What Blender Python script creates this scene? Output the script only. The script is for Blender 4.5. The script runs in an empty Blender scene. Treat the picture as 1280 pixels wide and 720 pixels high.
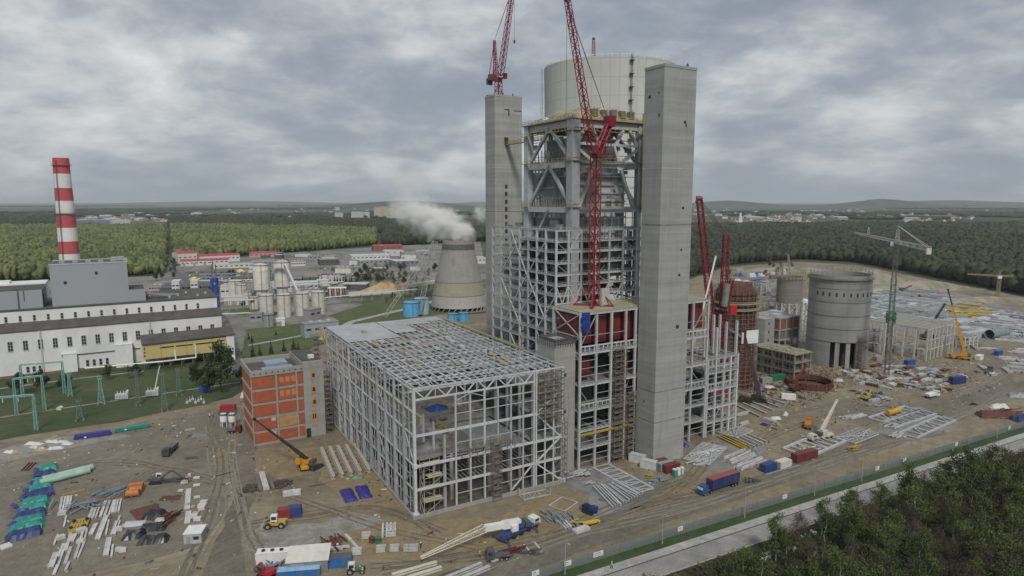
import bpy, math, random
import numpy as np
from mathutils import Vector, Matrix
random.seed(7)
sc = bpy.context.scene
COL = sc.collection
R = math.radians
# ---------------------------------------------------------------- camera
CAM_H, FPX, PITCH = 90.0, 812.0, math.atan(108/812.0)
cam = bpy.data.cameras.new('camera'); cam.sensor_width = 36.0; cam.lens = 36.0*FPX/1280.0
cam.clip_start = 1.0; cam.clip_end = 200000.0
camo = bpy.data.objects.new('camera', cam); COL.objects.link(camo)
camo.location = (0, 0, CAM_H); camo.rotation_euler = (math.pi/2-PITCH, 0, 0)
sc.camera = camo
# ---------------------------------------------------------------- sky, sun, exposure
SUN_EL, SUN_AZ = R(46), R(171)       # azimuth clockwise from +Y: behind the camera, a little to the right
SUN_STRENGTH, SUN_ANGLE = 1.5, R(11)
sc.view_settings.view_transform = 'Standard'; sc.view_settings.look = 'None'
sc.view_settings.gamma = 1.0; sc.view_settings.use_curve_mapping = False
sc.view_settings.exposure = 0.62
HAZE_DENSITY = 0.000042
w = bpy.data.worlds.new('World'); sc.world = w; w.use_nodes = True
nt = w.node_tree; nt.nodes.clear()
def nd(nt, t, **k):
    n = nt.nodes.new(t)
    for a, b in k.items(): setattr(n, a, b)
    return n
def lk(nt, a, b): nt.links.new(a, b)
out = nd(nt, 'ShaderNodeOutputWorld'); bg = nd(nt, 'ShaderNodeBackground'); bg.inputs['Strength'].default_value = 0.09
sky = nd(nt, 'ShaderNodeTexSky', sky_type='NISHITA', sun_disc=False, sun_elevation=SUN_EL, sun_rotation=SUN_AZ, altitude=300, air_density=1.2, dust_density=2.5)
tc = nd(nt, 'ShaderNodeTexCoord'); sep = nd(nt, 'ShaderNodeSeparateXYZ'); lk(nt, tc.outputs['Generated'], sep.inputs[0])
def mth(nt, op, a, b=None, clamp=False):
    n = nd(nt, 'ShaderNodeMath', operation=op, use_clamp=clamp)
    for i, v in enumerate((a, b)):
        if v is None: continue
        if isinstance(v, (int, float)): n.inputs[i].default_value = v
        else: lk(nt, v, n.inputs[i])
    return n.outputs[0]
zz = mth(nt, 'ADD', mth(nt, 'MAXIMUM', sep.outputs['Z'], 0.0), 0.30)
cx = mth(nt, 'DIVIDE', sep.outputs['X'], zz); cy = mth(nt, 'DIVIDE', sep.outputs['Y'], zz)
cmb = nd(nt, 'ShaderNodeCombineXYZ'); lk(nt, cx, cmb.inputs[0]); lk(nt, cy, cmb.inputs[1])
def ramp(nt, fac, stops):
    r = nd(nt, 'ShaderNodeValToRGB'); e = r.color_ramp.elements
    while len(e) < len(stops): e.new(0.5)
    for i, (p, c) in enumerate(stops):
        e[i].position = p; e[i].color = (*c, 1) if len(c) == 3 else c
    lk(nt, fac, r.inputs[0]); return r.outputs[0]
def noise(nt, vec, scale, detail=6, rough=0.55, dist=0.0):
    n = nd(nt, 'ShaderNodeTexNoise'); n.inputs['Scale'].default_value = scale; n.inputs['Detail'].default_value = detail
    n.inputs['Roughness'].default_value = rough; n.inputs['Distortion'].default_value = dist
    if vec is not None: lk(nt, vec, n.inputs['Vector'])
    return n.outputs['Fac']
def mix(nt, fac, a, b, bt='MIX'):
    n = nd(nt, 'ShaderNodeMix', data_type='RGBA', blend_type=bt)
    for k, v in ((0, fac), (6, a), (7, b)):
        if isinstance(v, (int, float)): n.inputs[k].default_value = v
        elif isinstance(v, tuple): n.inputs[k].default_value = (*v, 1) if len(v) == 3 else v
        else: lk(nt, v, n.inputs[k])
    return n.outputs[2]
off = nd(nt, 'ShaderNodeVectorMath', operation='ADD'); lk(nt, cmb.outputs[0], off.inputs[0]); off.inputs[1].default_value = (3.7, 1.3, 0)
n1 = noise(nt, off.outputs[0], 1.35, 10, 0.54, 0.25)
n2 = noise(nt, off.outputs[0], 4.2, 9, 0.6, 0.2)
nn = mth(nt, 'ADD', mth(nt, 'MULTIPLY', n1, 0.68), mth(nt, 'MULTIPLY', n2, 0.32))
cloud = ramp(nt, nn, [(0.39, (1.8, 2.1, 2.48)), (0.458, (2.35, 2.64, 3.02)), (0.508, (3.1, 3.34, 3.6)), (0.555, (4.15, 4.28, 4.38)), (0.645, (5.9, 5.9, 5.88))])
low = ramp(nt, sep.outputs['Z'], [(0.0, (1, 1, 1)), (0.22, (0, 0, 0))])
cloud = mix(nt, mth(nt, 'MULTIPLY', low, 0.5), cloud, (2.55, 2.88, 3.3))
skyc = mix(nt, ramp(nt, nn, [(0.30, (0.80, 0.80, 0.80)), (0.42, (0.97, 0.97, 0.97))]), sky.outputs[0], cloud)
lk(nt, skyc, bg.inputs['Color']); lk(nt, bg.outputs[0], out.inputs['Surface'])
sl = bpy.data.lights.new('sun', 'SUN'); sl.energy = SUN_STRENGTH; sl.angle = SUN_ANGLE; sl.color = (1.0, 0.95, 0.87)
slo = bpy.data.objects.new('sun', sl); COL.objects.link(slo)
sd = Vector((math.sin(SUN_AZ)*math.cos(SUN_EL), math.cos(SUN_AZ)*math.cos(SUN_EL), math.sin(SUN_EL)))
slo.rotation_euler = sd.to_track_quat('Z', 'Y').to_euler(); slo.location = (0, 0, 400)
sc.cycles.max_bounces = 8; sc.cycles.diffuse_bounces = 2; sc.cycles.glossy_bounces = 2; sc.cycles.transparent_max_bounces = 6
sc.cycles.volume_bounces = 8; sc.cycles.use_denoising = True; sc.cycles.caustics_reflective = False; sc.cycles.caustics_refractive = False
# ---------------------------------------------------------------- helpers: measured survey points on the ground
def ray(x, y):
    u = (x-640)/FPX; v = (y-360)/FPX; c, s = math.cos(PITCH), math.sin(PITCH)
    return u, c-v*s, -s-v*c
def G(x, y, z=0.0):
    r = ray(x, y); t = (z-CAM_H)/r[2]; return (r[0]*t, r[1]*t, z)
ANG = R(31.0); OX, OY = -27.5, 175.8
def P(u, v, z=0.0):
    c, s = math.cos(ANG), math.sin(ANG); return (OX+u*c-v*s, OY+u*s+v*c, z)
def UV(p):
    dx, dy = p[0]-OX, p[1]-OY; c, s = math.cos(ANG), math.sin(ANG); return (dx*c+dy*s, -dx*s+dy*c)
def head(a, b): return math.atan2(b[1]-a[1], b[0]-a[0])
# ---------------------------------------------------------------- materials
MATS = {}
def M(name, col, rough=0.75, var=0.12, scale=0.6, metal=0.0, dirt=None, dirt_amt=0.0, dscale=0.15, bump=0.0, rnd=0.0):
    if name in MATS: return MATS[name]
    m = bpy.data.materials.new(name); m.use_nodes = True; t = m.node_tree; b = t.nodes['Principled BSDF']
    b.inputs['Roughness'].default_value = rough; b.inputs['Metallic'].default_value = metal
    co = nd(t, 'ShaderNodeTexCoord').outputs['Object']
    f = noise(t, co, scale, 5, 0.6)
    lo = tuple(c*(1-var*1.6) for c in col); hi = tuple(min(1, c*(1+var*1.6)) for c in col)
    c = ramp(t, f, [(0.3, lo), (0.7, hi)])
    if dirt:
        f2 = noise(t, co, dscale, 7, 0.65, 0.4)
        c = mix(t, mth(t, 'MULTIPLY', ramp(t, f2, [(0.42, (0, 0, 0)), (0.68, (1, 1, 1))]), dirt_amt), c, dirt)
    if rnd:
        oi = nd(t, 'ShaderNodeObjectInfo').outputs['Random']
        c = mix(t, 1.0, c, ramp(t, oi, [(0, (1-rnd,)*3), (1, (1+rnd*0.6,)*3)]), 'MULTIPLY')
    lk(t, c, b.inputs['Base Color'])
    if bump:
        bp = nd(t, 'ShaderNodeBump'); bp.inputs['Strength'].default_value = bump; bp.inputs['Distance'].default_value = 0.3
        lk(t, noise(t, co, scale*3, 4, 0.6), bp.inputs['Height']); lk(t, bp.outputs[0], b.inputs['Normal'])
    MATS[name] = m; return m
def concrete(name, col, pour=4.2, band=0.10, wet=0.35, leak=(0.10, 0.10, 0.095)):
    """slip formed concrete: horizontal lifts of slightly different grey, run-off streaks, stains"""
    m = bpy.data.materials.new(name); m.use_nodes = True; t = m.node_tree; b = t.nodes['Principled BSDF']; b.inputs['Roughness'].default_value = 0.85
    co = nd(t, 'ShaderNodeTexCoord').outputs['Object']; s = nd(t, 'ShaderNodeSeparateXYZ'); lk(t, co, s.inputs[0])
    def mapv(sx, sy, sz):
        k = nd(t, 'ShaderNodeVectorMath', operation='MULTIPLY'); lk(t, co, k.inputs[0]); k.inputs[1].default_value = (sx, sy, sz); return k.outputs[0]
    lift = noise(t, mapv(0.004, 0.004, 1/pour), 1.0, 3, 0.7)
    c = ramp(t, lift, [(0.3, tuple(x*(1-band*1.7) for x in col)), (0.7, tuple(x*(1+band*1.7) for x in col))])
    fine = noise(t, mapv(0.12, 0.12, 0.9), 1.0, 3, 0.6)
    c = mix(t, 1.0, c, ramp(t, fine, [(0.35, (0.955,)*3), (0.65, (1.035,)*3)]), 'MULTIPLY')
    st = noise(t, mapv(0.55, 0.55, 0.03), 1.0, 5, 0.65)
    c = mix(t, mth(t, 'MULTIPLY', ramp(t, st, [(0.5, (0, 0, 0)), (0.75, (1, 1, 1))]), wet), c, leak)
    bl = noise(t, mapv(0.12, 0.12, 0.16), 1.0, 6, 0.65)
    c = mix(t, 1.0, c, ramp(t, bl, [(0.3, (0.92,)*3), (0.7, (1.06,)*3)]), 'MULTIPLY')
    ln = mth(t, 'FRACT', mth(t, 'DIVIDE', s.outputs['Z'], pour))
    c = mix(t, mth(t, 'MULTIPLY', mth(t, 'LESS_THAN', ln, 0.035), 0.16), c, leak)
    lk(t, c, b.inputs['Base Color']); MATS[name] = m; return m
# ---------------------------------------------------------------- mesh builder
class MB:
    def __init__(s): s.v = []; s.f = []
    def add(s, vs, fs):
        o = len(s.v); s.v += [tuple(p) for p in vs]; s.f += [tuple(i+o for i in q) for q in fs]; return s
    def box(s, x0, y0, z0, x1, y1, z1):
        return s.add([(x0,y0,z0),(x1,y0,z0),(x1,y1,z0),(x0,y1,z0),(x0,y0,z1),(x1,y0,z1),(x1,y1,z1),(x0,y1,z1)],
                     [(0,3,2,1),(4,5,6,7),(0,1,5,4),(1,2,6,5),(2,3,7,6),(3,0,4,7)])
    def cbox(s, c, d, rz=0.0):
        a, b = math.cos(rz), math.sin(rz); x, y, z = d[0]/2, d[1]/2, d[2]/2
        q = [(-x,-y,-z),(x,-y,-z),(x,y,-z),(-x,y,-z),(-x,-y,z),(x,-y,z),(x,y,z),(-x,y,z)]
        return s.add([(c[0]+p[0]*a-p[1]*b, c[1]+p[0]*b+p[1]*a, c[2]+p[2]) for p in q],
                     [(0,3,2,1),(4,5,6,7),(0,1,5,4),(1,2,6,5),(2,3,7,6),(3,0,4,7)])
    def bar(s, p, q, w, h=None, up=(0,0,1)):
        h = h or w; p, q = Vector(p), Vector(q); d = q-p
        if d.length < 1e-5: return s
        d.normalize(); u = Vector(up)
        if abs(d.dot(u)) > 0.98: u = Vector((1,0,0))
        r = d.cross(u).normalized(); u = r.cross(d)
        a = [p+r*i*w/2+u*j*h/2 for i, j in ((-1,-1),(1,-1),(1,1),(-1,1))]; b = [x+(q-p) for x in a]
        return s.add(a+b, [(0,3,2,1),(4,5,6,7),(0,1,5,4),(1,2,6,5),(2,3,7,6),(3,0,4,7)])
    def cyl(s, p, q, r0, r1=None, n=12, cap=True):
        r1 = r0 if r1 is None else r1; p, q = Vector(p), Vector(q); d = (q-p).normalized()
        u = Vector((0,0,1)) if abs(d.z) < 0.95 else Vector((1,0,0)); a = d.cross(u).normalized(); b = d.cross(a)
        vs = [c+(a*math.cos(2*math.pi*i/n)+b*math.sin(2*math.pi*i/n))*r for c, r in ((p, r0), (q, r1)) for i in range(n)]
        fs = [(i, n+i, n+(i+1) % n, (i+1) % n) for i in range(n)]
        if cap: fs += [tuple(range(n)), tuple(range(2*n-1, n-1, -1))]
        return s.add(vs, fs)
    def lathe(s, prof, n=32, c=(0,0)):
        vs = [(c[0]+r*math.cos(2*math.pi*i/n), c[1]+r*math.sin(2*math.pi*i/n), z) for r, z in prof for i in range(n)]
        fs = [(k*n+i, k*n+(i+1) % n, (k+1)*n+(i+1) % n, (k+1)*n+i) for k in range(len(prof)-1) for i in range(n)]
        if prof[0][0] > 1e-3 and prof[0] != prof[-1]: fs.append(tuple(range(n-1, -1, -1)))
        if prof[-1][0] > 1e-3 and prof[0] != prof[-1]: fs.append(tuple((len(prof)-1)*n+i for i in range(n)))
        return s.add(vs, fs)
    def prism(s, pts, z0, z1):
        n = len(pts); vs = [(x, y, z0) for x, y in pts]+[(x, y, z1) for x, y in pts]
        fs = [tuple(range(n-1, -1, -1)), tuple(range(n, 2*n))]+[(i, (i+1) % n, n+(i+1) % n, n+i) for i in range(n)]
        return s.add(vs, fs)
    def wedge(s, prof, y0, y1):
        """closed x-z outline swept along y"""
        n = len(prof); vs = [(x, y0, z) for x, z in prof]+[(x, y1, z) for x, z in prof]
        fs = [tuple(range(n)), tuple(range(2*n-1, n-1, -1))]+[(i, n+i, n+(i+1) % n, (i+1) % n) for i in range(n)]
        return s.add(vs, fs)
    def lattice(s, p, q, w0, w1, n, ch=0.2, br=0.12, up=(0,0,1), xb=False):
        p, q = Vector(p), Vector(q); d = (q-p).normalized(); u = Vector(up)
        if abs(d.dot(u)) > 0.98: u = Vector((1,0,0))
        r = d.cross(u).normalized(); u = r.cross(d)
        def ring(t):
            w = (w0+(w1-w0)*t)/2; c = p+(q-p)*t; return [c+r*i*w+u*j*w for i, j in ((-1,-1),(1,-1),(1,1),(-1,1))]
        A = [ring(i/n) for i in range(n+1)]
        for k in range(4): s.bar(A[0][k], A[n][k], ch, ch, up=d.orthogonal())
        for i in range(n):
            for k in range(4):
                m = (k+1) % 4
                if (i+k) % 2 or xb: s.bar(A[i][k], A[i+1][m], br)
                if not (i+k) % 2 or xb: s.bar(A[i][m], A[i+1][k], br)
                s.bar(A[i+1][k], A[i+1][m], br)
        return s
    def build(s, name, mat, parent=None, smooth=False, **tags):
        me = bpy.data.meshes.new(name); me.from_pydata(s.v, [], s.f); me.materials.append(mat)
        if smooth: me.polygons.foreach_set('use_smooth', [True]*len(me.polygons)); me.set_sharp_from_angle(angle=R(38))
        me.update(); o = bpy.data.objects.new(name, me); COL.objects.link(o)
        if parent: o.parent = parent
        for k, v in tags.items(): o[k] = v
        return o
def T(name, label, cat, loc=(0,0,0), rz=0.0, group=None):
    o = bpy.data.objects.new(name, None); COL.objects.link(o); o.empty_display_size = 1.0
    o.location = loc; o.rotation_euler = (0, 0, rz); o['label'] = label; o['category'] = cat
    if group: o['group'] = group
    return o
def tag(o, label, cat, group=None):
    o['label'] = label; o['category'] = cat
    if group: o['group'] = group
    return o
def place(o, loc, rz=0.0): o.location = loc; o.rotation_euler = (0, 0, rz); return o
KIDS = {}
def dup(root, loc, rz=0.0, label=None, group=None, sc_=None):
    if root.name not in KIDS:
        KIDS[root.name] = [(c, [g for g in bpy.data.objects if g.parent == c]) for c in bpy.data.objects if c.parent == root]
    r = root.copy(); COL.objects.link(r); r.location = loc; r.rotation_euler = (0, 0, rz)
    if label: r['label'] = label
    if group: r['group'] = group
    if sc_: r.scale = sc_ if isinstance(sc_, tuple) else (sc_,)*3
    for c, gs in KIDS[root.name]:
        d = c.copy(); COL.objects.link(d); d.parent = r
        for g in gs: e = g.copy(); COL.objects.link(e); e.parent = d
    return r
SHN = [0]
def sheet(name, pts, mat, z=0.02, jit=0.0, step=6.0, kind='structure'):
    """ground sheet through ground points, with an irregular worn edge"""
    SHN[0] += 1; z += 0.0007*(SHN[0] % 13); rs = random.Random(len(pts)*31+int(abs(pts[0][0])*7)); o = []
    for i, a in enumerate(pts):
        b = pts[(i+1) % len(pts)]; L = math.hypot(b[0]-a[0], b[1]-a[1]); n = max(1, int(L/step)) if jit else 1
        for k in range(n):
            t = k/n; j = jit if 0 < k else jit*0.3
            o.append((a[0]+(b[0]-a[0])*t+rs.uniform(-j, j), a[1]+(b[1]-a[1])*t+rs.uniform(-j, j), z))
    m = MB().add(o, [tuple(range(len(o)))]); ob = m.build(name, mat); ob['kind'] = kind
    import bmesh
    bm = bmesh.new(); bm.from_mesh(ob.data); bmesh.ops.triangulate(bm, faces=bm.faces[:], ngon_method='EAR_CLIP')
    for f in bm.faces:
        if f.normal.z < 0: f.normal_flip()
    bm.to_mesh(ob.data); bm.free(); return ob
def strip(name, line, width, mat, z, kind='structure', side=0.0):
    """ribbon of given width along a ground polyline"""
    m = MB(); L = [Vector((p[0], p[1], 0)) for p in line]; A = []
    for i, p in enumerate(L):
        d = (L[min(i+1, len(L)-1)]-L[max(i-1, 0)]).normalized(); n = Vector((-d.y, d.x, 0))
        A += [p+n*(side-width/2)+Vector((0,0,z)), p+n*(side+width/2)+Vector((0,0,z))]
    m.add(A, [(2*i, 2*i+2, 2*i+3, 2*i+1) for i in range(len(L)-1)])
    o = m.build(name, mat); o['kind'] = kind; return o
# ================================================================ materials of the setting
def ground_mat():
    m = bpy.data.materials.new('far country'); m.use_nodes = True; t = m.node_tree; b = t.nodes['Principled BSDF']; b.inputs['Roughness'].default_value = 0.95
    co = nd(t, 'ShaderNodeTexCoord').outputs['Object']
    a = noise(t, co, 0.0011, 6, 0.6, 0.3); c = noise(t, co, 0.006, 5, 0.6)
    base = ramp(t, a, [(0.36, (0.022, 0.032, 0.016)), (0.5, (0.035, 0.048, 0.022)), (0.58, (0.075, 0.080, 0.042)), (0.64, (0.105, 0.105, 0.062)), (0.70, (0.055, 0.068, 0.03))])
    base = mix(t, 1.0, base, ramp(t, c, [(0.3, (0.6,)*3), (0.7, (1.3,)*3)]), 'MULTIPLY')
    lk(t, base, b.inputs['Base Color']); return m
def dirt_mat(name, stops, s1=0.02, s2=0.25, track=0.0, rot=0.0, tcol=(0.115, 0.10, 0.08), patch=None):
    m = bpy.data.materials.new(name); m.use_nodes = True; t = m.node_tree; b = t.nodes['Principled BSDF']; b.inputs['Roughness'].default_value = 0.92
    co = nd(t, 'ShaderNodeTexCoord').outputs['Object']
    a = noise(t, co, s1, 7, 0.62, 0.5); c = noise(t, co, s2, 6, 0.65)
    base = ramp(t, a, stops)
    if patch: base = mix(t, ramp(t, noise(t, co, 0.045, 5, 0.6, 0.8), [(0.52, (0,)*3), (0.66, (0.85,)*3)]), base, patch)
    base = mix(t, 1.0, base, ramp(t, c, [(0.3, (0.72,)*3), (0.7, (1.22,)*3)]), 'MULTIPLY')
    fl = noise(t, co, 2.2, 3, 0.7); base = mix(t, 1.0, base, ramp(t, fl, [(0.3, (0.82,)*3), (0.7, (1.15,)*3)]), 'MULTIPLY')
    if track:
        for k, (rt, sc1) in enumerate(((rot, 1.0), (rot+0.5, 0.7))):
            mp = nd(t, 'ShaderNodeMapping'); mp.inputs['Rotation'].default_value = (0, 0, -rt); lk(t, co, mp.inputs[0])
            v = nd(t, 'ShaderNodeVectorMath', operation='MULTIPLY'); lk(t, mp.outputs[0], v.inputs[0]); v.inputs[1].default_value = (0.012*sc1, 0.45*sc1, 1)
            n = noise(t, v.outputs[0], 1.0, 4, 0.6, 0.6)
            base = mix(t, mth(t, 'MULTIPLY', ramp(t, n, [(0.5, (0,)*3), (0.66, (1,)*3)]), track), base, tcol)
    lk(t, base, b.inputs['Base Color'])
    bp = nd(t, 'ShaderNodeBump'); bp.inputs['Strength'].default_value = 0.5; bp.inputs['Distance'].default_value = 0.4
    lk(t, noise(t, co, 0.6, 5, 0.6), bp.inputs['Height']); lk(t, bp.outputs[0], b.inputs['Normal'])
    return m
DIRT = dirt_mat('site dirt', [(0.32, (0.140, 0.118, 0.084)), (0.46, (0.195, 0.165, 0.116)), (0.56, (0.230, 0.192, 0.130)), (0.68, (0.290, 0.250, 0.186))], track=0.38, rot=R(29), tcol=(0.125, 0.108, 0.084))
YARD = dirt_mat('compacted yard', [(0.32, (0.142, 0.126, 0.096)), (0.5, (0.180, 0.161, 0.125)), (0.68, (0.224, 0.204, 0.164))], 0.03, 0.3, track=0.3, rot=R(60), tcol=(0.118, 0.108, 0.090))
SAND = dirt_mat('yellow sand', [(0.34, (0.20, 0.155, 0.088)), (0.5, (0.245, 0.19, 0.105)), (0.66, (0.215, 0.178, 0.12))], 0.06, 0.4, track=0.3, rot=R(28), tcol=(0.14, 0.118, 0.085))
PALE = dirt_mat('pale rubble ground', [(0.34, (0.20, 0.19, 0.17)), (0.5, (0.27, 0.258, 0.235)), (0.66, (0.17, 0.16, 0.14))], 0.08, 0.5)
WETD = dirt_mat('wet dark track', [(0.34, (0.118, 0.104, 0.083)), (0.5, (0.142, 0.126, 0.099)), (0.66, (0.172, 0.151, 0.118))], 0.06, 0.5, track=0.55, rot=R(35), tcol=(0.185, 0.165, 0.132))
GRASS = dirt_mat('lawn grass', [(0.34, (0.034, 0.054, 0.018)), (0.5, (0.046, 0.070, 0.023)), (0.66, (0.074, 0.084, 0.038))], 0.03, 0.3)
LIME = dirt_mat('bright lawn grass', [(0.34, (0.055, 0.080, 0.022)), (0.5, (0.072, 0.100, 0.028)), (0.66, (0.105, 0.110, 0.050))], 0.03, 0.2)
VERGE = dirt_mat('verge grass', [(0.34, (0.026, 0.052, 0.018)), (0.5, (0.036, 0.066, 0.022)), (0.66, (0.055, 0.072, 0.032))], 0.06, 0.4)
ROADM = dirt_mat('concrete road', [(0.34, (0.215, 0.213, 0.205)), (0.5, (0.25, 0.247, 0.238)), (0.66, (0.285, 0.28, 0.27))], 0.03, 0.2, track=0.35, rot=R(28), tcol=(0.175, 0.173, 0.167))
PAVE = dirt_mat('pavement slabs', [(0.34, (0.30, 0.295, 0.28)), (0.5, (0.34, 0.335, 0.32)), (0.66, (0.37, 0.365, 0.35))], 0.05, 0.4)
ASPH = dirt_mat('worn asphalt', [(0.34, (0.085, 0.085, 0.083)), (0.5, (0.115, 0.114, 0.110)), (0.66, (0.15, 0.148, 0.142))], 0.03, 0.25)
INDU = dirt_mat('industrial ground', [(0.36, (0.075, 0.085, 0.05)), (0.46, (0.17, 0.165, 0.15)), (0.55, (0.23, 0.22, 0.20)), (0.66, (0.10, 0.105, 0.07))], 0.012, 0.09)
LITTER = dirt_mat('forest litter', [(0.34, (0.026, 0.022, 0.014)), (0.5, (0.040, 0.035, 0.020)), (0.66, (0.035, 0.042, 0.016))], 0.05, 0.5)
LAYD = dirt_mat('laydown gravel', [(0.34, (0.15, 0.155, 0.155)), (0.5, (0.22, 0.22, 0.215)), (0.66, (0.13, 0.125, 0.115))], 0.04, 0.3)
# ================================================================ ground sheets
rr = [0, 300, 900, 2500, 7000, 20000, 60000]
gm = MB(); gn = 64; gm.add([(0, 0, 0)]+[(r*math.cos(2*math.pi*i/gn), r*math.sin(2*math.pi*i/gn), 0) for r in rr[1:] for i in range(gn)],
  [(0, 1+i, 1+(i+1) % gn) for i in range(gn)]+[(1+k*gn+i, 1+(k+1)*gn+i, 1+(k+1)*gn+(i+1) % gn, 1+k*gn+(i+1) % gn) for k in range(len(rr)-2) for i in range(gn)])
g = gm.build('ground', ground_mat()); g['kind'] = 'structure'
def px(*pts): return [G(*p) for p in pts]
sheet('construction_yard', px((-80,556),(0,551),(150,527),(290,497),(330,470),(395,430),(420,405),(520,397),(600,392),(780,372),(860,350),(905,334),(1000,327),(1070,331),(1160,349),(1290,373),(1420,400),(1420,490),(1280,533),(1000,622),(698,723),(640,745),(420,812),(-80,812)), DIRT, 0.03, 2.0, 12)
sheet('storage_yard', px((-60,566),(0,558),(150,534),(270,512),(300,560),(285,640),(255,680),(170,705),(0,742),(-60,752)), YARD, 0.06, 0.8)
sheet('sand_ground', px((385,672),(470,640),(520,655),(640,640),(730,605),(760,628),(745,655),(640,690),(560,705),(470,700),(430,690)), SAND, 0.06, 1.6, 5)
sheet('sand_ground', px((735,650),(830,610),(900,604),(960,578),(1040,560),(1085,553),(1010,588),(900,625),(800,658),(720,690),(690,690)), SAND, 0.06, 1.6, 5)
sheet('sand_ground', px((405,560),(470,540),(520,610),(510,640),(440,640),(400,600)), SAND, 0.06, 1.6, 5)
sheet('sand_ground', px((270,545),(330,560),(420,560),(430,585),(350,600),(270,580)), SAND, 0.065, 1.2, 5)
sheet('dirt_track', px((215,812),(300,600),(255,520),(285,505),(318,520),(322,600),(300,680),(330,812)), WETD, 0.07, 1.0, 6)
sheet('dirt_track', px((640,722),(760,678),(900,632),(1010,594),(1090,566),(1170,542),(1260,502),(1250,492),(1165,522),(1080,548),(1000,576),(890,613),(740,660),(560,715),(520,740)), WETD, 0.07, 0.7, 8)
sheet('dirt_track', px((1055,512),(1150,500),(1235,478),(1225,440),(1190,425),(1205,418),(1250,445),(1268,478),(1330,462),(1330,474),(1235,508),(1170,520),(1060,524)), WETD, 0.075, 1.0, 8)
sheet('rubble_ground', px((0,562),(60,548),(130,540),(165,545),(60,566),(0,580)), PALE, 0.075, 1.0, 4)
sheet('rubble_ground', px((300,690),(330,660),(400,655),(440,640),(480,650),(430,668),(360,690)), PALE, 0.075, 1.4, 4)
sheet('gravel_ground', px((1070,352),(1160,356),(1290,392),(1300,430),(1180,425),(1090,405),(1070,380)), LAYD, 0.08, 2.0, 10)
sheet('gravel_ground', px((690,600),(730,582),(800,595),(830,610),(770,650),(740,650),(735,620)), LAYD, 0.08, 0.8, 5)
sheet('gravel_ground', px((860,560),(905,545),(960,560),(940,585),(885,588)), LAYD, 0.08, 0.8, 5)
sheet('gravel_ground', px((1105,518),(1150,508),(1200,528),(1190,540),(1140,552),(1095,540)), LAYD, 0.085, 0.8, 5)
sheet('lawn', px((-120,485),(0,470),(150,458),(290,438),(305,470),(290,492),(262,505),(150,526),(0,550),(-120,566)), GRASS, 0.05, 0.8, 8)
sheet('plant_ground', px((-140,500),(-140,360),(0,353),(195,345),(215,400),(285,430),(290,452),(150,472),(0,484)), INDU, 0.015, 1.0, 20)
sheet('plant_ground', px((595,398),(620,385),(600,345),(640,330),(860,345),(860,360),(780,376)), INDU, 0.015, 1.0, 20)
sheet('industrial_ground', px((195,430),(188,380),(200,335),(330,318),(600,300),(620,388),(520,398),(420,412),(330,440),(290,440)), INDU, 0.02, 2.0, 20)
sheet('lawn', px((300,452),(308,412),(380,404),(425,398),(440,420),(400,432),(330,448)), LIME, 0.05, 0.5)
sheet('lawn', px((410,395),(480,372),(560,362),(600,372),(620,385),(520,397),(440,408)), LIME, 0.05, 1.0)
sheet('lawn', px((455,372),(480,362),(560,352),(570,360),(500,372)), LIME, 0.055, 1.0)
sheet('lawn', px((310,372),(330,350),(420,345),(430,352),(330,366)), GRASS, 0.055, 1.0)
strip('road', px((296,470),(290,440),(280,405),(262,375),(235,352),(216,338),(212,322)), 9, ASPH, 0.09)
strip('path', px((400,425),(440,402),(500,388),(560,372)), 6, PAVE, 0.09)
strip('path', px((310,432),(420,412)), 3.5, PAVE, 0.1)
strip('path', px((-60,530),(0,522),(150,500),(300,478)), 1.6, PALE, 0.09)
strip('path', px((-60,494),(0,486),(90,474),(180,464)), 2.5, PALE, 0.09)
# ---------------------------------------------------------------- the public road (heading 28.6 degrees)
K0, K1 = G(755, 720), G(1280, 548); RH = math.atan2(K1[1]-K0[1], K1[0]-K0[0]); RD = (math.cos(RH), math.sin(RH))
def RP(s, o, z=0.0): return (K0[0]+RD[0]*s-RD[1]*o, K0[1]+RD[1]*s+RD[0]*o, z)
line = [RP(s, 0) for s in (-90, 0, 100, 200, 320, 500)]
strip('road', line, 6.3, ROADM, 0.06, side=-3.2)
strip('verge', line, 3.4, VERGE, 0.07, side=4.8)
km = MB(); km.bar(RP(-90, 0.0, 0.07), RP(500, 0.0, 0.07), 0.3, 0.14); k = km.build('kerb', M('kerb stone', (0.07, 0.07, 0.068))); k['kind'] = 'structure'
km = MB(); km.bar(RP(-90, -6.6, 0.06), RP(500, -6.6, 0.06), 0.35, 0.12); k = km.build('kerb', M('edge stone', (0.3, 0.295, 0.28))); k['kind'] = 'structure'
pm = MB(); q = [RP(-90, 0.16), RP(500, 0.16), RP(500, 3.05), RP(-90, 3.05)]
pm.prism([(p[0], p[1]) for p in q], 0.0, 0.13); k = pm.build('pavement', PAVE); k['kind'] = 'structure'
sheet('forest_floor', [RP(-120, -6.85), RP(500, -6.85), RP(500, -160), RP(-120, -160)], LITTER, 0.05)
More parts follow.
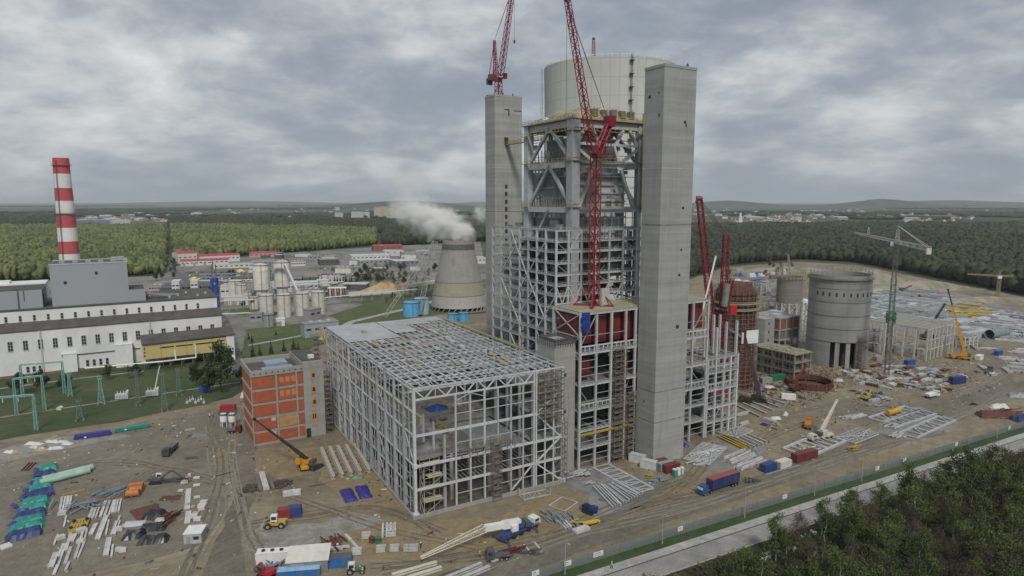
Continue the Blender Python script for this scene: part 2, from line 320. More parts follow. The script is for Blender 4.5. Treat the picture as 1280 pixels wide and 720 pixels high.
# ---------------------------------------------------------------- hills on the horizon, spoil mound
def hill(name, c, rx, ry, h, mat, seed, n=44, rz=0.0):
    rs = np.random.RandomState(seed); m = MB(); vs = []; rings = 9
    ph = rs.rand(5)*6.28
    for k in range(rings+1):
        t = k/rings
        for i in range(n):
            a = 2*math.pi*i/n; wob = 1+0.13*math.sin(2*a+ph[0])+0.08*math.sin(5*a+ph[1])+0.04*math.sin(11*a+ph[2])
            z = h*(0.5+0.5*math.cos(math.pi*t))*(1+0.10*math.sin(3*a+ph[3]+4*t)+0.06*math.sin(9*a+7*t+ph[4])) - 0.3
            x, y = rx*wob*t*math.cos(a), ry*wob*t*math.sin(a)
            vs.append((c[0]+x*math.cos(rz)-y*math.sin(rz), c[1]+x*math.sin(rz)+y*math.cos(rz), z))
    m.add(vs, [(k*n+i, (k+1)*n+i, (k+1)*n+(i+1) % n, k*n+(i+1) % n) for k in range(rings) for i in range(n)])
    o = m.build(name, mat, smooth=True); o['kind'] = 'structure'; return o
HILLM = dirt_mat('wooded hill', [(0.36, (0.018, 0.026, 0.015)), (0.5, (0.027, 0.036, 0.018)), (0.64, (0.042, 0.05, 0.025))], 0.0016, 0.01)
hill('hill', (6200, 11000), 1150, 900, 118, HILLM, 1)
hill('hill', (4100, 12500), 1500, 900, 96, HILLM, 2)
hill('hill', (-1600, 9800), 1700, 700, 92, HILLM, 3)
hill('hill', (9800, 14500), 4200, 1200, 105, HILLM, 4)
hill('hill', (2200, 15500), 3200, 900, 112, HILLM, 5)
hill('hill', (-9000, 21000), 6500, 1800, 100, HILLM, 6)
hill('hill', (900, 21000), 4500, 1500, 112, HILLM, 7)
MOUND = dirt_mat('spoil bank', [(0.34, (0.20, 0.18, 0.145)), (0.5, (0.29, 0.265, 0.215)), (0.66, (0.17, 0.15, 0.115))], 0.02, 0.12)
hill('spoil_bank', G(1085, 352), 62, 30, 12, MOUND, 8)
hill('spoil_bank', G(1150, 361), 75, 22, 8, MOUND, 9)
hill('spoil_bank', G(985, 339), 90, 25, 6, MOUND, 10)
hill('spoil_bank', G(1235, 377), 60, 16, 4.5, MOUND, 11)
# ================================================================ vegetation
def leaf_mat(name, dark, lite, rnd=0.25, attr=True):
    m = bpy.data.materials.new(name); m.use_nodes = True; t = m.node_tree; b = t.nodes['Principled BSDF']; b.inputs['Roughness'].default_value = 0.8
    if attr:
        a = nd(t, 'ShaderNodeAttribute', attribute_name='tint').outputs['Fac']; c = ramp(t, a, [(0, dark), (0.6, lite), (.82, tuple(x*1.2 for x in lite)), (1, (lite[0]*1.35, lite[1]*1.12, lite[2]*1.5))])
    else: c = ramp(t, noise(t, nd(t, 'ShaderNodeTexCoord').outputs['Object'], 0.7, 4), [(0.3, dark), (0.7, lite)])
    if rnd: c = mix(t, 1.0, c, ramp(t, nd(t, 'ShaderNodeObjectInfo').outputs['Random'], [(0, (1-rnd, 1-rnd, 1-rnd)), (1, (1+rnd, 1+rnd*0.8, 1+rnd*0.5))]), 'MULTIPLY')
    lk(t, c, b.inputs['Base Color']); MATS[name] = m; return m
def np_mesh(name, V, F, mat, tint=None, nv=3):
    me = bpy.data.meshes.new(name); V = np.asarray(V, np.float32); F = np.asarray(F, np.int32)
    me.vertices.add(len(V)); me.vertices.foreach_set('co', V.ravel())
    me.loops.add(F.size); me.loops.foreach_set('vertex_index', F.ravel())
    me.polygons.add(len(F)); me.polygons.foreach_set('loop_start', np.arange(0, F.size, nv, dtype=np.int32))
    me.update(calc_edges=True)
    if tint is not None:
        at = me.attributes.new('tint', 'FLOAT', 'FACE'); at.data.foreach_set('value', np.asarray(tint, np.float32))
    me.materials.append(mat); o = bpy.data.objects.new(name, me); COL.objects.link(o); return o
def inpoly(x, y, poly):
    r = np.zeros(len(x), bool); n = len(poly)
    for i in range(n):
        x0, y0 = poly[i][:2]; x1, y1 = poly[(i+1) % n][:2]
        c = ((y0 > y) != (y1 > y)) & (x < (x1-x0)*(y-y0)/((y1-y0)+1e-9)+x0); r ^= c
    return r
def forest(name, poly, sp, h, mat, seed, hv=0.19, wid=0.56, base=0.15, edge=None):
    """a far wood: thousands of separate lumpy crowns on a jittered grid, one stuff object"""
    rs = np.random.RandomState(seed); P_ = np.array([p[:2] for p in poly]); lo, hi = P_.min(0), P_.max(0)
    gx, gy = np.meshgrid(np.arange(lo[0], hi[0], sp), np.arange(lo[1], hi[1], sp)); x = gx.ravel()+rs.uniform(-.48, .48, gx.size)*sp; y = gy.ravel()+rs.uniform(-.48, .48, gx.size)*sp
    k = inpoly(x, y, poly); x, y = x[k], y[k]; n = len(x)
    clump = np.sin(x*0.021+seed)*np.sin(y*0.017+2*seed)+0.6*np.sin(x*0.06+1.3)*np.sin(y*0.05+seed)
    keep = rs.rand(n) > 0.10; x, y, clump = x[keep], y[keep], clump[keep]; n = len(x)
    H = h*(1+hv*rs.randn(n).clip(-2, 1.6)*0.85+0.13*clump); W = sp*wid*rs.uniform(0.8, 1.5, n)*1.35
    con = rs.rand(n) < .13; H = np.where(con, H*1.13, H); W = np.where(con, W*.72, W)
    rings = [(base, 0.5), (0.40, 0.95), (0.72, 1.0), (0.93, 0.62)]; ns = 6
    V = np.zeros((n, len(rings)*ns+1, 3), np.float32)
    for r, (zf, rf) in enumerate(rings):
        for i in range(ns):
            a = 2*math.pi*(i+0.5*(r % 2))/ns+rs.uniform(-.35, .35, n); q = rf*W*rs.uniform(0.55, 1.35, n)
            V[:, r*ns+i, 0] = x+q*np.cos(a); V[:, r*ns+i, 1] = y+q*np.sin(a); V[:, r*ns+i, 2] = H*(zf+rs.uniform(-.08, .08, n))
    V[:, -1, 0] = x+rs.uniform(-.3, .3, n)*W; V[:, -1, 1] = y; V[:, -1, 2] = H
    f = []
    for r in range(len(rings)-1):
        for i in range(ns):
            a, b, c, d = r*ns+i, r*ns+(i+1) % ns, (r+1)*ns+(i+1) % ns, (r+1)*ns+i; f += [(a, b, c), (a, c, d)]
    r = len(rings)-1
    f += [(r*ns+i, r*ns+(i+1) % ns, r*ns+ns) for i in range(ns)]
    f = np.array(f); nvt = V.shape[1]; F = (f[None]+(np.arange(n)*nvt)[:, None, None]).reshape(-1, 3)
    tint = (0.47-.36*con[:, None]+0.22*clump[:, None]+0.22*rs.randn(n)[:, None]+0.16*rs.randn(n, len(f))).clip(0, 1).ravel()
    o = np_mesh(name, V.reshape(-1, 3), F, mat, tint); o['kind'] = 'stuff'; return o
LEAFY = leaf_mat('young birch canopy', (0.056, 0.074, 0.022), (0.128, 0.150, 0.048), 0)
PINE = leaf_mat('pine canopy', (0.012, 0.020, 0.010), (0.036, 0.050, 0.018), 0)
MIXED = leaf_mat('mixed canopy', (0.011, 0.016, 0.009), (0.036, 0.045, 0.019), 0)
forest('birch_forest', px((-140,358),(0,352),(60,350),(150,346),(205,342),(207,300),(204,285),(-140,287)), 5.6, 15, LEAFY, 1)
forest('birch_forest', px((222,330),(300,320),(420,311),(470,306),(470,292),(380,288),(214,285)), 6.4, 16, LEAFY, 2)
forest('mixed_forest', px((212,285),(380,288),(480,292),(480,308),(600,302),(640,300),(640,281),(400,277),(212,277)), 8.5, 18, MIXED, 3)
forest('mixed_forest', px((860,348),(905,332),(1000,324),(1070,328),(1160,345),(1290,371),(1420,395),(1420,312),(1280,302),(1120,296),(860,294)), 7.0, 16, MIXED, 4)
forest('pine_forest', px((860,294),(1120,296),(1280,302),(1420,312),(1420,286),(1280,284),(1060,283),(1000,284),(860,284)), 11.0, 17, PINE, 5)
forest('pine_forest', px((-140,287),(90,284),(90,274),(-140,275)), 16.0, 19, PINE, 6)
def patches(name, n, xr, yr, mat, seed, sp=34, h=19):
    """broken woods between the far towns"""
    rs = np.random.RandomState(seed); allV = []; xs = []
    poly_all = []
    for i in range(n):
        p = G(rs.uniform(*xr), rs.uniform(*yr)); d = math.hypot(p[0], p[1]); a = d*rs.uniform(0.04, 0.13); b = d*rs.uniform(0.03, 0.10)
        pts = [(p[0]+a*math.cos(t)*rs.uniform(.6, 1.2), p[1]+b*math.sin(t)*rs.uniform(.6, 1.2)) for t in np.linspace(0, 6.28, 9)[:-1]]
        o = forest(name, pts, max(sp, d*0.0075), h, mat, seed*50+i, wid=0.5, base=0.02)
patches('distant_wood', 22, (-150, 640), (256.5, 272), PINE, 21, h=15)
patches('distant_wood', 18, (860, 1420), (256.5, 277), PINE, 22, h=14)
# ---------------------------------------------------------------- single trees: tapered trunk with limbs, crown of small leaf faces
def tree_meshes(seed, h, spread, leaves, size, lo=0.3, twigs=False):
    rs = random.Random(seed); tr = MB(); ends = []
    bend = [(rs.uniform(-.25, .25)*k, rs.uniform(-.25, .25)*k) for k in range(5)]
    pts = [(bend[k][0], bend[k][1], h*0.92*k/4) for k in range(5)]; r0 = h*0.016
    for k in range(4): tr.cyl(pts[k], pts[k+1], r0*(1-k*0.22), r0*(1-(k+1)*0.22)+0.015, 6, False)
    for k in range(13):
        t = lo+(0.95-lo)*k/13; z = h*0.92*t; i = min(3, int(t*4)); f = t*4-i
        b = [pts[i][j]+(pts[i+1][j]-pts[i][j])*f for j in range(3)]; a = rs.uniform(0, 6.28); L = spread*(1.15-0.75*t)*rs.uniform(.6, 1.1)
        e = (b[0]+math.cos(a)*L, b[1]+math.sin(a)*L, b[2]+L*rs.uniform(.5, 1.0)); tr.cyl(b, e, r0*0.34*(1.1-t)+0.02, 0.012, 4, False); ends.append((b, e))
        for q in range(2 if not twigs else 5):
            s = rs.uniform(.4, .95); m = [b[j]+(e[j]-b[j])*s for j in range(3)]; e2 = (m[0]+rs.uniform(-1, 1)*L*.5, m[1]+rs.uniform(-1, 1)*L*.5, m[2]+rs.uniform(.1, .9)*L*.6)
            tr.cyl(m, e2, 0.035, 0.01, 3, False); ends.append((m, e2))
    ends.append((pts[3], (pts[4][0], pts[4][1], h)))
    V = []; F = []; tint = []
    for _ in range(leaves):
        b, e = ends[rs.randrange(len(ends))]; s = rs.uniform(.35, 1.12); c = [b[j]+(e[j]-b[j])*s+rs.gauss(0, spread*0.13) for j in range(3)]
        a = Vector((rs.gauss(0, 1), rs.gauss(0, 1), rs.gauss(0, .7))).normalized(); u = a.orthogonal().normalized(); v = a.cross(u); q = size*rs.uniform(.5, 1.3); o = len(V)
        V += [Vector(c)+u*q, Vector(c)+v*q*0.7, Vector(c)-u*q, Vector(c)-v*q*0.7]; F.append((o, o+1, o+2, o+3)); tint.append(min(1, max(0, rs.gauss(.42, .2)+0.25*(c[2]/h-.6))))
    return tr, (V, F, tint)
TREES = {}
BARK = M('birch bark', (0.32, 0.31, 0.28), var=0.3, scale=2.5, dirt=(0.05, 0.045, 0.04), dirt_amt=0.7, dscale=1.2); BROWN = M('brown bark', (0.055, 0.045, 0.035), var=0.2)
SPRING = leaf_mat('spring leaves', (0.034, 0.049, 0.015), (0.078, 0.106, 0.030), 0.4); BUDS = leaf_mat('budding twigs', (0.040, 0.035, 0.026), (0.072, 0.063, 0.045), 0.3); NEEDLE = leaf_mat('needles', (0.010, 0.022, 0.012), (0.026, 0.046, 0.022), 0.2)
def tree_proto(name, key, seed, h, spread, leaves, size, bark, leaf, lo=0.3, twigs=False):
    t = T(name, 'tree', 'tree', (0, 0, -500)); tr, (V, F, ti) = tree_meshes(seed, h, spread, leaves, size, lo, twigs)
    tr.build('trunk', bark, t); c = np_mesh('crown', V, F, leaf, ti, 4); c.parent = t; TREES[key] = [t, False]
def tree(key, loc, label, group=None, s=1.0, rz=None):
    t = TREES[key]; rz = random.uniform(0, 6.28) if rz is None else rz
    if not t[1]:
        t[1] = True; o = t[0]; o.location = loc; o.rotation_euler = (0, 0, rz); o.scale = (s, s, s); o['label'] = label
        if group: o['group'] = group
        return o
    return dup(t[0], loc, rz, label, group, (s, s, s*random.uniform(.92, 1.1)))
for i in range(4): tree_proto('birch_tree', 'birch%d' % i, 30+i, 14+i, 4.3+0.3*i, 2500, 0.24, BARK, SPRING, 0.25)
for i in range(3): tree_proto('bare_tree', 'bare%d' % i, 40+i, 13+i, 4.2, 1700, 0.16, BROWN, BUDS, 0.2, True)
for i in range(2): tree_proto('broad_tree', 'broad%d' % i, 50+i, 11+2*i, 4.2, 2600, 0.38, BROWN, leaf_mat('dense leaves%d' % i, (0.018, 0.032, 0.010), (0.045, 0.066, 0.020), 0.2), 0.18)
def conifer_proto(key, h, seed):
    rs = random.Random(seed); t = T('spruce_tree', 'tree', 'tree', (0, 0, -500)); MB().cyl((0,0,0), (0,0,h*0.95), h*0.02, 0.02, 6, False).build('trunk', BROWN, t)
    V, F, ti = [], [], []
    for k in range(420):
        z = h*(0.06+0.92*rs.random()**1.25); r = (1-z/h)*h*0.27+0.12; a = rs.uniform(0, 6.28); L = r*rs.uniform(.6, 1.1); o = len(V); wd = 0.22+0.1*r
        V += [(0, 0, z+0.25), (L*.6*math.cos(a-wd/r*.6), L*.6*math.sin(a-wd/r*.6), z-.05), (L*math.cos(a), L*math.sin(a), z-0.3*L), (L*.6*math.cos(a+wd/r*.6), L*.6*math.sin(a+wd/r*.6), z-.05)]; F.append((o, o+1, o+2, o+3)); ti.append(min(1, max(0, rs.gauss(.45, .22))))
    c = np_mesh('crown', V, F, NEEDLE, ti, 4); c.parent = t; TREES[key] = [t, False]
conifer_proto('spruce0', 7, 1); conifer_proto('spruce1', 9, 2)
# the wood beside the road, bottom right
rs = random.Random(5); n = 0; tries = 0; pts = []
while n < 295 and tries < 9000:
    tries += 1; s = rs.uniform(-10, 270); o = -12.5-abs(rs.gauss(0, 1))*34 if rs.random() < .8 else -rs.uniform(12, 70)
    if s < 34 and o > -20: continue
    if s > 150 and o > -19: continue
    p = RP(s, o)
    q = (p[0]/p[1]); 
    if q > 0.98 or p[1] < 96 or q < 0.12: continue
    if any((p[0]-a)**2+(p[1]-b)**2 < 2.9**2 for a, b in pts): continue
    dd = math.hypot(p[0], p[1]); pts.append((p[0], p[1])); n += 1
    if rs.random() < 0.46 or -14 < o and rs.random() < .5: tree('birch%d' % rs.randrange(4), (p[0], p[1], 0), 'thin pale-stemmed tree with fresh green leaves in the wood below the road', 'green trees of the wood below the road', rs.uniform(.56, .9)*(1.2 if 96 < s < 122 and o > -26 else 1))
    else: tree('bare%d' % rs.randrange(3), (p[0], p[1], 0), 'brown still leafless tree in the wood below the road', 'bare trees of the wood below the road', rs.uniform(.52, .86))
# undergrowth, one mass
rs = np.random.RandomState(9); N = 26000
s_ = rs.uniform(-40, 300, N); o_ = -7.2-rs.gamma(1.6, 16, N); ok = (o_ > -120); s_, o_ = s_[ok], o_[ok]; N = len(s_)
X = K0[0]+RD[0]*s_-RD[1]*o_; Y = K0[1]+RD[1]*s_+RD[0]*o_; ok = (X/Y < 0.95) & (X/Y > 0.05); X, Y = X[ok], Y[ok]; N = len(X)
cl = np.sin(X*.23)*np.sin(Y*.19)+.5*np.sin(X*.71+1)*np.sin(Y*.6)
Z = rs.uniform(.1, .5, N)+np.maximum(0, cl)*rs.uniform(0, 2.2, N); q = rs.uniform(.25, .7, N); a = rs.uniform(0, 6.28, N); b = rs.uniform(-.8, .8, N)
V = np.stack([np.stack([X+q*np.cos(a+k*1.57), Y+q*np.sin(a+k*1.57), Z+q*b*math.cos(k*1.57)+.05], 1) for k in range(4)], 1).reshape(-1, 3)
o = np_mesh('undergrowth', V, np.arange(N*4).reshape(-1, 4), leaf_mat('undergrowth', (0.026, 0.023, 0.014), (0.052, 0.058, 0.022), 0), (.5+.3*cl+.2*rs.randn(N)).clip(0, 1), 4); o['kind'] = 'stuff'
# trees by the old plant and the industrial estate
tree('broad0', G(25, 494), 'bushy green tree beside the leftmost gantry on the lawn', None, .95)
tree('broad1', G(52, 490), 'largest bushy green tree on the lawn in front of the white power hall', None, .8)
tree('broad0', G(82, 489), 'narrow dark tree right of the turquoise gantry on the lawn', None, .75)
tree('broad1', G(136, 475), 'low dark tree against the foot of the white power hall', None, .55)
tree('broad0', G(170, 471), 'small dark tree under the pipe bridge by the white power hall', None, .6)
tree('bare0', G(162, 474), 'thin leafless tree beside a small dark tree by the power hall wall', None, .6)
tree('broad1', G(246, 484), 'dark tree left of the large round tree by the red brick block', None, .85)
tree('broad1', G(277, 490), 'large round dark tree left of the red brick block', None, 1.75)
tree('broad0', G(262, 493), 'mid-sized dark tree touching the large round tree by the brick block', None, .95)
tree('broad0', G(303, 478), 'dark tree hidden behind the left wall of the red brick block', None, .8)
for i, (x, y) in enumerate(((311,424),(315,428),(345,419),(281,418))): tree('spruce%d' % (i % 2), G(x, y), ['small spruce on the lawn left of the white kiosk', 'squat spruce nearest the asphalt road on the lawn', 'lone small spruce in the middle of the bright lawn', 'small spruce at the corner of the white power hall'][i], None, .62)
for i, (x, y) in enumerate(((325,444),(339,442),(355,439),(367,437),(373,440),(316,446))): tree('spruce%d' % (i % 2), G(x, y), 'dark spruce in the row on the lawn behind the red brick block', 'spruces behind the red brick block', .95)
rs = random.Random(3)
for i in range(26): p = G(368+i*3.8+rs.uniform(-1, 1), 356.5-i*0.22); tree('spruce%d' % (i % 2), p, 'dark spruce in the long hedge row beyond the silos', 'spruce row beyond the silos', rs.uniform(.8, 1.2))
for i in range(34):
    p = G(rs.uniform(440, 545), rs.uniform(338, 357)); tree(('bare0', 'broad0', 'birch1', 'bare2')[i % 4], p, 'low tree in the scrub between the sand heap and the industrial estate', 'scrub trees beyond the sand heap', rs.uniform(.6, 1.0))
for i in range(24):
    p = G(rs.uniform(880, 990), rs.uniform(330, 350)) if i % 2 else G(rs.uniform(196, 222), rs.uniform(331, 352)); tree(('bare1', 'broad1', 'birch0')[i % 3], p, 'tree at the forest edge along the far yard boundary' if i % 2 else 'tree at the forest edge beside the straight forest road', 'forest edge trees by the far yard' if i % 2 else 'forest edge trees by the forest road', rs.uniform(.5, .85))
hz = MB(); hz.box(-66000, -66000, -1.0, 66000, 66000, 290.0)
hm = bpy.data.materials.new('haze'); hm.use_nodes = True; t = hm.node_tree; t.nodes.clear()
o_ = nd(t, 'ShaderNodeOutputMaterial'); pv = nd(t, 'ShaderNodeVolumePrincipled'); pv.inputs['Color'].default_value = (0.86, 0.93, 1.0, 1); pv.inputs['Density'].default_value = HAZE_DENSITY; pv.inputs['Anisotropy'].default_value = 0.2
lk(t, pv.outputs[0], o_.inputs['Volume'])
ho = hz.build('haze', hm); ho['kind'] = 'stuff'
try: hm.cycles.homogeneous_volume = True
except Exception: pass
# ================================================================ materials of the works
STEEL = M('grey primed steel', (0.37, 0.388, 0.415), 0.55, 0.07, 0.25, dirt=(0.24, 0.22, 0.20), dirt_amt=0.5, dscale=0.4, rnd=0.2)
STEEL2 = M('pale primed steel', (0.475, 0.49, 0.515), 0.55, 0.06, 0.25, dirt=(0.30, 0.28, 0.25), dirt_amt=0.45, dscale=0.4, rnd=0.2)
DSTEEL = M('dark steel', (0.085, 0.088, 0.09), 0.6, 0.2)
ZINC = M('zinc deck sheet', (0.42, 0.435, 0.45), 0.5, 0.10, 0.08, dirt=(0.26, 0.25, 0.23), dirt_amt=0.45, dscale=0.12)
CONC = concrete('cast concrete', (0.30, 0.295, 0.28))
CONCT = concrete('slip formed concrete', (0.305, 0.312, 0.305), 4.4, 0.10, 0.28)
CONCL = concrete('slip formed concrete warm', (0.315, 0.317, 0.30), 3.6, 0.12, 0.36, (0.12, 0.115, 0.10))
SLAB = M('floor slab', (0.15, 0.148, 0.142), 0.85, 0.2, 0.1, dirt=(0.34, 0.34, 0.335), dirt_amt=0.6, dscale=0.12)
SCAF = M('scaffold brown', (0.16, 0.145, 0.125), 0.8, 0.2); SCAFC = M('scaffold cream', (0.46, 0.43, 0.34), 0.7, 0.1)
YELLOW = M('safety yellow', (0.42, 0.31, 0.05), 0.55, 0.12, dirt=(0.2, 0.15, 0.06), dirt_amt=0.5); OLIVE = M('olive girder', (0.24, 0.235, 0.12), 0.6, 0.1)
OXIDE = M('red oxide plate', (0.125, 0.020, 0.022), 0.6, 0.16, 0.3); RUST = M('rusty steel', (0.105, 0.040, 0.030), 0.8, 0.22, 0.6)
CRED = M('crane red', (0.20, 0.012, 0.026), 0.5, 0.15); CPINK = M('crane crimson', (0.22, 0.018, 0.042), 0.5, 0.1)
BLUET = M('blue tarpaulin', (0.018, 0.045, 0.23), 0.5, 0.2); WHITE = M('white paint', (0.70, 0.71, 0.71), 0.5, 0.06, dirt=(0.45, 0.43, 0.40), dirt_amt=0.4)
BLACK = M('black rubber', (0.02, 0.02, 0.021), 0.7, 0.2); GLASS = M('dark glass', (0.03, 0.036, 0.042), 0.15, 0.15); GREYP = M('grey cladding', (0.30, 0.325, 0.355), 0.5, 0.03, 0.02)
TIMBER = M('timber boards', (0.33, 0.27, 0.17), 0.8, 0.2); DECKY = M('ochre deck boards', (0.30, 0.275, 0.19), 0.8, 0.15, 0.2)
def scaffold(name, label, loc, rz, sx, sy, h, mat, group=None, lift=2.0, bay=2.5):
    """tube scaffold tower: standards, ledgers, boards, diagonal ties and ladders"""
    t = T(name, label, 'scaffold', loc, rz, group); s = MB(); l = MB(); d = MB()
    nx, ny = max(1, round(sx/bay)), max(1, round(sy/bay))
    for i in range(nx+1):
        for j in range(ny+1): s.bar((i*sx/nx, j*sy/ny, 0), (i*sx/nx, j*sy/ny, h+0.8), 0.13)
    k = lift; r = random.Random(int(h*7+sx))
    while k <= h+.01:
        for j in (0, sy): l.bar((0, j, k), (sx, j, k), 0.11); l.bar((0, j, k+1.0), (sx, j, k+1.0), 0.08)
        for i in (0, sx): l.bar((i, 0, k), (i, sy, k), 0.11)
        MB().box(.1+r.uniform(0, .25)*sx, .1, k-.03, sx-.1, sy-.1, k+.05).build('deck_board', mat, t)
        d.bar((0, 0, k-lift), (sx, 0, k), 0.09) if int(k/lift) % 2 else d.bar((sx, 0, k-lift), (0, 0, k), 0.09)
        d.bar((0, 0, k-lift), (0, sy, k), 0.09); k += lift
    s.build('standards', mat, t); l.build('ledgers', mat, t); d.build('braces', mat, t); return t
# ================================================================ turbine hall frame
def turbine_hall():
    W, L, H = 50.0, 100.0, 38.2
    t = T('turbine_hall_frame', 'long grey steel hall frame with open purlin roof before the two concrete towers', 'building frame', P(0, 0), ANG-R(1.7))
    vs = [i*L/12 for i in range(13)]
    for i, v in enumerate(vs):
        for u, h in ((0, H), (W, H)):
            m = MB(); m.box(u-.4, v-.34, 0, u+.4, v+.34, h)
            if i: m.box(u-.55, v-.5, 0, u+.55, v+.5, 24)
            else: m.box(u-.85, v-.8, 0, u+.85, v+.8, 1.6); m.box(u-.62, v-.6, 15.0, u+.62, v+.6, 16.2)
            m.build('column', STEEL2 if i == 0 else STEEL, t)
        if i % 2 == 0 or i < 5:
            for u in (9.5, 39.5): MB().box(u-.35, v+.6, 0, u+.35, v+1.3, 24.2 if u < 20 else 34).build('inner_column', STEEL, t)
    for v in vs[:]:      # roof trusses across the hall
        m = MB(); m.bar((0, v, H), (W, v, H), .42, .45)
        top = 39.3 if v == 0 else W; m.bar((0, v, H-3.3), (top, v, H-3.3), .5, .45); n = 12 if v == 0 else 14
        for k in range(n):
            a, b = top*k/n, top*(k+1)/n
            m.bar((a, v, H if k % 2 == 0 else H-3.3), (b, v, H-3.3 if k % 2 == 0 else H), .34 if v == 0 else .22)
        if v == 0:
            for k in range(0, n+1, 2): m.bar((top*k/n, v, H-3.3), (top*k/n, v, H), .22)
        m.build('roof_truss', STEEL2, t)
    nP = 20
    for k in range(nP+1):
        u = W*k/nP; MB().box(u-.16, -.25, H+.28, u+.16, L+.3, H+.62).build('purlin', STEEL2, t)
    r = random.Random(4); m = MB()
    for j in range(15):       # staggered ties running from purlin to purlin
        m = MB(); v = 3+j*6.4
        for k in range(nP): q = min(L-1, max(1, v+r.choice((0, 0, 1.6, -1.6)))); m.bar((W*k/nP, v, H+.35), (W*(k+1)/nP, q, H+.35), .13, .16); v = q
        m.build('tie_chain', STEEL, t)
    m = MB()
    for j in range(12):      # flat bracing crosses below the purlins
        for k in range(4):
            if (j+k) % 2 == 0: m.bar((W*k/4, vs[j], H-.1), (W*(k+1)/4, vs[j+1], H-.1), .16)
    m.build('roof_bracing', STEEL, t)
    for (u0, u1, v0, v1) in ((0, 20, 66, 82.5), (0, 20.5, 82.9, 100.2), (20.9, 41, 88, 100.2), (20.9, 30, 74, 87.6), (41.2, 49, 92, 100.2)):
        m = MB(); n = int((u1-u0)/.5)
        for q in range(n): m.box(u0+(u1-u0)*q/n, v0, H+.63, u0+(u1-u0)*(q+.62)/n, v1, H+.74); m.box(u0+(u1-u0)*(q+.62)/n, v0, H+.63, u0+(u1-u0)*(q+1)/n, v1, H+.67)
        m.build('roof_deck', ZINC, t)
    for z in (8.0, 15.4, 24.4, 31.2, 37.6):           # longitudinal beams
        for u in (0, W): MB().bar((u, 0, z), (u, L, z), .32, .5).build('edge_beam', STEEL2, t)
    m = MB(); [m.box(W-.9, vs[i]+.1, H+.66, W+.5, vs[i+1], H+1.0) for i in range(3, 12)]; m.build('gutter', OLIVE, t)
    for u in (0, W):
        m = MB()
        for i in range(12):
            if i in (0, 3, 6, 9, 11):
                for z0, z1 in ((0, 8), (8, 15.4), (15.4, 24.4), (24.4, 31.2)):
                    m.bar((u, vs[i], z0), (u, vs[i+1], z1), .26) if (i+int(z0)) % 2 else m.bar((u, vs[i+1], z0), (u, vs[i], z1), .26)
            for z in (4.2, 11.8, 19.8, 28, 34.5): m.bar((u, vs[i], z), (u, vs[i+1], z), .16)
            mid = (vs[i]+vs[i+1])/2; m.bar((u, mid, .9), (u, mid, 37.6), .22)
        m.build('wall_bracing', STEEL, t)
    for i in range(12): q = (vs[i]+vs[i+1])/2; MB().box(1.0, q-1.5, .2, 1.5, q+1.2, (23.8, 15.2)[i < 2]).build('wall_panel', M('grey wall plate', (.27, .285, .305), .6, .1, .2, rnd=.2), t); MB().box(48.6, q-1.5, .2, 49.0, q+1.2, 30).build('wall_panel', M('grey wall plate', (.27, .285, .305)), t)
    m = MB()
    for i in range(12): m.box(2.0, vs[i]+.6, 27.2, 2.8, vs[i+1]-.1, 29.6)
    m.build('crane_girder', OLIVE, t)
    m = MB()
    for i in range(12): m.box(W-3.0, vs[i]+.6, 27.2, W-2.2, vs[i+1]-.1, 29.6)
    m.build('crane_girder', OLIVE, t)
    m = MB(); m.box(1.6, 82, 29.7, 48.4, 83.4, 31.6); m.box(1.6, 86.2, 29.7, 48.4, 87.6, 31.6); m.build('bridge_crane', YELLOW, t)
    # front wall posts
    for u in (12.7, 17.4, 22.1, 26.6, 31.1, 35.4): MB().box(u-.24, -.3, .9, u+.24, .25, H-3.5).build('post', STEEL2, t)
    for u in (39.3, 40.1): MB().box(u-.22, -.35, .9, u+.22, .3, H).build('post', STEEL2, t)
    for u in (43.4, 46.6): MB().box(u-.2, -.25, .9, u+.2, .2, H).build('post', STEEL2, t)
    m = MB()
    for z in (8.4, 15.4, 24.4): m.bar((.5, 0, z), (49.5, 0, z), .45, .7)
    m.build('front_beam', STEEL2, t)
    m = MB()
    for z in (4.6, 11.5, 20.2, 29.0): m.bar((12.7, -.05, z), (39.3, -.05, z), .18)
    for z in (4, 12, 19, 27, 31, 35): m.bar((40.1, -.05, z), (49.5, -.05, z), .22)
    m.bar((12.7, -.4, 33.0), (17.4, -.4, 34.7), .2); m.bar((17.4, -.4, 34.7), (22.1, -.4, 33), .2); m.bar((12.7, 0, 31.8), (39.3, 0, 31.8), .26)
    m.build('girts', STEEL2, t)
    m = MB()
    for z0, z1, f in ((1, 8.4, 0), (8.4, 15.4, 1), (15.4, 24.4, 0), (24.4, 31, 1)):
        m.bar((40.1, .1, z0 if f else z1), (49.5, .1, z1 if f else z0), .42)
    m.bar((31.1, .15, 1), (39.3, .15, 8.4), .35); m.build('front_bracing', STEEL2, t)
    # floors
    r = random.Random(8)
    m = MB(); m.box(.6, 5, 15.0, 11, 100, 15.35); m.box(11, 30, 15.0, 39, 98, 15.35); m.box(11.0, 6, 15.02, 24, 29.9, 15.3); m.build('floor_slab', SLAB, t)
    m = MB(); m.box(39.4, 1, 7.7, 49.4, 98, 8.0); m.box(39.4, 1, 15.0, 49.4, 98, 15.3); m.box(39.4, 4, 23.9, 49.4, 98, 24.2); m.box(39.4, 10, 30.8, 49.4, 98, 31.1); m.build('floor_slab', SLAB, t)
    m = MB(); m.box(.6, 18, 7.7, 9.4, 98, 8.0); m.box(9.6, 62, 23.9, 39.2, 100, 24.2); m.build('floor_slab', SLAB, t)
    FLM = [M('floor goods brown', (.14, .115, .085), .9, .3), M('floor goods pale', (.36, .36, .35), .8, .2), M('floor goods ochre', (.25, .19, .08), .8, .2)]
